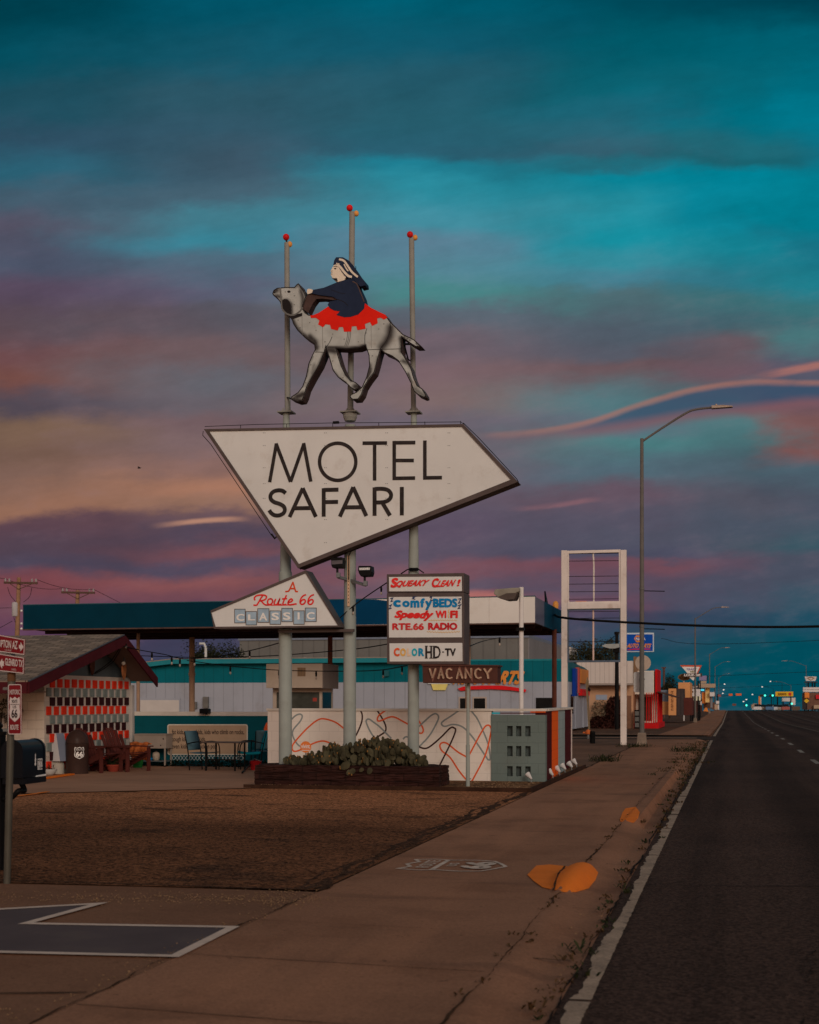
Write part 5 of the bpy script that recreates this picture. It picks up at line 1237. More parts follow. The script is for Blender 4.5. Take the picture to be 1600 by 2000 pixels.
# ================================================================== parts shop across the side street
def parts_shop():
    Y = 78.0; xl = P(225, 1340, Y).x; xr = P(1110, 1340, Y).x; yb = Y+10.5
    t = thing('parts_shop', 'long low shop of grey ribbed metal with a turquoise band, behind the canopy', 'shop', ((xl+xr)/2, Y, 0))
    gy = mat('shop_grey', av(122, 114, 112), .6, .05, .5, pattern=ribs('X', .62, .80, .07), stain=.25, stain_col=(.2, .16, .14), sscale=.6)
    gs = mat('shop_grey_side', av(122, 114, 112), .6, .05, .5, pattern=ribs('Y', 1.2, .85, .05))
    tq = mat('shop_turquoise', (.002, .145, .195), .5, .08, .5, pattern=ribs('X', .62, .78, .07), stain=.2, stain_col=(.004, .09, .12))
    tqs = mat('shop_turquoise_side', (.003, .135, .185), .5, .08, .5, pattern=ribs('Y', .62, .85, .07))
    tl = mat('shop_turquoise_trim', (.02, .24, .30), .5, .08, 1, stain=.2, stain_col=(.25, .2, .17), sscale=2)
    rf = mat('shop_roof', (.30, .26, .23), .8, .15, .6)
    zs = P(600, 1333, Y).z; ze = P(600, 1296, Y).z; zt = P(1000, 1291, Y).z
    xk = P(342, 1300, Y).x; xm = P(838, 1300, Y).x
    MB().box((xl, Y, 0), (xr, yb, zs-.004)).build('wall', gy, t)
    MB().box((xr+.001, Y+.02, 0), (xr+.02, yb-.02, zs-.004)).build('side_wall', gs, t)
    # left part: sloping eave then level eave, lighter trim overhanging
    zl = P(232, 1311, Y).z
    MB().prism([(xl, Y, zs), (xm, Y, zs), (xm, Y, ze), (xk, Y, ze), (xl, Y, zl)], (0, 10.4, 0)).build('upper_band', tq, t)
    MB().prism([(xl-.3, Y-.5, zl-.02), (xk, Y-.5, ze+.02), (xm+.3, Y-.5, ze+.02), (xm+.3, Y-.5, ze+.28), (xk, Y-.5, ze+.28), (xl-.3, Y-.5, zl+.24)], (0, .497, 0)).build('eave_trim', tl, t)
    MB().prism([(xl-.3, Y-.5, zl+.245), (xk, Y-.5, ze+.285), (xm+.3, Y-.5, ze+.285), (xm+.3, Y-.5, ze+.34), (xk, Y-.5, ze+.34), (xl-.3, Y-.5, zl+.30)], (0, 10.8, 0)).build('roof', rf, t)
    MB().box((xm+.002, Y-.01, zs-.002), (xr, Y+.4, zt)).build('upper_band', tq, t)
    MB().box((xm+.002, Y-.03, zt+.002), (xr+.03, Y+.42, zt+.10)).build('parapet_trim', tl, t)
    MB().prism([(xr+.021, Y, zs), (xr+.021, yb, zs), (xr+.021, yb, zs+.9), (xr+.021, Y+8.5, zs+1.0), (xr+.021, Y, zt)], (-.3, 0, 0)).build('side_band', tqs, t)
    # garage door, windows, conduit boxes
    m = onY(Y-.03); dw = mat('door_white', av(152, 134, 120), .6, .05, 1)
    def panel(x0, y0, x1, y1, mt, nm, d=.03, dep=.06, par=t):
        a, b = P(x0, y0, Y), P(x1, y1, Y); return MB().box((a.x, Y-d, b.z), (b.x, Y-d+dep, a.z)).build(nm, mt, par)
    panel(272, 1364, 353, 1412, gs, 'door_frame', .04, .035); panel(275, 1367.5, 350.5, 1412, dw, 'garage_door', .07, .025)
    panel(399, 1361, 409, 1383, METAL, 'meter_box', .25, .2); panel(379, 1371, 386, 1384, METAL, 'meter_box', .2, .15)
    panel(751, 1310, 761, 1321, mat('box_blue', (.02, .12, .15), .5, .1), 'meter_box', .2, .15)
    wf = mat('window_frame_tan', av(134, 112, 96), .6, .05)
    for x0, x1, y0 in ((896, 914, 1361), (923, 951, 1361)):
        f = panel(x0, y0, x1, 1400, wf, 'window', .03, .02); panel(x0+3, y0+3, x1-3, 1400, GLASSD, 'pane', .04, .008, f)
    f = panel(1045, 1362, 1086, 1384, MATS['shop_grey_side'], 'window', .03, .02); panel(1047, 1363, 1085, 1384, GLASSD, 'pane', .04, .008, f)
    # big raised letters and emblem
    lo = mat('shop_letters_orange', av(172, 98, 40), .55, .06); lr = mat('shop_swoosh_red', av(170, 20, 22), .5, .06)
    l = MB(); text(l, 'AUTO', onY(Y-.12), ((890, 1311), (942, 1311), (936, 1337), (884, 1337)), NY, .045, .2); text(l, 'PARTS', onY(Y-.12), ((950, 1310), (1026, 1310), (1018, 1337), (941, 1337)), NY, .05, .2)
    l.build('lettering', lo, t)
    MB().prism([P(a, b, Y-.15) for a, b in [(894, 1345), (905, 1341), (940, 1339), (980, 1339), (1010, 1343), (1028, 1347), (1026, 1352), (1000, 1348.5), (960, 1346), (920, 1347), (900, 1349.5)]], (0, .1, 0)).build('swoosh', lr, t)
    hexp = [(838, 1322), (848, 1304), (868, 1304), (880, 1322), (870, 1348), (846, 1348)]
    e = MB().prism([P(a, b, Y-.12) for a, b in hexp], (0, .1, 0)).build('emblem', mat('emblem_yellow', av(200, 150, 80), .5, .05), t)
    e2 = MB().poly([P(a, b, Y-.125) for a, b in [(836, 1313), (880, 1313), (880, 1336), (836, 1336)]]).build('emblem_band', mat('band_white', av(160, 148, 138), .5, .05), e)
    l = MB(); text(l, 'NAPA', onY(Y-.13), (840, 1316, 877, 1334), NY, .04); l.build('lettering', mat('shop_blue', av(14, 40, 96), .5, .1), e)
    # emblem of the same shop on the street side
    mb = MB(); x = xr+.05
    for (y0, y1, za, zb_, mt, nm) in ((Y+1.6, Y+2.6, 1.9, 3.5, MATS['shop_blue'], 'side_sign_blue'), (Y+3.3, Y+4.0, 2.1, 3.6, mat('side_red', av(150, 60, 46), .5, .1), 'side_sign_red'), (Y+4.6, Y+9, 2.7, 3.55, lo, 'side_sign_letters'), (Y+5, Y+9.6, 1.95, 2.35, lr, 'side_sign_swoosh')):
        MB().box((x, y0, za), (x+.2, y1, zb_)).build(nm, mt, t)
    for y0 in (Y+3.2, Y+7.5, Y+10.5): MB().box((xr+.021, y0, 0), (xr+.1, y0+.35, 2.2)).build('door_jamb', gs, t)
    MB().box((xr+.021, Y+1.0, .9), (xr+.05, Y+2.2, 2.0)).build('side_window', GLASSD, t)
    # roof vents
    mt = mat('roof_pipe', av(150, 138, 126), .5, .1)
    for px, h in ((402, 28), (596, 9), (640, 8)):
        a = P(px, 1293, Y+2); b = P(px, 1293-h, Y+2); mb = MB().tube([a, b], .08, 8)
        if h > 20: mb.tube([b, b+Vector((-.1, 0, .25)), b+Vector((-.4, 0, .25))], .08, 8)
        mb.build('vent_pipe', mt, t, smooth=True)
parts_shop()

def warehouse():
    Y = 104.0; xl, xr = P(468, 1270, Y).x, P(1031, 1270, Y).x; zt = P(700, 1249, Y).z
    t = thing('warehouse', 'big grey corrugated metal warehouse rising behind the turquoise banded shop', 'warehouse', ((xl+xr)/2, Y, gz(Y)))
    gy = mat('warehouse_grey', av(84, 76, 68), .6, .08, .3, pattern=ribs('X', .9, .8, .12), stain=.3, stain_col=(.12, .09, .07), sscale=.4)
    MB().box((xl, Y, gz(Y)-.3), (xr, Y+30, zt)).build('wall', gy, t)
    MB().box((xl-.1, Y-.1, zt+.004), (xr+.1, Y+30, zt+.25)).build('roof', mat('warehouse_roof', av(90, 88, 92), .5, .1), t)
    MB().box((xr+.004, Y+.05, gz(Y)-.3), (xr+.1, Y+29, zt)).build('side_wall', mat('warehouse_side', av(100, 90, 84), .6, .06, .4, pattern=ribs('Y', .9, .85, .1)), t)
    MB().box((xr+.1, Y+24, gz(Y)), (xr+.6, Y+29, zt+.2)).build('corner_trim', mat('white_trim', av(150, 132, 118), .6, .05), t)
warehouse()

# ================================================================== trees and bushes
BARK = mat('bark', (.05, .032, .022), .9, .3, 6, bump=.4, bscale=20)
def tree(name, label, x, y, h, cw, ch, leafmat, n=2600, trunk=.12, ls=.16, group=None, cat='tree', blobs=11):
    z = gz(y); t = thing(name, label, cat, (x, y, z), group)
    mb = MB(); top = h-ch*.45
    mb.tube([(x, y, z), (x+.05, y, z+top*.5), (x-.03, y, z+top)], [trunk, trunk*.75, trunk*.45], 10)
    cents = []
    for i in range(blobs):
        a = random.uniform(0, 2*pi); r = cw*.5*math.sqrt(random.random())*.85; zz = z+h-ch*random.uniform(.15, .9)
        cents.append((Vector((x+cos(a)*r, y+sin(a)*r, zz)), cw*random.uniform(.13, .26)))
        mb.tube([(x, y, z+top*random.uniform(.4, .95)), Vector((x, y, zz-.1)).lerp(cents[-1][0], .6), cents[-1][0]], [trunk*.4, trunk*.25, trunk*.08], 6)
    mb.build('trunk', BARK, t, smooth=True)
    lf = MB()
    for _ in range(n):
        c, r = random.choice(cents); d = Vector((random.gauss(0, 1), random.gauss(0, 1), random.gauss(0, .8))).normalized()*r*(random.random()**.45)*1.15
        q = c+d; a = Vector((random.uniform(-1, 1), random.uniform(-1, 1), random.uniform(-.6, .6))).normalized(); b = a.cross(Vector((random.uniform(-1, 1), random.uniform(-1, 1), random.uniform(-1, 1)))).normalized()
        s_ = ls*random.uniform(.5, 1.3); lf.add([q-a*s_, q+b*s_*.45, q+a*s_, q-b*s_*.45], [(0, 1, 2, 3)])
    lf.build('crown', leafmat, t)
    return t
LF1 = mat('leaves_dark', (.026, .030, .016), .8, .5, 1.2, spec=.1); LF2 = mat('leaves_olive', (.045, .042, .02), .8, .5, 1.2, spec=.1)
q = P(433, 1290, 92); tree('tree', 'broad dark tree between the canopy and the grey warehouse', q.x, 92, P(433, 1253, 92).z, 4.4, 2.6, LF1, 6500, ls=.10, blobs=20)
q = P(372, 1290, 91); tree('tree', 'small dark tree just left of the broad tree by the warehouse', q.x+.8, 91, P(390, 1268, 91).z, 1.9, 1.7, LF1, 1000, ls=.13, blobs=8)
q = P(1155, 1280, 128); tree('tree', 'wide low crowned tree seen through the empty white sign frame', q.x, 128, P(1160, 1255, 128).z+.5, 5.6, 2.6, LF2, 6500, ls=.11, blobs=22)
q = P(1308, 1340, 170); tree('tree', 'dark round tree standing behind the peach building near the lounge sign', q.x, 170, P(1308, 1316, 170).z+.4, 2.7, 3.2, LF1, 4200, ls=.11, blobs=14)
q = P(306, 1300, 84); tree('tree', 'tip of a small tree showing at the right eave of the gabled office', q.x, 84, P(300, 1302, 84).z, 1.1, 1.2, LF2, 400, ls=.1, blobs=5)

# ================================================================== cream shop, red drive-in and more along the far pavement
def cream_shop():
    Y = 92.0; xl = P(1147, 1400, Y).x; xr = P(1237, 1400, Y).x; z0 = gz(Y)
    t = thing('cream_shop', 'cream and peach shop with a white ribbed fascia, right of the turquoise banded shop', 'shop', ((xl+xr)/2, Y, z0))
    pe = mat('peach_wall', av(152, 108, 78), .75, .08, .7, stain=.3, stain_col=(.32, .17, .10)); wf = mat('fascia_white_ribbed', av(158, 136, 120), .6, .05, .6, pattern=ribs('X', .3, .82, .15))
    ze = P(1190, 1335, Y).z; zt = P(1190, 1292, Y).z; x2 = P(1300, 1400, Y).x
    MB().box((xl, Y, z0-.3), (xr, Y+12, ze)).build('wall', pe, t)
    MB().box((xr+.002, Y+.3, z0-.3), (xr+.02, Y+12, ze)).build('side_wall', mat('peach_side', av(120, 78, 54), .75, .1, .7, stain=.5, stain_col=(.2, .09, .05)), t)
    MB().box((xl-.6, Y-.9, ze+.004), (xr+.05, Y-.75, zt)).build('fascia', wf, t)
    MB().box((xl-.6, Y-.748, ze+.006), (xr+.05, Y+11, zt-.1)).build('roof', mat('cream_roof', (.3, .25, .2), .8, .1), t)
    MB().box((xl-.62, Y-.95, ze-.12), (xr+.08, Y-.70, ze)).build('gutter', mat('gutter_tan', av(120, 100, 86), .6, .08), t)
    MB().poly(rect(onY(Y-.02), 1164, 1357, 1186, 1367)).build('painted_notice', mat('notice_blue_grey', av(120, 118, 122), .7, .08), t)
    wd = mat('wood_parapet', av(120, 84, 58), .8, .15, 2, pattern=ribs('Y', .25, .7, .12))
    MB().prism([(xr+.052, Y-.5, ze+.01), (xr+.052, Y+7, ze+.01), (xr+.052, Y+7, zt-.4), (xr+.052, Y+1.5, zt+.3), (xr+.052, Y-.5, zt+.3)], (.15, 0, 0)).build('wood_parapet', wd, t)
    # climbing bush and vine
    vine = mat('vine_pale', (.30, .22, .15), .9, .5, 5, spec=.05); bush = mat('bush_maroon', (.060, .022, .018), .9, .5, 4, spec=.05)
    def leafy(name, label, x0, x1, y0, y1, yy, mt, n, s0, cat='bush'):
        mb = MB(); a, b = P(x0, y1, yy), P(x1, y0, yy); a.z = gz(yy)
        for _ in range(n):
            u_ = random.random(); v_ = random.random()**.8
            if v_ > 1-.45*(2*u_-1)**4-.12*random.random(): continue
            q = Vector((a.x+(b.x-a.x)*u_, yy+random.uniform(-.35, .35), a.z+(b.z-a.z)*v_))
            d1 = Vector((random.uniform(-1, 1), random.uniform(-1, 1), random.uniform(-1, 1))).normalized(); d2 = d1.cross(Vector((random.random(), random.random(), random.random()))).normalized(); s_ = s0*random.uniform(.4, 1.3)
            mb.add([q-d1*s_, q+d2*s_*.5, q+d1*s_, q-d2*s_*.5], [(0, 1, 2, 3)])
        tag(mb.build(name, mt), label, cat)
    leafy('vine', 'pale dried vine climbing the peach wall beside the maroon bush', 1154, 1188, 1366, 1420, Y-.5, vine, 520, .10, 'vine')
    leafy('bush', 'tall dense maroon brown bush against the peach shop wall', 1184, 1214, 1360, 1422, Y-.8, bush, 2600, .12)
    leafy('bush', 'low dark bush under the pale vine by the peach shop wall', 1152, 1190, 1398, 1423, Y-.9, bush, 1300, .10)
    # signpost leaning and a litter bin in front
    q = G(1153, 1427, gz(79)); 
    p = thing('leaning_post', 'leaning weathered board on a thin post at the corner of the grey shop', 'post', (q.x, 79, 0))
    wo_ = mat('weathered_wood', av(96, 74, 52), .85, .15, 3)
    MB().bar((P(1151, 1425, 79).x, 79, 0), P(1147, 1340, 79), .10, .10).build('post', wo_, p)
    MB().prism([P(a, b, 78.9) for a, b in ((1144, 1335), (1147, 1322), (1150, 1330), (1149, 1366), (1146, 1370))], (0, .12, 0)).build('board', wo_, p)
    MB().prism([P(a, b, 78.85) for a, b in ((1149, 1342), (1154, 1346), (1152, 1351), (1149, 1349))], (0, .1, 0)).build('bracket', BLACK, p)
cream_shop()

def litter_bin():
    y = 1.6*2700/(1452-1370)/1.0; q = G(1157.5, 1452)
    t = thing('litter_bin', 'black cylindrical litter bin on the dirt lot in front of the side street', 'bin', q)
    k = q.y/2700*1.0; r = 5.3*k
    MB().lathe([(r*.96, 0), (r, .08), (r, .40), (r*1.03, .42), (r*.9, .47), (r*.88, .46)], q, 20).build('bin_body', BLACK, t, smooth=True)
    o = G(1149, 1443); h = thing('hydrant', 'small orange capped hydrant on a grey stand beside the black bin', 'hydrant', o)
    MB().lathe([(.05, 0), (.05, .18), (.07, .2)], o, 10).build('stand', STEEL, h); MB().lathe([(.11, .2), (.13, .27), (.09, .36), (.03, .40)], o, 12).build('cap', mat('hydrant_orange', av(160, 74, 34), .6, .1), h, smooth=True)
    MB().tube([o+Vector((-.22, 0, .26)), o+Vector((.2, 0, .26))], .04, 8).build('outlet', mat('hydrant_orange', (0, 0, 0)), h)
litter_bin()

def black_pole_and_sign():
    Y = 79.5; x = P(1205, 1400, Y).x
    t = thing('black_pole', 'thick black steel pole with a flat floodlight, seen through the white sign frame', 'pole', (x, Y, 0))
    k = pm(Y, 1205); MB().tube([(x, Y, 0), P(1205, 1320, Y), P(1205, 1234, Y)], [4.2*k, 4.0*k, 3.0*k], 14).build('pole', BLACK, t, smooth=True)
    MB().lathe([(5*k, -.08), (5*k, .08)], P(1205, 1237, Y), 14).build('pole_cap', BLACK, t)
    sh = mat('flood_grey', av(120, 112, 102), .5, .08)
    MB().prism([P(a, b, Y-.4) for a, b in ((1175, 1262), (1182, 1258), (1222, 1257), (1226, 1262), (1210, 1264), (1196, 1268))], (0, .6, 0)).build('flood_head', sh, t)
    MB().tube([P(1184, 1256, Y), P(1204, 1240, Y)], .02, 6).build('stay_wire', BLACK, t)
    mb = MB(); q = P(1205, 1272, Y); mb.box((q.x-.2, Y-.2, q.z-.1), (q.x+.2, Y+.1, q.z+.25)); mb.build('ballast_box', BLACK, t, bevel=.03)
    s = thing('parts_sign', 'blue and white framed AUTO PARTS sign on the black pole behind the street lamp', 'sign', P(1245, 1273, Y))
    a, b = P(1210, 1236.5, Y), P(1277.5, 1273.5, Y)
    MB().box((a.x, Y-.15, b.z), (b.x, Y+.15, a.z)).build('cabinet', mat('sign_edge_white', av(150, 146, 142), .5, .05), s, bevel=.02)
    f = MB().poly(rect(onY(Y-.156), 1212, 1239, 1275.3, 1271.5)).build('face', mat('parts_blue', av(2, 52, 112), .45, .06), s)
    lo = MATS['shop_letters_orange']
    l = MB(); text(l, 'AUTO PARTS', onY(Y-.16), ((1226, 1257), (1273, 1257), (1271, 1265.5), (1224, 1265.5)), NY, .05, .25); l.build('lettering', lo, s)
    MB().poly([P(c, d, Y-.161) for c, d in ((1226, 1268.5), (1240, 1266.8), (1270, 1267), (1271, 1268.5), (1240, 1268.8), (1226, 1270))]).build('swoosh', MATS['shop_swoosh_red'], s)
    h = [(1238.5, 1247), (1243, 1241), (1255, 1241), (1260, 1247), (1255, 1254.5), (1243, 1254.5)]
    e = MB().poly([P(c, d, Y-.160) for c, d in h]).build('emblem', lo, s)
    e2 = MB().poly([P(c, d, Y-.163) for c, d in ((1241.5, 1244.5), (1262, 1244.5), (1262, 1251), (1241.5, 1251))]).build('emblem_band', MATS['parts_blue'], e)
    l = MB(); text(l, 'NAPA', onY(Y-.166), (1242.5, 1245.2, 1261, 1250.4), NY, .03); l.build('lettering', PALE, e)
black_pole_and_sign()

def dish_and_board():
    Y = 70; q = P(1256, 1295, Y); 
    t = thing('satellite_dish', 'round weathered beige satellite dish behind the near street lamp', 'dish', q)
    pts = [(.03, -.12), (.14, -.1), (.26, -.05), (.36, 0), (.39, .05)]
    MB().lathe(pts, q, 24, (.15, -1, .1)).build('bowl', mat('dish_beige', av(132, 108, 90), .6, .12, 3, stain=.3, stain_col=(.2, .12, .08)), t, smooth=True)
    MB().tube([q+Vector((0, .12, 0)), q+Vector((0, .3, -.6)), (q.x, Y+.35, 0)], .05, 8).build('mast', METAL, t)
    Yb = 51.9; a, b = P(1238, 1312.5, Yb), P(1276, 1352, Yb)
    s = thing('street_signboard', 'blank white rounded road sign back fixed to the near street lamp', 'sign', P(1257, 1352, Yb))
    mb = MB(); r = .07; pr = []
    for cx, cz, a0 in ((b.x-r, a.z-r, 0), (a.x+r, a.z-r, 90), (a.x+r, b.z+r, 180), (b.x-r, b.z+r, 270)):
        for i in range(6): an = radians(a0+18*i); pr.append((cx+r*cos(an), Yb, cz+r*sin(an)))
    mb.prism(pr, (0, .02, 0)).build('plate', mat('plate_white', av(158, 144, 132), .5, .05, 2, stain=.2, stain_col=(.35, .28, .2)), s)
    MB().box((Xl-.09, 51.69, a.z-.3), (Xl+.09, 51.899, a.z-.24)).build('bracket', METAL, s)
dish_and_board()

def red_shop():
    Y = 93.0; z0 = gz(Y); xl = P(1236, 1400, Y).x; xr = P(1283, 1400, Y).x
    t = thing('red_shop', 'small shop with red posts, red base and white upper wall, behind the near street lamp', 'shop', ((xl+xr)/2, Y, z0))
    rd = mat('shop_red', av(150, 16, 16), .6, .1, 1.5); cw = mat('shop_cream', av(170, 148, 128), .7, .06, 1); dk = mat('shop_brown', av(64, 40, 30), .7, .2, 2)
    zt = P(1260, 1310, Y).z; zm = P(1260, 1356, Y).z
    MB().box((xl, Y+1.5, z0), (xr-.2, Y+9, zm)).build('wall', cw, t)
    MB().box((xl, Y+.3, zm), (xr-.2, Y+9, zt)).build('upper_wall', cw, t)
    MB().box((xr-.13, Y+.3, zm+.02), (xr+.02, Y+5, zt+.1)).build('end_fascia', rd, t)
    MB().box((xl-.3, Y-.6, z0), (xr+.15, Y+8, z0+.36)).build('base_step', rd, t, bevel=.02)
    for px in (1263.5, 1268, 1272.5, 1276.5, 1281, 1285): 
        x = P(px, 1390, Y).x; MB().box((x-.026, Y-.1, z0+.362), (x+.026, Y+.0, zm-.02+.12)).build('post', rd, t)
    for yy in (1, 2.2, 3.4, 4.6, 5.8): MB().box((xr+.02, Y+yy-.06, z0+.362), (xr+.1, Y+yy+.06, zm+.1)).build('post', rd, t)
    MB().box((xl+.3, Y+1.44, z0+.5), (xl+.3+.9, Y+1.49, z0+2.1)).build('rack', dk, t)
    MB().prism([(xr+.03, Y-.2, zm+.14), (xr+.03, Y+8, zm+.14), (xr+1.3, Y+8, zm-.25), (xr+1.3, Y-.2, zm-.25)], (0, 0, .06)).build('side_awning', dk, t)
    MB().box((xl-.9, Y-1.2, z0), (xl-.02, Y+3, zm-.1)).build('brown_annex', mat('annex_brown', av(96, 62, 44), .8, .15, 1.5, stain=.4, stain_col=(.08, .04, .03)), t)
    v = thing('vending_stack', 'dark metal vending rack beside the red shop doorway', 'rack', (P(1246, 1400, Y-1.3).x, Y-1.3, z0))
    x0, x1 = P(1240, 1400, Y-1.3).x, P(1250, 1400, Y-1.3).x
    MB().box((x0, Y-1.6, z0), (x1, Y-1.21, z0+1.25)).build('frame', BLACK, v, bevel=.01)
    for i in range(3): MB().box((x0+.04, Y-1.63, z0+.12+i*.38), (x1-.04, Y-1.601, z0+.40+i*.38)).build('tray', METAL, v)
red_shop()

# ---- peach block further on, its lettered pillar
def peach_block():
    Y = 132.0; z0 = gz(Y); t = thing('peach_building', 'low peach building with dark letters down a tall pillar, left of the second lamp', 'building', (P(1300, 1390, Y).x, Y, z0))
    pe = mat('peach_wall_far', av(168, 108, 64), .75, .06, .6); gr = mat('grey_upper', av(96, 96, 98), .7, .08); dk = mat('dark_ribbed', av(54, 42, 38), .7, .1, 1, pattern=ribs('X', .35, .7, .2))
    def bx(x0, y0, x1, y1, d, dep, mt, nm):
        a, b = P(x0, y0, Y+d), P(x1, y1, Y+d); return MB().box((a.x, Y+d, b.z), (b.x, Y+d+dep, a.z)).build(nm, mt, t)
    bx(1280, 1370, 1306, 1396, 1.0, 9, pe, 'wall'); bx(1280, 1348, 1306, 1369.6, 1.2, 9, gr, 'upper_wall'); p = bx(1306, 1345, 1321, 1397, 0, 1.0, pe, 'pillar'); bx(1321.3, 1345, 1335, 1397, .2, 5, dk, 'dark_panel')
    bx(1335.4, 1363, 1352, 1397, 1.5, 6, mat('maroon_far', av(70, 32, 26), .7, .1), 'low_wall')
    bx(1325, 1333, 1348, 1362.5, 6, 8, pe, 'rear_block')
    ink = mat('pillar_ink', av(70, 34, 20), .7, .1); l = MB()
    for i in range(8):
        yy = 1350.5+i*4.9                                             # worn capital letters, too small to read: bare strokes
        a = [(1311, yy), (1315.6, yy)]; l.ribbon([P(q[0], q[1], Y-.01) for q in a], .05, NY); l.ribbon([P(1311.4, yy, Y-.013), P(1311.4, yy+2.6, Y-.013)], .05, NY)
        if i % 2: l.ribbon([P(1311, yy+2.6, Y-.016), P(1315.6, yy+2.6, Y-.016)], .05, NY)
        else: l.ribbon([P(1315, yy, Y-.016), P(1313.5, yy+2.8, Y-.016)], .05, NY)
    l.build('pillar_letters', ink, p)
peach_block()

def far_post(mb, px, y0, Y, r=.09): q = P(px, y0, Y); mb.tube([(q.x, Y+.1, gz(Y)), (q.x, Y+.1, q.z)], r, 8); return mb
def lounge_sign():
    Y = 150.0; t = thing('lounge_sign', 'red edged triangular sign over a dark LOUNGE bar, above the far pavement', 'sign', (P(1352, 1390, Y).x, Y, gz(Y)))
    far_post(MB(), 1353, 1345, Y, .12).build('post', BLACK, t); far_post(MB(), 1364, 1330, Y, .08).build('post', BLACK, t)
    rd = mat('lounge_red', av(160, 62, 34), .5, .1)
    MB().prism([P(a, b, Y) for a, b in ((1328, 1299), (1371, 1299.5), (1363, 1316), (1346, 1317))], (0, .4, 0)).build('cabinet', rd, t)
    MB().poly([P(a, b, Y-.02) for a, b in ((1332, 1302.3), (1367, 1302.6), (1361, 1315.5), (1343.5, 1315.5))]).build('face', PALE, t)
    l = MB(); text(l, 'TRAILS', onY(Y-.05), ((1341, 1305.5), (1361, 1304.5), (1360, 1309), (1342, 1309.5)), NY, .02, .2); l.build('lettering', mat('trail_purple', av(110, 84, 110), .6, .1), t)
    l = MB(); text(l, 'WEST', onY(Y-.05), (1348, 1310.2, 1358, 1313.8), NY, .02); l.build('lettering', mat('trail_ink', av(96, 84, 44), .6, .1), t)
    MB().prism([P(a, b, Y-.15) for a, b in ((1335, 1315.5), (1371, 1315), (1371.5, 1321.5), (1335, 1322))], (0, .5, 0)).build('bar', mat('lounge_bar', av(60, 38, 30), .5, .1), t)
    l = MB(); text(l, 'LOUNGE', onY(Y-.17), (1336.5, 1316.3, 1368.5, 1320.8), NY, .05); l.build('lettering', PALE, t)
    MB().prism([P(a, b, Y-.05) for a, b in ((1346, 1322.2), (1358, 1322.2), (1354.5, 1329.5))], (0, .4, 0)).build('lower_point', PALE, t)
    MB().prism([P(1337+12.5*cos(i*pi/12), 1322.5+6.6*sin(i*pi/12), Y+1.2) for i in range(24)], (0, .3, 0)).build('oval', mat('oval_gold', av(128, 84, 40), .5, .1), t)
    MB().poly([P(1337+10.8*cos(i*pi/12), 1322.5+5.1*sin(i*pi/12), Y+1.18) for i in range(24)]).build('oval_face', mat('oval_brown', av(66, 44, 30), .5, .1), t)
    l = MB(); text(l, 'VISTA', onY(Y+1.15), (1329, 1319.5, 1346, 1325.8), NY, .02); l.build('lettering', MATS['oval_gold'], t)
    far_post(MB(), 1336, 1330, Y+1.2, .07).build('post', PALE, t)
lounge_sign()

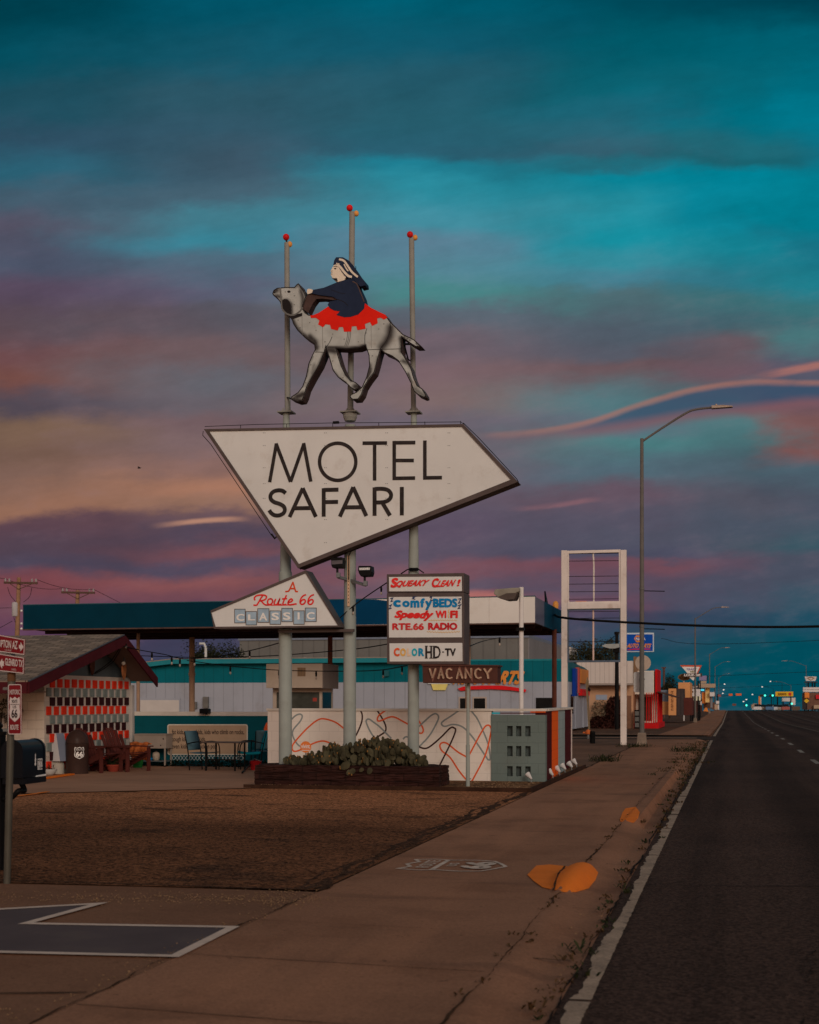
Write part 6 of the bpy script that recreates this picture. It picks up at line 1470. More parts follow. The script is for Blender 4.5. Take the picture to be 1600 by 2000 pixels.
def far_left():
    def sgn(name, label, Y, parts, posts=(), cat='sign', group=None):
        q = P(parts[0][0], 1390, Y); t = thing(name, label, cat, (q.x, Y, gz(Y)), group)
        for px, py in posts: far_post(MB(), px, py, Y, .07).build('post', BLACK, t)
        for i, (x0, y0, x1, y1, mt, nm) in enumerate(parts):
            a, b = P(x0, y0, Y), P(x1, y1, Y); MB().box((a.x, Y-.02*i, b.z), (b.x, Y+.3-.02*i, a.z)).build(nm, mt, t)
        return t
    W_ = mat('far_white', av(168, 150, 138), .6, .06); D_ = mat('far_black', av(40, 34, 32), .6, .1); L_ = mat('far_lilac', av(108, 90, 108), .6, .06); C_ = mat('far_concrete', av(136, 108, 84), .7, .06); Y_ = mat('far_cream', av(180, 136, 84), .6, .06); O_ = mat('far_orange', av(180, 96, 40), .6, .06); T_ = mat('far_teal', (.01, .06, .09), .5, .1); B_ = mat('far_brown', av(74, 48, 36), .7, .1)
    t = sgn('marquee_sign', 'black topped white marquee sign with small dark letters, under the lounge sign', 148, [(1340.5, 1338.5, 1366, 1345.5, D_, 'header'), (1340.5, 1346, 1368, 1360, W_, 'panel')], [(1349, 1360), (1357, 1360)])
    l = MB(); text(l, 'COURT', onY(147.9), (1343, 1340, 1363, 1344.6), NY, .02); l.build('lettering', W_, t)
    l = MB()
    for i, x in enumerate((1344.5, 1348, 1351.5, 1357.5)): l.ribbon([P(x, 1349.5, 147.9), P(x+2.4, 1352.5, 147.9)], .1, NY); l.ribbon([P(x+2.4, 1349.5, 147.89), P(x, 1352.5, 147.89)], .1, NY)
    l.build('dark_letters', D_, t)
    sgn('white_board', 'plain bright cream board standing low behind the second street lamp', 152, [(1352, 1355.5, 1369, 1368.5, mat('cream_board', av(190, 166, 128), .6, .05), 'panel')], [(1354, 1368), (1367, 1368)])
    sgn('lilac_sign', 'pale lilac box sign with a dark edge, just right of the lounge sign', 178, [(1366, 1320, 1380.5, 1329, L_, 'panel'), (1380.8, 1319, 1383, 1329.5, T_, 'edge'), (1369, 1330, 1380, 1335, C_, 'lower_panel')], [(1368, 1329)])
    t = thing('far_canopy', 'small flat roofed canopy shop beyond the lounge sign, cream walls under a pale roof slab', 'shop', (P(1380, 1390, 185).x, 185, gz(185)))
    Y = 185
    for x0, y0, x1, y1, d, dep, mt, nm in ((1363, 1335.5, 1397.5, 1343, 0, 4, C_, 'roof_slab'), (1378, 1343.3, 1386, 1372, 1, 2, Y_, 'wall'), (1371, 1352, 1378, 1374, 1.5, 2, O_, 'wall'), (1386.5, 1352, 1396, 1360, .3, 1, W_, 'panel'), (1374, 1360, 1390, 1384, 3.5, 4, B_, 'rear_wall'), (1388, 1360, 1392, 1382, 1, .6, mat('far_grey', av(96, 88, 84), .7, .1), 'pier'), (1363.5, 1372, 1370, 1379, .5, .5, W_, 'notice')):
        a, b = P(x0, y0, Y+d), P(x1, y1, Y+d); MB().box((a.x, Y+d, b.z), (b.x, Y+d+dep, a.z)).build(nm, mt, t)
    a, b = P(1367, 1346.3, Y-1), P(1375.5, 1349.3, Y-1)
    o = thing('lit_sign', 'small glowing cyan sign under the far canopy roof', 'sign', (a.x, Y-1, b.z)); MB().box((a.x, Y-1, b.z), (b.x, Y-.8, a.z)).build('lit_panel', mat('lit_cyan', (.1, .5, .6), .4, 0, emit=((.05, .55, .75), 1.0)), o)
    MB().box((a.x-.1, Y-.79, b.z-.1), (b.x+.1, Y-.7, a.z+.1)).build('housing', D_, o)
    mb = MB(); q = P(1379, 1389, 140); mb.prism([P(1374, 1389, 141), P(1378, 1382, 141), P(1381, 1382, 141), P(1384, 1390, 141)], (0, .5, 0)); tag(mb.build('barrel', O_), 'orange safety barrel on the far pavement near the canopy shop', 'barrel')
    sgn('far_shopfront', 'little pale shopfront where the far pavement meets the crest, with white signs', 250, [(1395, 1376, 1404.5, 1386, C_, 'wall'), (1399, 1369, 1405, 1374.5, W_, 'panel'), (1402.5, 1377, 1404.8, 1386, W_, 'panel'), (1391, 1372, 1396, 1386, B_, 'side_wall')])
    sgn('brown_shed', 'low brown shed behind the second street lamp, dark in its doorway', 160, [(1335, 1365, 1372, 1390, mat('shed_brown', av(58, 32, 26), .8, .12), 'wall'), (1347.5, 1377, 1352.5, 1383.5, W_, 'notice'), (1365, 1370, 1371, 1377, W_, 'notice')], cat='shed')
    # utility pole beyond
    Y = 170; q = P(1297, 1340, Y); p = thing('utility_pole', 'distant brown utility pole left of the dark round tree', 'utility pole', (q.x, Y, gz(Y)), 'wooden utility poles')
    br = mat('pole_wood_far', av(70, 46, 38), .8, .1); MB().tube([(q.x, Y, gz(Y)), P(1297, 1303, Y)], .14, 8).build('pole', br, p); MB().bar(P(1292, 1304.5, Y), P(1301, 1304, Y), .15, .15).build('crossarm', br, p)
far_left()

def far_right():
    def mk(name, label, cat, px, Y, parts, posts=(), r=.12):
        q = P(px, 1390, Y); t = thing(name, label, cat, (q.x, Y, gz(Y)))
        for a, b in posts: far_post(MB(), a, b, Y, r).build('post', BLACK, t)
        for i, (x0, y0, x1, y1, d, dep, mt, nm) in enumerate(parts):
            a, b = P(x0, y0, Y+d), P(x1, y1, Y+d); zb = min(b.z, a.z)
            MB().box((a.x, Y+d, zb), (b.x, Y+d+dep, a.z)).build(nm, mt, t)
        return t
    W_, D_, C_, Y_, O_, B_ = [MATS['far_'+k] for k in ('white', 'black', 'concrete', 'cream', 'orange', 'brown')]
    ye = mat('far_yellow', av(186, 130, 30), .6, .05); bl = mat('far_blue', av(30, 84, 112), .6, .08); rd = mat('far_red', av(160, 30, 34), .6, .08); yb = mat('far_sign_brown', av(110, 70, 20), .6, .1)
    t = mk('diner_sign', 'long rounded yellow roadside sign with brown lettering, right of the green signals', 'sign', 1532, 330, [(1515, 1351, 1549.5, 1360, 0, .8, ye, 'panel')], [(1519, 1360), (1545, 1360)], .15)
    l = MB(); text(l, "DENNY'S", onY(329.8), (1520, 1353, 1536.5, 1358), NY, .05); l.build('lettering', yb, t); MB().box((P(1541, 1353, 329.9).x, 329.85, P(1541, 1358, 330).z), (P(1546, 1353, 329.9).x, 329.95, P(1541, 1353, 330).z)).build('red_mark', rd, t)
    t = mk('eye_sign', 'white sign with a dark eye-like emblem on two posts above the far right shops', 'sign', 1584, 300, [], [(1579, 1333), (1587, 1333), (1592, 1333)], .15)
    MB().prism([P(a, b, 300) for a, b in ((1572, 1321.5), (1595.5, 1321.5), (1593, 1330), (1575, 1330))], (0, .6, 0)).build('panel', W_, t)
    MB().box((P(1571, 1331.5, 300).x, 299.8, P(1571, 1333.5, 300).z), (P(1597, 1331.5, 300).x, 300.4, P(1571, 1331.5, 300).z)).build('shelf', D_, t)
    l = MB(); l.ribbon([P(a, b, 299.9) for a, b in cr([(1576, 1325), (1580, 1323.6), (1584, 1323.2), (1588, 1323.6), (1591.5, 1325)], 4)], .16, NY); l.ribbon([P(a, b, 299.88) for a, b in cr([(1579, 1325.5), (1584, 1328), (1589, 1325.5)], 4)], .12, NY); l.build('eye_emblem', yb, t)
    mk('letter_board', 'wide white letter board under the eye sign', 'sign', 1585, 290, [(1569, 1342.5, 1604, 1351.5, 0, .5, W_, 'panel'), (1570, 1346.6, 1603, 1347.1, -.02, .01, D_, 'letter_row')], [(1572, 1351), (1600, 1351)])
    mk('red_white_store', 'brown and cream store at the far right, red sign at its corner', 'store', 1585, 285, [(1571, 1353, 1612, 1386, 4, 8, mat('store_brown', av(88, 58, 44), .7, .1), 'wall'), (1594, 1357, 1606, 1365, 3.5, .4, rd, 'sign_panel'), (1572, 1352.5, 1581, 1363, 3.4, .4, O_, 'corner_panel'), (1590, 1377, 1606, 1384, 3.2, .4, C_, 'counter'), (1568, 1366, 1577, 1385, 3, .5, D_, 'doorway')])
    t = mk('warning_sign', 'yellow diamond warning sign among the far right shops', 'sign', 1575.5, 270, [], [(1575.5, 1372)], .05)
    MB().prism([P(a, b, 270) for a, b in ((1575.7, 1364.5), (1581, 1369), (1575.7, 1373.5), (1570.5, 1369))], (0, .1, 0)).build('plate', ye, t)
    mk('beige_block', 'pale beige low building right of the yellow sign, near the crest of the road', 'building', 1556, 300, [(1549, 1380, 1563, 1387.5, 0, 6, C_, 'wall')])
    mk('white_store_sign', 'irregular white sign panels under the yellow diner sign', 'sign', 1541, 335, [(1528, 1363, 1544, 1370, 0, .4, W_, 'panel'), (1546, 1363, 1554, 1377, .1, .4, W_, 'panel'), (1531, 1370.3, 1536, 1375, .2, .4, bl, 'blue_panel')], [(1530, 1370), (1550, 1377)])
    mk('tan_pylon', 'slim tan and white pylon sign left of the green signals', 'sign', 1484, 340, [(1482, 1360, 1485.5, 1385, 0, .6, O_, 'panel'), (1485.6, 1362, 1487.2, 1385, 0, .6, W_, 'edge')])
    mk('cream_store', 'pale store with a rounded roof at the crest of the road', 'store', 1474, 345, [(1468, 1376, 1481, 1383, 0, 5, C_, 'wall'), (1471, 1374.5, 1479, 1375.9, 0, 5, C_, 'roof'), (1469, 1383.3, 1478, 1386, -.3, 5, W_, 'canopy')])
    # parked vehicles at the crest, seen as little more than windscreens and roofs
    vc = [mat('car_white', av(170, 156, 148), .35, .05), mat('car_tan', av(140, 116, 96), .35, .08), mat('car_red', av(130, 66, 56), .35, .08), mat('car_blue', av(70, 90, 108), .35, .08)]
    labels = ['white parked vehicle, leftmost in the row at the crest of the road', 'tan parked vehicle in the row at the crest, second from the left', 'dull red parked vehicle in the row at the crest, near the tan pylon', 'blue parked vehicle in the row at the crest, below the green signals', 'white parked vehicle in the row at the crest, below the second green signal', 'tan parked vehicle in the row at the crest, under the yellow diner sign', 'dull red parked vehicle in the row at the crest, rightmost of them']
    for i, (px, c) in enumerate(((1480, 0), (1488, 1), (1496, 2), (1504, 3), (1512, 0), (1523, 1), (1535, 2))):
        Y = 318+3*(i % 3); q = P(px, 1386, Y); z = gz(Y); x = q.x; L = .95
        t = thing('parked_car', labels[i], 'car', (x, Y, z), 'vehicles parked at the crest')
        MB().prism([(x-L*.9, Y, z+.25), (x+L*.9, Y, z+.25), (x+L*.95, Y, z+.75), (x+L*.8, Y, z+.95), (x-L*.8, Y, z+.95), (x-L*.95, Y, z+.75)], (0, 4.2, 0)).build('body', vc[c], t, bevel=.05)
        MB().prism([(x-L*.78, Y+.9, z+.95), (x+L*.78, Y+.9, z+.95), (x+L*.62, Y+1.5, z+1.5), (x-L*.62, Y+1.5, z+1.5)], (0, 1.8, 0)).build('cabin', GLASSD, t)
        for sx in (-1, 1): MB().tube([(x+sx*L*.9, Y+.8, z+.32), (x+sx*L*.7, Y+.8, z+.32)], .32, 12).build('wheel', BLACK, t)
    # traffic signals over the road
    gl = mat('signal_green', (.1, .9, .7), .3, 0, emit=((.06, .85, .62), 1.5)); wl = mat('lamp_glow', (.9, .9, .8), .3, 0, emit=((.85, .75, .68), 1.0))
    def signal(label, px, py, Y, w, on=True, mt=D_):
        q = P(px, py, Y); k = Y/2700; t = thing('traffic_signal', label, 'traffic signal', q, 'traffic signals over the road')
        MB().box((q.x-w*k, Y, q.z-2.0*k), (q.x+w*k*.15, Y+.3, q.z+2.0*k)).build('housing', mt, t)
        if on: MB().lathe([(1.9*k, 0), (1.5*k, .12)], (q.x+w*k*.15+1.2*k, Y-.05, q.z), 12, (0, -1, 0)).build('green_lens', gl, t)
        return t
    signal('green traffic signal hanging left of its neighbour, near the tan pylon', 1492, 1358.5, 330, 7.5)
    signal('green traffic signal hanging just left of the yellow diner sign', 1507.5, 1358.5, 330, 4.5)
    signal('green traffic signal low over the right kerb, under the white sign panels', 1545, 1374.5, 325, 3.5)
    signal('smallest green traffic signal, far off just over the crest', 1456.5, 1377.7, 420, 3)
    hs = mat('signal_orange_back', av(180, 76, 34), .5, .05)
    signal('orange backed traffic signal on the mast arm, left of its twin', 1430, 1357, 320, 6, False, hs); signal('orange backed traffic signal nearest the middle of the road', 1447, 1356.5, 320, 9, False, hs); signal('dull red small signal box beside the third street lamp', 1408, 1358.5, 320, 5, False, mat('signal_dull', av(120, 60, 52), .5, .05)); signal('faint brown signal box low over the crest', 1437, 1376.5, 420, 6, False, mat('signal_brown', av(90, 52, 40), .5, .05))
    a = thing('mast_arm', 'thin dark mast arm carrying the orange backed signals over the road', 'mast', (P(1402, 1388, 320).x, 320.2, gz(320)))
    x = P(1402, 1388, 320.2).x; MB().tube([(x, 320.2, gz(320)), P(1402, 1356, 320.2)], .12, 8).build('post', BLACK, a); MB().tube([P(1398, 1360, 320.35), P(1450, 1357.5, 320.35)], .06, 6).build('arm', BLACK, a)
    a = thing('mast_arm', 'thin dark mast arm carrying the two green signals near the yellow sign', 'mast', (P(1507, 1388, 330).x, 330.2, gz(330)))
    MB().tube([(P(1507, 1388, 330.4).x, 330.4, gz(330)), P(1507, 1360, 330.4)], .1, 8).build('post', BLACK, a); MB().tube([P(1487, 1360.5, 330.45), P(1550, 1361.5, 330.45)], .05, 6).build('arm', BLACK, a)
    # lit street lamps far over the road: small luminaires on slim masts
    for px, py, Y, lb in ((1415.5, 1336.3, 430, 'bright far lamp head, topmost of three stacked over the left kerb'), (1413.7, 1347.5, 520, 'bright far lamp head, middle of three stacked over the left kerb'), (1412, 1354.3, 600, 'bright far lamp head, lowest of three stacked over the left kerb'), (1489, 1341.8, 400, 'brightest far lamp head, alone over the middle of the road'), (1470, 1356.5, 500, 'bright far lamp head between the orange signals and the green ones'), (1458, 1366.3, 600, 'dim far lamp head low over the crest, upper of two'), (1452.5, 1370.3, 680, 'dim far lamp head lowest over the crest, lower of two'), (1505, 1331, 380, 'unlit looking pale lamp head high right of the brightest far lamp'), (1530, 1379, 322, 'small bright lamp among the parked cars, under the yellow sign'), (1509, 1379, 322, 'small bright lamp among the parked cars, under the green signals')):
        q = P(px, py, Y); k = Y/2700; sd = -1 if px < 1450 else 1
        t = thing('lit_lamp', lb, 'street lamp', (q.x+sd*3, Y, gz(Y)), 'lit lamps far along the road')
        MB().ball(q, (1.5*k, .3, .85*k), 10).build('lamp_glow', wl, t); MB().tube([(q.x+sd*3, Y, gz(Y)), (q.x+sd*3, Y, q.z-.4), (q.x+sd*.5, Y, q.z+.1)], .05, 6).build('mast', BLACK, t)
far_right()

# ================================================================== utility poles and overhead lines
def utility():
    wood = mat('pole_wood', av(112, 78, 54), .85, .15, 1.5, bump=.2, stain=.3, stain_col=(.12, .06, .04)); dkw = mat('crossarm_wood', av(70, 48, 38), .85, .15, 2)
    ins = mat('insulator', av(120, 104, 96), .3, .1)
    ends = []
    for px, base_lbl, Y, pts, arm, r in ((37, 'tall wooden utility pole at the left edge with a grey transformer', 98, (1128, 1260), (8, 73, 1138), .19), (152, 'wooden utility pole whose crossarm shows just above the blue canopy', 104, (1153, 1260), (120, 185, 1157), .2)):
        top = P(px, pts[0], Y); t = thing('utility_pole', base_lbl, 'utility pole', (top.x, Y, gz(Y)), 'wooden utility poles')
        lean = P(px-4, 1260, Y)
        MB().tube([(lean.x, Y, gz(Y)), lean, top], [r*1.1, r, r*.75], 12).build('pole', wood, t, smooth=True)
        a, b = P(arm[0], arm[2], Y-.15), P(arm[1], arm[2]+1, Y-.15)
        MB().bar(a, b, .14, .16).build('crossarm', dkw, t)
        for s_ in (.18, .82):
            MB().bar(a.lerp(b, s_)+Vector((0, .0, -.08)), P(px-1, arm[2]+13, Y-.15), .05, .05).build('brace', dkw, t)
        for s_ in (.04, .16, .84, .96): MB().lathe([(.05, .06), (.09, .14), (.07, .2), (.09, .26), (.03, .34)], a.lerp(b, s_), 8).build('insulator', ins, t, smooth=True)
        ends.append((a, b, top))
        if px == 37:
            q = P(29.5, 1190, Y-.1); MB().lathe([(.22, -.55), (.25, -.5), (.25, .45), (.18, .55)], q, 14).build('transformer', mat('transformer_grey', av(132, 118, 110), .5, .06), t, smooth=True)
            wires = MB()
            wires.tube(cr([P(15, 1147, Y), P(20, 1162, Y), P(31, 1176, Y)], 5), .02, 5); wires.tube(cr([P(62, 1148, Y), P(58, 1165, Y), P(46, 1176, Y)], 5), .02, 5); wires.tube(cr([P(27, 1197, Y), P(28, 1210, Y), P(34, 1226, Y)], 5), .02, 5)
            wires.build('drop_wires', CABLE, t)
            for y in (1193, 1218, 1228): MB().ball(P(42, y, Y-.1), .09, 8).build('fitting', PALE, t)
    def wire(label, pts, r=.02, cat='cable', group='overhead wires'):
        tag(MB().tube(cr([Vector(q) for q in pts], 6), r, 6).build('overhead_wire', CABLE), label, cat, group)
    def sag(a, b, s_): return [a, a.lerp(b, .25)-Vector((0, 0, s_*.75)), a.lerp(b, .5)-Vector((0, 0, s_)), a.lerp(b, .75)-Vector((0, 0, s_*.75)), b]
    for i, f in enumerate((.04, .96)): wire('thin overhead wire between the two crossarm poles, '+('its left ends' if i == 0 else 'its right ends'), sag(ends[0][0].lerp(ends[0][1], f)+Vector((0, 0, .3)), ends[1][0].lerp(ends[1][1], f)+Vector((0, 0, .3)), .3), .018)
    wire('thin wire running right from the canopy-top crossarm down behind the canopy', [ends[1][0].lerp(ends[1][1], .96)+Vector((0, 0, .3)), P(260, 1190, 108), P(330, 1225, 112)], .018)
    wire('thin wire entering from the left edge to the transformer pole', [P(-60, 1122, 96), P(-20, 1127, 97), ends[0][0]+Vector((.1, 0, .3))], .018)
    wire('thin low wire from the left edge to the transformer', [P(-60, 1189, 98), P(28, 1187, 98)], .018)
    wire('slack wire rising from the left edge to the pole below the transformer', [P(-40, 1245, 90), P(0, 1226, 94), P(24, 1213, 97.8)], .02)
    wire('thick dark cable sagging across the street in front of the near street lamp', [P(1083, 1200, 53), P(1108, 1207.5, 49), P(1250, 1217, 48), P(1420, 1223.5, 47), P(1600, 1223.5, 46), P(1900, 1212, 45), Vector((24, 44, 6.9))], .045)
    wire('faint wire high across the street beyond the second lamp', [P(1292, 1247, 200), P(1450, 1257, 200), P(2300, 1215, 200)], .035)
    wire('faint wire crossing the street just above the far signs', [P(1360, 1321, 260), P(1450, 1318, 260), P(2200, 1285, 260)], .04)
    wire('lowest faint wire crossing the street near the lounge sign', [P(1380, 1340, 300), P(1480, 1341, 300), P(2200, 1300, 300)], .03)
    t = thing('utility_pole', 'wooden utility pole across the road, carrying the thick dark cable', 'utility pole', (24, 44, 0), 'wooden utility poles')
    MB().tube([(24, 44, 0), (24, 44, 8.2)], [.17, .12], 12).build('pole', wood, t, smooth=True); MB().bar((23, 44, 7.6), (25, 44, 7.6), .12, .14).build('crossarm', dkw, t)
utility()

# ================================================================== gabled motel office
def office():
    X = -14.4; Yw = 27.2; Yr = 31.55; XR = -13.7
    t = thing('motel_office', 'low gabled white brick office with red, grey and maroon block grid, shingle roof', 'office', (X, 29.4, 0))
    wb = mat('white_brick', av(160, 138, 118), .8, .06, 1, pattern=blocks('X', .4, .2, .012, .82, .1), bump=.5, bscale=30, stain=.3, stain_col=(.3, .22, .16))
    wg = mat('white_wall_side', av(150, 130, 114), .75, .05, 1, pattern=blocks('Y', .4, .2, .006, .93), bump=.15)
    e1 = PX(53.6, 1335, XR); rg = PX(240.5, 1244, XR); e2 = PX(305.5, 1326, XR)
    e1 = Vector((XR, e1.y, e1.z)); 
    zc = P(120, 1316, 27.9).z                                       # top of the white wall
    MB().box((X-12, Yw, 0), (X-.001, Yw+.2, e1.z+.28)).build('front_wall', wb, t)
    MB().box((X-.2, Yw+.201, 0), (X, Yr, 2.18)).build('gable_wall', wg, t)
    gb = mat('gable_grey', av(66, 68, 66), .75, .08, 1)
    MB().prism([(X-.03, Yw+.05, 2.183), (X-.03, Yr-.02, 2.183), (X-.03, Yr-.02, 2.25), (X-.03, rg.y, rg.z-.15), (X-.03, Yw+.05, e1.z+.35)], (-.1, 0, 0)).build('gable_panel', gb, t)
    # roof slabs with shingles
    def shing(k, co, c, col):
        sp = k.new('ShaderNodeSeparateXYZ'); k.link(co, sp.inputs[0])
        br = k.new('ShaderNodeTexBrick'); k.link(k.comb(sp.outputs[0], sp.outputs[1], 0.0), br.inputs['Vector'])
        for nm, q in (('Scale', 1), ('Mortar Size', .012), ('Mortar Smooth', .2), ('Brick Width', .33), ('Row Height', .15)): br.inputs[nm].default_value = q
        br.inputs['Color1'].default_value = (1.25, 1.2, 1.15, 1); br.inputs['Color2'].default_value = (.65, .65, .66, 1); br.inputs['Mortar'].default_value = (.35, .33, .33, 1)
        return k.mix(1.0, c, br.outputs[0], 'MULTIPLY'), k.m('SUBTRACT', 1.0, br.outputs[1])
    sh = mat('shingles', (.26, .205, .165), .9, .15, 3, pattern=shing, bump=.5, spec=.1)
    tk = Vector((0, 0, .06)); L = Vector((-14, 0, 0)); back = Vector((0, 0, 0))
    MB().prism([e1, rg, rg+tk, e1+tk], L).build('roof_slope', sh, t)
    MB().prism([rg+Vector((0, .003, 0)), e2, e2+tk, rg+tk+Vector((0, .003, 0))], L).build('roof_slope', sh, t)
    mr = mat('fascia_maroon', av(54, 14, 16), .6, .12, 3)
    so = mat('soffit_tan', av(92, 70, 56), .75, .06, 1)
    d = .20
    def rake(a, b, nm): MB().prism([a+Vector((.002, 0, .03)), b+Vector((.002, 0, .03)), b+Vector((.002, 0, -d)), a+Vector((.002, 0, -d))], (.04, 0, 0)).build(nm, mr, t)
    rake(e1, rg+Vector((0, .05, 0)), 'rake_board'); rake(rg+Vector((0, .051, 0)), e2, 'rake_board')
    MB().box((XR-14, e1.y-.04, e1.z-d), (XR+.002, e1.y-.002, e1.z+.03)).build('eave_board', mr, t)
    MB().prism([rg+Vector((0, 0, -.06)), e2+Vector((0, 0, -.06)), e2+Vector((0, 0, -.03)), rg+Vector((0, 0, -.03))], (-.66, 0, 0)).build('soffit', so, t)
    MB().prism([e1+Vector((0, 0, -.06)), rg+Vector((0, 0, -.06)), rg+Vector((0, 0, -.03)), e1+Vector((0, 0, -.03))], (-.66, 0, 0)).build('soffit', so, t)
    MB().box((XR-14, e1.y, e1.z-.17), (XR-.66, Yw-.002, e1.z-.14)).build('porch_soffit', so, t)
    MB().box((X-.68, Yr+.002, 2.0), (X+.02, e2.y, 2.12)).build('eave_return', so, t)
    tr = mat('flashing_dark', av(58, 54, 54), .5, .06)
    MB().bar(e1+Vector((.03, 0, .05)), rg+Vector((.03, 0, .05)), .03, .02).build('roof_edge_flashing', tr, t)
    # grid of painted blocks
    red = mat('block_red', av(168, 34, 14), .6, .1, 6); gy = mat('block_grey', av(92, 90, 80), .6, .1, 6); ma = mat('block_maroon', av(38, 12, 12), .6, .15, 6)
    y0 = 27.43; step = (31.57-27.43)/12; ztop = 2.09; ph = .199
    order = [(red, 1), (gy, 0), (ma, 1), (red, 0), (gy, 1), (ma, 0), (red, 1), (gy, 0), (ma, 1), (red, 0)]
    groups = {}
    for r, (mt, offs) in enumerate(order):
        for i in range(13):
            y = y0+i*step - (0 if offs else step*.45)
            if y < Yw+.02 or y+.2 > Yr+.02: continue
            w = random.uniform(.185, .205); zt = ztop-r*ph+random.uniform(-.006, .006)
            groups.setdefault(r, (mt, MB()))[1].box((X+.001, y, zt-.185), (X+.03, y+w, zt))
    for r, (mt, mb) in groups.items(): mb.build('painted_blocks', mt, t)
    MB().box((X-.03, Yr+.01, 0), (X+.06, Yr+.13, 2.0)).build('corner_pipe', mat('pipe_white', av(140, 122, 108), .6, .06), t)
    # shield boards and lamps in the gable, window on the front wall
    sb = mat('wood_shield', av(62, 34, 24), .6, .3, 4); xg = X-.028
    for px, py, w, h, mt in ((179, 1302, .22, .34, sb), (241, 1311, .22, .34, mat('wood_shield_orange', av(112, 62, 34), .6, .3, 5))):
        q = PX(px, py, xg+.3 if px > 200 else xg+.05); y, z = q.y, q.z
        o = thing('wooden_shield', ('dark brown' if px < 200 else 'orange brown')+' wooden shield plaque hung in the grey gable of the office', 'plaque', q)
        MB().prism([Vector((q.x, y+a*w, z+b*h)) for a, b in ((-.5, .5), (.5, .5), (.52, .0), (.36, -.35), (0, -.62), (-.36, -.35), (-.52, 0))], (.03, 0, 0)).build('board', mt, o, bevel=.006)
    q = PX(170, 1293, X+.1); o = thing('gable_lamp', 'small white security lamp beside the dark wooden shield in the gable', 'lamp', q)
    MB().ball(q, .06, 10).build('lamp_head', PALE, o, smooth=True); MB().tube([q, q+Vector((-.12, 0, .02))], .02, 6).build('arm', PALE, o)
    q = PX(242, 1290, X+.35); o = thing('soffit_lamp', 'bare hanging security lamp under the right soffit above the orange shield', 'lamp', q)
    MB().lathe([(.08, .1), (.08, .12)], q, 12).build('rose', DKBROWN, o); MB().tube([q+Vector((0, 0, .1)), q+Vector((0, .03, -.02))], .025, 8).build('stem', DKBROWN, o); MB().ball(q+Vector((0, -.02, -.07)), .05, 10).build('bulb', BULB, o, smooth=True)
    for px in (238, 246.5):
        q = PX(px, 1264, X+.4 if px < 240 else XR+.05); o = thing('peak_bulb', 'small pale bulb at the gable peak, '+('left of the pair' if px < 240 else 'right of the pair'), 'bulb', q); MB().ball(q, .03, 10).build('bulb', BULB, o, smooth=True); MB().tube([q, q+Vector((0, 0, .08))], .02, 6).build('socket', BLACK, o)
    w = MB(); w.tube([PX(239, 1262, X+.5), PX(222, 1292, X+.2), PX(205, 1305, X+.05), PX(186, 1316, X+.05)], .009, 6); w.tube([PX(236, 1262, X+.5), PX(218, 1290, X+.2), PX(202, 1303, X+.05), PX(183, 1316, X+.05)], .009, 6)
    tag(w.build('loose_cable', CABLE), 'pair of loose dark cables slung across the grey gable', 'cable')
    q = P(22, 1386, 27.15)
    wr = MB()
    for _ in range(420):
        a = random.uniform(0, 2*pi); r = random.gauss(.22, .045); c = Vector((q.x+cos(a)*r, q.y-random.uniform(0, .08), q.z+sin(a)*r)); d1 = Vector((random.uniform(-1, 1), random.uniform(-1, 1), random.uniform(-1, 1))).normalized()*.04; d2 = d1.cross(Vector((random.random(), random.random(), 1))).normalized()*.012
        wr.add([c-d1, c+d2, c+d1, c-d2], [(0, 1, 2, 3)])
    tag(wr.build('wreath', LF2), 'dark round wreath hanging on the white brick wall behind the route post', 'wreath')
    MB().box((P(-30, 1400, Yw).x, Yw-.03, P(3, 1470, Yw).z), (P(3.5, 1400, Yw).x, Yw+.0, P(3, 1392, Yw).z)).build('window_frame', DKBROWN, t)
    MB().box((P(6, 1400, Yw).x, Yw-.04, P(8, 1490, Yw).z), (P(10.5, 1400, Yw).x, Yw-.001, P(8, 1392, Yw).z)).build('window_trim', MATS['pipe_white'], t)
    kb = mat('kerb_white', (.55, .48, .42), .7, .06, 3)
    a = G(-60, 1527, .02); b = G(78, 1524, .02)
    tag(MB().bar(a+Vector((0, 0, .05)), b+Vector((0, 0, .05)), .14, .11).build('parking_kerb', kb), 'low white painted kerb in front of the office wall', 'kerb')
    mb = MB(); a = G(79, 1523, .022); b = G(140, 1514, .022); mb.bar(a+Vector((0, 0, .02)), b+Vector((0, 0, .02)), .13, .03); tag(mb.build('orange_kerb', KORANGE), 'flat orange painted kerb edge beside the white one, by the office', 'kerb')
    MB().ribbon([G(-40, 1562, .026), G(40, 1554, .026), G(95, 1546, .026)], .10, NZ).build('orange_pavement_stripe', KORANGE, kind='structure', origin=(0, 0, 0))
office()

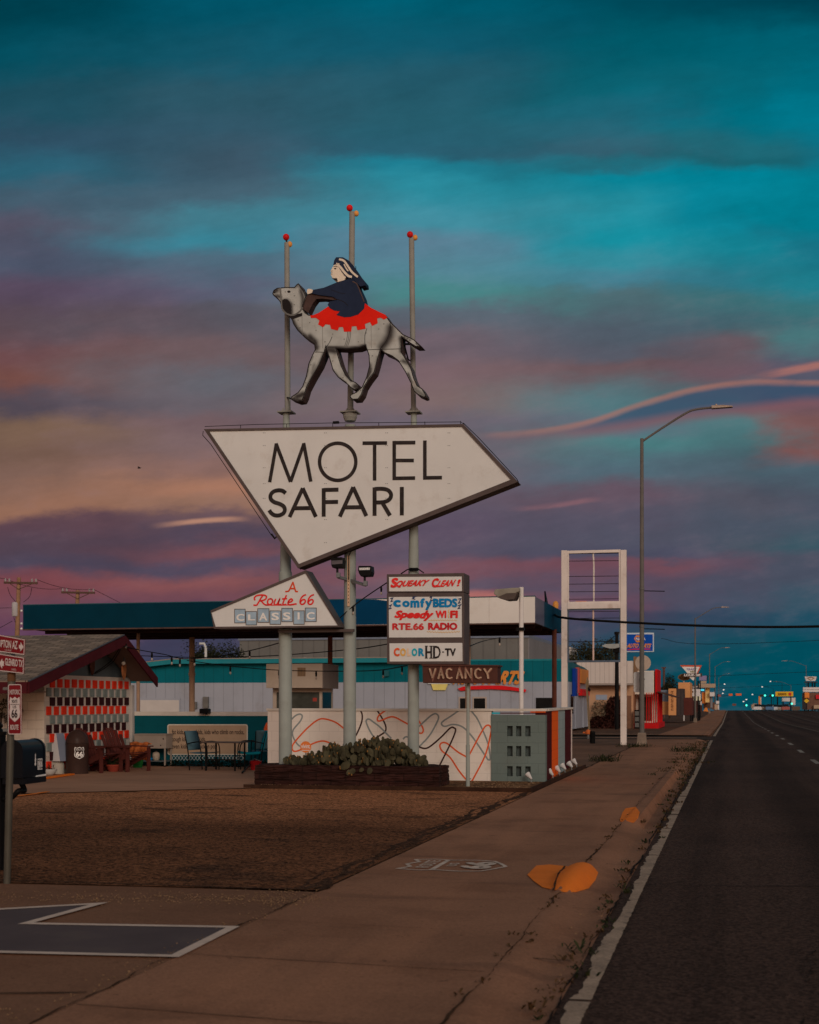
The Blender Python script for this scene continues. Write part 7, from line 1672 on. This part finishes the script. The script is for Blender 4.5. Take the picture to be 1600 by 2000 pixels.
# ================================================================== things on the patio
ADI = mat('adirondack_red_brown', av(62, 26, 20), .6, .2, 3, bump=.15)
def adirondack(name, label, loc, rz):
    t = thing(name, label, 'chair', (0, 0, 0), 'adirondack chairs on the patio')
    def b(a, c, w, h, up=(0, 0, 1), nm='slat'): return MB().bar(a, c, w, h, up).build(nm, ADI, t)
    for s in (-.30, .30):
        b((.34, s, .40), (-.52, s, .03), .03, .13, nm='side_rail'); b((.36, s*1.08, 0), (.36, s*1.08, .54), .09, .035, (1, 0, 0), nm='front_leg')
        b((.44, s*1.13, .56), (-.42, s*1.13, .56), .13, .025, nm='armrest'); b((-.28, s*1.02, .0), (-.28, s*1.02, .55), .06, .035, (1, 0, 0), nm='rear_leg')
    mb = MB()
    for i in range(6): x = .34-i*.105; z = .42-i*.047; mb.bar((x, -.31, z), (x, .31, z), .09, .02)
    mb.build('seat', ADI, t)
    mb = MB()
    for i in range(6):
        s = -.25+i*.1; top = .98-.16*(abs(i-2.5)/2.5)**2
        mb.bar((-.20, s, .16), (-.20-.40*(top-.16)/.82, s*1.12, top), .088, .018, (1, 0, .5))
    mb.build('backrest', ADI, t); b((-.36, -.36, .55), (-.36, .36, .55), .05, .03, nm='back_brace')
    t.location = loc; t.rotation_euler = (0, 0, rz); return t
q = G(248, 1506, .02); adirondack('adirondack_chair', 'red brown adirondack chair with the orange blanket over its arm, seen from its front corner', (q.x, q.y, .02), radians(-22))
q = G(193, 1508, .02); adirondack('adirondack_chair', 'red brown adirondack chair next to the domed trash can, half hidden by its twin', (q.x, q.y, .02), radians(-16))
def patio_things():
    fl = .02
    # domed trash can
    q = G(150.5, 1511, fl); k = pm(1)*0; r = .245
    t = thing('trash_can', 'dark brown domed trash can with a white Route 66 shield, beside the painted blocks', 'trash can', q)
    br = mat('can_brown', av(44, 28, 22), .35, .12, 3)
    MB().lathe([(r, 0), (r, .62), (r*1.02, .63), (r*1.02, .66)], q, 28).build('can_body', br, t, smooth=True)
    dome = [(r*1.02*cos(a*pi/16), .665+.30*sin(a*pi/16)) for a in range(0, 8)]+[(.01, .966)]
    MB().lathe(dome, q, 28).build('dome_lid', br, t, smooth=True)
    f = (EYE-q); f.z = 0; f.normalize(); sd = Vector((-f.y, f.x, 0))
    def can(a, b, lift=.004): 
        an = a/r; d = f*cos(an)+sd*sin(an); return q+d*(r+lift)+Vector((0, 0, b))
    mp = lambda a, b: can(a, .46-b)
    mb = MB(); sh = shield(.05, 0, .22, .26); pts = [mp(a, b) for a, b in sh]
    L = len(pts)
    for i in range(L):
        a, b = sh[i], sh[(i+1) % L]
        a2 = ((a[0]-.05)*.87+.05, a[1]*.87); b2 = ((b[0]-.05)*.87+.05, b[1]*.87)
        mb.add([mp(*a), mp(*b), mp(*b2), mp(*a2)], [(0, 1, 2, 3)])
    text(mb, '66', mp, (-.03, -.03, .13, .085), Vector((0, 0, 0)), .05); text(mb, 'ROUTE', mp, (-.025, -.088, .125, -.052), Vector((0, 0, 0)), .02)
    mb.build('route_shield', PALE, t)
    # tapered white hood on a pedestal
    q = G(113, 1511, fl); t = thing('tapered_hood', 'white tapered metal hood on a short round pedestal, left of the trash can', 'hood', q)
    k = pm(q.y, 110); w1, w2 = 17*k, 8*k; z1 = P(113, 1486, q.y).z; z2 = P(113, 1432, q.y).z
    wh = mat('hood_white', av(140, 126, 116), .5, .05, 2); gs = mat('hood_grey', av(92, 88, 92), .45, .06, 2)
    a = Vector((q.x, q.y, 0))
    MB().add([a+Vector((-w1, -.2, z1)), a+Vector((w1*.75, -.2, z1)), a+Vector((w1*.75, .2, z1)), a+Vector((-w1, .2, z1)), a+Vector((-w1, -.12, z2)), a+Vector((w2*.2, -.12, z2)), a+Vector((w2*.2, .12, z2)), a+Vector((-w1, .12, z2))], [(0, 1, 5, 4), (1, 2, 6, 5), (2, 3, 7, 6), (3, 0, 4, 7), (0, 3, 2, 1), (4, 5, 6, 7)]).build('hood_shell', wh, t)
    MB().add([a+Vector((w1*.752, -.2, z1)), a+Vector((w1*1.35, .1, z1)), a+Vector((w2*.9, .08, z2)), a+Vector((w2*.202, -.12, z2))], [(0, 1, 2, 3)]).build('hood_side', gs, t)
    MB().lathe([(.14, 0), (.14, .2), (.11, z1-fl)], q, 18).build('pedestal', mat('pedestal_white', av(128, 112, 96), .7, .06), t, smooth=True)
    # white bowl planter
    q = G(97, 1514, fl); t = thing('bowl_planter', 'shallow white bowl planter with a sparse plant at the office corner', 'planter', q)
    MB().lathe([(.07, 0), (.11, .03), (.16, .11), (.165, .13), (.15, .13), (.10, .06)], q, 20).build('bowl', mat('bowl_white', av(140, 128, 116), .6, .06), t, smooth=True)
    mb = MB(); tuft(mb, q.x, q.y, .12, .14, .07, 26); mb.build('foliage', WEEDD, t)
    # terracotta pot with plant, green bucket
    q = G(222, 1507, fl); t = thing('terracotta_pot', 'wide terracotta pot with a scraggly plant in front of the adirondack chairs', 'pot', q)
    MB().lathe([(.11, 0), (.145, .08), (.155, .12), (.17, .12), (.17, .16), (.15, .16), (.14, .12)], q, 20).build('pot', mat('terracotta', av(104, 38, 26), .7, .1), t, smooth=True)
    mb = MB(); tuft(mb, q.x, q.y, .16, .32, .10, 60); mb.build('foliage', WEED, t)
    q = G(261, 1501, fl); t = thing('green_bucket', 'green plastic bucket under the arm of the front adirondack chair', 'bucket', q+Vector((-.1, .45, 0)))
    q = q+Vector((-.1, .45, 0)); MB().lathe([(.11, 0), (.14, .22), (.15, .23), (.13, .22)], q, 18).build('bucket_body', mat('bucket_green', av(34, 96, 40), .5, .1), t, smooth=True); MB().tube([q+Vector((-.14, 0, .22)), q+Vector((0, -.1, .3)), q+Vector((.14, 0, .22))], .006, 6).build('handle', METAL, t)
    # blanket draped over the chair arm
    q = G(267, 1503, fl); mb = MB(); nx, ny = 16, 18; vs = []
    for i in range(nx):
        for j in range(ny):
            s_ = j/(ny-1); x = (i/(nx-1)-.5)*.55
            if s_ < .35: p = Vector((x, .17-.5*s_+.18*s_, .63+.015*sin(i*1.3)))
            else: p = Vector((x*(1+.1*s_), .055-.05*sin(s_*3), .63-(s_-.35)*.62))
            p += Vector((.02*sin(j*.9+i), .025*sin(i*1.1+j*.5), .015*sin(i*.7+j*.4)))
            ca, sa = cos(radians(-22)), sin(radians(-22)); p = Vector((p.x*ca-p.y*sa, p.x*sa+p.y*ca, p.z)); vs.append(p+Vector((q.x-.02, q.y+.12, 0)))
    mb.add(vs, [(i*ny+j, i*ny+j+1, (i+1)*ny+j+1, (i+1)*ny+j) for i in range(nx-1) for j in range(ny-1)])
    o = mb.build('blanket', mat('blanket_orange', av(140, 68, 32), .9, .5, 7, bump=.4, bscale=40), smooth=True, fix=False); s2 = o.modifiers.new('thickness', 'SOLIDIFY'); s2.thickness = .015
    tag(o, 'orange patterned blanket draped over the arm of the front adirondack chair', 'blanket')
    # cart with shelf, jar and bowl
    yb = 31.2; t = thing('utility_cart', 'cream metal cart with a cabinet top and low shelf against the teal wall', 'cart', (P(298, 1490, yb).x, yb, fl))
    cm = mat('cart_cream', av(118, 98, 82), .6, .08, 2, stain=.35, stain_col=(.12, .07, .05)); x0, x1 = P(262, 1490, yb).x, P(324, 1490, yb).x; z0, z1 = P(300, 1462, yb).z, P(300, 1435.5, yb).z
    MB().box((x0, yb, z0), (x1, yb+.42, z1)).build('cabinet', cm, t, bevel=.008); MB().box((x0-.01, yb-.02, z1+.002), (x1+.01, yb+.44, z1+.025)).build('top', cm, t)
    MB().box((x0+.02, yb+.01, .14), (x1-.02, yb+.40, .165)).build('shelf', mat('shelf_grey', av(70, 66, 62), .5, .1), t)
    for x in (x0+.03, x1-.03):
        for y in (yb+.02, yb+.39): MB().bar((x, y, .05), (x, y, z0), .035, .035, (1, 0, 0)).build('leg', cm, t); MB().tube([(x, y-.015, fl+.03), (x, y+.015, fl+.03)], .03, 10).build('caster', BLACK, t)
    for px, py, r in ((319, 1443, .02), (314, 1456, .016)): MB().ball(P(px, py, yb-.005), r, 8).build('knob', DKBROWN, t)
    q = Vector((P(305, 1490, yb+.15).x, yb+.15, .166)); o = thing('jar', 'pale patterned ceramic jar standing on the cart shelf', 'jar', q); MB().lathe([(.06, 0), (.085, .04), (.088, .15), (.07, .19), (.04, .2)], q, 18).build('jar_body', mat('jar_pale', av(130, 108, 88), .5, .15, 30), o, smooth=True); MB().lathe([(.03, .2), (.035, .215), (.01, .23)], q, 12).build('lid', DKBROWN, o)
    q = Vector((P(294, 1490, yb+.15).x, yb+.13, .166)); o = thing('blue_bowl', 'small bright blue bowl beside the jar on the cart shelf', 'bowl', q); MB().lathe([(.04, 0), (.08, .04), (.085, .06), (.075, .055)], q, 18).build('bowl', mat('bowl_blue', av(10, 88, 120), .4, .1), o, smooth=True)
    # table and sling chairs
    yt = 29.9; t = thing('patio_table', 'rectangular dark metal patio table among the teal chairs', 'table', (P(438, 1500, yt).x, yt, fl))
    x0, x1 = P(402, 1450, yt).x, P(476, 1450, yt).x; z = P(438, 1449, yt).z
    MB().box((x0, yt-.35, z-.02), (x1, yt+.4, z)).build('tabletop', mat('table_top', av(64, 46, 38), .3, .1), t, bevel=.006)
    for x in (x0+.12, x1-.1):
        for y in (yt-.3, yt+.34): MB().tube(cr([(x, y, fl), (x, y, fl+.35), (x, y*1.0, z-.02)], 4), .022, 8).build('leg', BLACK, t)
    MB().box((x0+.1, yt-.31, .26), (x1-.1, yt-.28, .29)).build('stretcher', BLACK, t)
    def sling(label, px, py, rz, fabric, padded=False, sc_=1.0):
        q = G(px, py, fl); t = thing('patio_chair', label, 'chair', (0, 0, 0), 'chairs round the patio table')
        for s in (-.26, .26):
            MB().tube(cr([(-.20, s, .0), (-.24, s, .42), (-.34, s, .88)], 5), .013, 8).build('rear_leg', BLACK, t, smooth=True)
            MB().tube(cr([(.26, s, 0), (.28, s, .40), (.24, s, .60), (.10, s, .655), (-.10, s, .64), (-.28, s, .60)], 5), .013, 8).build('front_leg', BLACK, t, smooth=True)
            MB().tube([(-.21, s, .13), (.26, s, .13)], .009, 6).build('side_rail', BLACK, t)
        th = .05 if padded else .012
        def sheet(pts, nm, w=.25):
            mb = MB(); pp = cr([Vector(p) for p in pts], 4); vs = []
            for p in pp: vs += [(p.x, -w, p.z), (p.x, w, p.z)]
            mb.add(vs, [(2*i, 2*i+1, 2*i+3, 2*i+2) for i in range(len(pp)-1)]); o = mb.build(nm, fabric, t, smooth=True, fix=False); m_ = o.modifiers.new('thickness', 'SOLIDIFY'); m_.thickness = th; return o
        sheet([(.28, 0, .42), (.05, 0, .39), (-.20, 0, .41)], 'seat'); sheet([(-.235, 0, .46), (-.27, 0, .66), (-.35, 0, .90)], 'backrest')
        t.location = q; t.rotation_euler = (0, 0, rz); return t
    gt = mat('sling_grey_teal', av(58, 72, 72), .75, .1, 4); gt2 = mat('sling_grey', av(76, 84, 80), .75, .1, 4); tt = mat('cushion_teal', av(0, 84, 88), .7, .15, 6, bump=.4, bscale=14)
    sling('grey teal sling chair at the left end of the patio table, facing right', 397, 1504, radians(-12), gt)
    sling('grey sling chair behind the patio table, its wide back towards the street', 420, 1494, radians(75), gt2)
    sling('chair with padded bright teal cushions at the right end of the table', 490, 1502, radians(205), tt, True)
    sling('dark grey teal sling chair half hidden behind the end of the block wall', 516, 1500, radians(120), gt)
    q = G(485, 1506, fl)+Vector((0, .5, 0)); o = thing('red_bucket', 'red bucket under the padded teal chair', 'bucket', q); MB().lathe([(.11, 0), (.14, .2), (.15, .21), (.13, .2)], q, 18).build('bucket_body', mat('bucket_red', av(120, 18, 18), .5, .1), o, smooth=True); MB().tube([q+Vector((-.14, 0, .2)), q+Vector((0, -.08, .26)), q+Vector((.14, 0, .2))], .006, 6).build('handle', METAL, o)
    a, b = G(473, 1512, fl), G(497, 1500, fl); tag(MB().bar(a+Vector((0, 0, .03)), b+Vector((0, 0, .18)), .03, .03).build('leaning_stick', BLACK), 'black stick slanting from the patio floor left of the planter', 'stick')
patio_things()

# ================================================================== round orange security sign, spot lamps in the bed
def bed_things():
    Y = 25.2; q = P(597.5, 1459, Y); k = pm(Y, 597); r = 10.7*k
    t = thing('security_sign', 'round orange security sign reading vivint, on a stake in the planter', 'sign', (q.x, Y, .3))
    MB().lathe([(r, 0), (r, .012)], q, 28, (0, -1, 0)).build('disc', mat('disc_orange', av(196, 88, 40), .5, .04), t)
    MB().tube([(q.x, Y, .3), (q.x, Y, q.z)], .012, 8).build('stake', METAL, t)
    l = MB(); text(l, 'vivint.', onY(Y-.014), (588.5, 1453.5, 606.5, 1462), NY, .02); l.ribbon([P(590, 1465.5, Y-.016), P(605, 1465.5, Y-.016)], .012, NY); l.build('lettering', PALE, t)
    wl_ = mat('spot_white', av(152, 136, 124), .45, .05); lens = mat('spot_lens', av(165, 150, 136), .25, .05)
    spots = [(1038, 1526, 1033, 1515, 'spot lamp aimed at the grey pierced panel, leftmost of the row'), (1080, 1518, 1074, 1508, 'spot lamp at the foot of the orange stripe, second in the row'), (1094, 1511, 1089, 1502, 'spot lamp right of the orange stripe, third in the row'), (1104, 1505, 1100, 1497, 'spot lamp before the last maroon stripe, fourth in the row'), (1117, 1500, 1113, 1493, 'spot lamp at the white end trim of the wall, fifth in the row'), (1127, 1494.5, 1122, 1488, 'spot lamp beyond the wall end, last and smallest in the row')]
    for bx, by, hx, hy, lb in spots:
        b = P(bx, by, 26.25) if bx < 1050 else G(bx, by, .10)
        b.z = .055; hd = P(hx, hy, b.y); sh_ = max(0, -3.40-.036*(b.y-26.5)-b.x) if bx > 1050 else 0; b.x += sh_; hd.x += sh_; kk = pm(b.y, bx)
        t = thing('spot_lamp', 'small white '+lb, 'spot lamp', b, 'spot lamps along the bed')
        ax = Vector((-.75, .35, .8)).normalized()
        MB().tube([b, b+Vector((-.02, 0, .09)), hd-ax*.05], .012, 8).build('stake', STEEL, t)
        R_ = 5.6*kk
        MB().lathe([(R_*.35, -.09), (R_*.5, -.05), (R_*.95, .03), (R_, .05)], hd, 18, ax).build('lamp_body', wl_, t, smooth=True)
        MB().lathe([(R_*.93, .051), (R_*.6, .062), (.004, .068)], hd, 18, ax).build('lens', lens, t, smooth=True)
bed_things()

# ================================================================== strings of bulbs
def strings():
    def st(label, pts, bulbs, r=.011):
        t = thing('bulb_string', label, 'string lights', pts[0], 'strings of bare bulbs')
        path = cr(pts, 8); MB().tube(path, r, 6).build('cable', CABLE, t)
        for f in bulbs:
            q = path[min(len(path)-1, int(f*(len(path)-1)))]; d = (q-EYE).length; k = d/2700
            b = MB().lathe([(1.6*k, -.9*k), (2.2*k, -5*k), (1.8*k, -10*k), (1.4*k, -10.5*k)], q, 10).build('socket', BLACK, t, smooth=True)
            MB().ball(q-Vector((0, 0, 13.5*k)), (2.0*k, 2.0*k, 3.1*k), 10).build('bulb', BULB, b, smooth=True)
    st('string of bulbs running from the office gable past the canopy post', [PX(241, 1262, -13.6), P(275, 1270, 30.5), P(320, 1278, 31), P(365, 1287, 31.5), P(445, 1279, 31), P(500, 1268, 30), P(548, 1255, 25.3)], (.26, .41, .46, .80))
    st('nearly level string of bulbs passing behind the left sign pole', [P(252, 1280, 31.5), P(380, 1284, 31.5), P(470, 1283, 31), P(560, 1279, 30), P(690, 1268, 27), P(757, 1258, 25.2)], (.22,))
    st('low string of bulbs in front of the turquoise band and kiosk', [P(365, 1290, 31), P(450, 1301, 31), P(545, 1309, 31), P(660, 1311, 29), P(740, 1309, 27), P(795, 1300, 25.3)], (.22, .40, .53, .68, .83, .97))
    st('string of bulbs climbing from the triangular sign to the amenity sign', [P(664, 1207, 24.9), P(690, 1184, 24.9), P(720, 1162, 24.9), P(756, 1138, 24.8)], (.34, .91))
    st('string of bulbs from the amenity sign up to the white canopy edge', [P(906, 1266, 25), P(918, 1262, 27), P(945, 1252, 35), P(978, 1245, 46.5)], (.02, .97))
strings()

# ================================================================== route signs and letterbox at the left edge
def route_post():
    Y = 11.05; b = G(13.5, 1725); Y = b.y
    t = thing('route_signpost', 'leaning galvanised post with three maroon route signs at the left edge', 'signpost', b)
    k = pm(Y, 15)
    MB().tube([b-Vector((0, 0, .05)), P(20.5, 1440, Y), P(22.3, 1330, Y)], [6.4*k, 6.5*k, 6.6*k], 18).build('post', mat('post_galvanised', av(66, 58, 48), .35, .15, 3, metal=.4, stain=.3, stain_col=(.09, .06, .045)), t, smooth=True)
    MB().lathe([(7.3*k, -.04), (7.4*k, .035), (5.5*k, .06)], P(22.5, 1322, Y), 18).build('rusty_cap', mat('cap_rust', av(74, 46, 28), .8, .35, 9), t, smooth=True)
    mr = mat('route_maroon', av(88, 16, 18), .5, .08, 2); wt = mat('route_white', av(150, 128, 116), .5, .05)
    m = onY(Y-.075)
    def plate(q, name):
        p = MB().prism([m(*a) for a in q], (0, .006, 0)).build(name, mr, t)
        bd = MB(); bd.ribbon([m(*a)+NY*.003 for a in inset(q, 1.0)], 1.3*k, NY, True); bd.build('border', wt, p); return p
    p = plate([(-62, 1229), (49, 1249), (48, 1279.5), (-62, 1265)], 'upper_blade')
    l = MB(); text(l, 'LUPTON AZ', m, ((-6, 1249), (35, 1252), (34, 1268.5), (-6, 1263)), NY, .02); text(l, '310 MILES', m, ((10, 1268), (22.5, 1269), (22.5, 1272), (10, 1271)), NY, .0)
    l.poly([m(*a)+NY*.004 for a in ((37.5, 1259.5), (40.5, 1260), (40.5, 1254), (46.5, 1264), (40, 1272.5), (40.3, 1267), (37.4, 1266.5))]); l.build('lettering', wt, p)
    p = plate([(-62, 1266.5), (47.5, 1284.5), (46.5, 1316), (-62, 1304)], 'lower_blade')
    l = MB(); text(l, 'GLENRIO TX', m, ((10.5, 1285), (45, 1289.5), (44.5, 1303.5), (10.5, 1299.5)), NY, .02); text(l, '42 MILES', m, ((22.5, 1305.5), (32, 1306.5), (32, 1310), (22.5, 1309)), NY, .0)
    l.poly([m(*a)+NY*.004 for a in ((8, 1291.5), (5, 1291), (5.2, 1286), (-1.5, 1295.5), (4.6, 1306.5), (4.8, 1300.5), (8, 1301))]); l.build('lettering', wt, p)
    MB().box((P(18.5, 1281, Y).x, Y-.05, P(22, 1284, Y).z), (P(27, 1281, Y).x, Y+.03, P(22, 1273, Y).z)).build('blade_clamp', METAL, t, bevel=.006)
    def rr(x0, y0, x1, y1, r):
        o = []
        for cx, cy, a0 in ((x1-r, y0+r, -90), (x1-r, y1-r, 0), (x0+r, y1-r, 90), (x0+r, y0+r, 180)):
            for i in range(5): a_ = radians(a0+22.5*i); o.append((cx+r*cos(a_), cy+r*sin(a_)))
        return o
    m2 = onY(Y-.06)
    p = MB().prism([m2(*a) for a in rr(16, 1336.5, 42.3, 1434.5, 3.5)], (0, .006, 0)).build('route_plate', mr, t)
    bd = MB(); bd.ribbon([m2(*a)+NY*.003 for a in rr(16.8, 1337.3, 41.5, 1433.7, 3)], 1.3*k, NY, True); bd.build('border', wt, p)
    l = MB(); text(l, 'HISTORIC', m2, (19.6, 1347, 39.6, 1356.5), NY, .012); text(l, 'ROUTE', m2, (20.6, 1415.5, 36.6, 1425.5), NY, .02); l.build('lettering', wt, p)
    s_ = shield(29.3, 1385.5, 21, 49); MB().poly([m2(*a)+NY*.004 for a in s_]).build('shield', wt, p)
    ink = mat('shield_ink', av(30, 18, 16), .6, .1); l = MB()
    text(l, 'ROUTE', m2, (24, 1366.5, 34.5, 1373), NY, .01, lift=.006); l.ribbon([m2(20.3, 1375.8)+NY*.006, m2(38.3, 1376)+NY*.006], .9*k, NY); text(l, 'US', m2, (26, 1378, 32.3, 1383.5), NY, .01, lift=.006); text(l, '66', m2, (23.2, 1385.5, 34.7, 1402.5), NY, .03, lift=.006); l.build('lettering', ink, p)
    mb = MB()
    for y in (1345, 1426): q = P(12, y, Y-.03); mb.box((q.x-.02, q.y-.02, q.z-.012), (q.x+.05, q.y+.02, q.z+.012))
    mb.build('plate_brackets', METAL, t)
route_post()
def letterbox():
    bk = mat('letterbox_black', (.004, .006, .011), .3, .15, 3, spec=.14)
    Y = 11.75; fr = P(25, 1524, Y); z0 = fr.z+.02; zt = P(25, 1446, Y).z; H = zt-z0; wd = .205
    t = thing('letterbox', 'black arched letterbox numbered 722 on a black bracketed post at the left edge', 'letterbox', P(0, 1650, Y))
    c = P(24, 1524, Y)                                              # near end centre
    ax = Vector((-.075, .99, 0)).normalized(); sd = Vector((ax.y, -ax.x, 0)); L = .50
    prof = [(-wd/2, 0), (wd/2, 0), (wd/2, H-wd/2)]+[(wd/2*cos(a), H-wd/2+wd/2*sin(a)) for a in [i*pi/12 for i in range(1, 12)]]+[(-wd/2, H-wd/2)]
    o3 = Vector((c.x, c.y, z0))
    pt = lambda a, b, d: o3+sd*a+Vector((0, 0, b))+ax*d
    MB().prism([pt(a, b, 0) for a, b in prof], ax*L).build('box_body', bk, t, smooth=True)
    MB().prism([pt(a*1.06, b*1.02, -.012) for a, b in prof], ax*.03).build('end_rim', bk, t, smooth=True)
    MB().prism([pt(a*1.06, b*1.02, L-.02) for a, b in prof], ax*.03).build('door', bk, t, smooth=True)
    MB().prism([pt(-wd/2*1.05, -.06, .02), pt(wd/2*1.15, -.06, .02), pt(wd/2*1.15, -.004, .02), pt(-wd/2*1.05, -.004, .02)], ax*(L-.02)).build('base_board', bk, t)
    side = lambda d, b: pt(wd/2+.003, b, d)
    l = MB(); text(l, '722', lambda a, b: side(a, b), (.33, .16, .43, .07), Vector((0, 0, 0)), .0)
    p = MB().poly([side(.255, .04), side(.445, .04), side(.445, .225), side(.255, .225)]); 
    for i in range(3): MB().poly([side(.325+i*.037, .062)+sd*.001, side(.36+i*.037, .062)+sd*.001, side(.36+i*.037, .168)+sd*.001, side(.325+i*.037, .168)+sd*.001]).build('number_plate', PALE, t)
    l.v = [q+sd*.003 for q in l.v]; l.build('numerals', BLACKP, t)
    MB().poly([side(a, b) for a, b in ((.255, .12), (.27, .135), (.262, .16), (.27, .18), (.266, .205), (.276, .225), (.288, .205), (.285, .18), (.294, .16), (.286, .135), (.296, .12), (.276, .10))]).build('emblem', PALE, t)
    MB().prism([side(.27, -.002), side(.50, -.002), side(.50, .014), side(.30, .010)], sd*.012).build('pale_lip', PALE, t)
    px_ = P(-3, 1500, Y+.1); mb = MB(); mb.box((px_.x-.05, px_.y-.05, 0), (px_.x+.05, px_.y+.05, P(0, 1436, Y).z)); mb.build('post', BLACK, t)
    MB().lathe([(.075, 0), (.075, .03), (.03, .06), (.045, .09), (.02, .12)], (px_.x, px_.y, P(0, 1436, Y).z), 14).build('post_cap', BLACK, t, smooth=True)
    e = pt(0, -.06, .2)
    MB().tube(cr([e, e+Vector((.03, 0, -.07)), P(36, 1545, Y+.1), P(22, 1558, Y+.1), P(-3, 1561, Y+.1)], 6), .026, 10).build('curved_bracket', BLACK, t, smooth=True)
letterbox()
q = P(272, 914, 140)
t = thing('bird', 'tiny dark bird flying against the orange clouds on the left', 'bird', q)
MB().ball(q, (.22, .08, .07), 10).build('bird_body', BLACK, t, smooth=True); MB().add([q, q+Vector((-.06, .38, .10)), q+Vector((.12, .36, .10)), q+Vector((.16, 0, 0)), q+Vector((.12, -.36, .10)), q+Vector((-.06, -.38, .10))], [(0, 1, 2, 3), (0, 3, 4, 5)]).build('wings', BLACK, t)
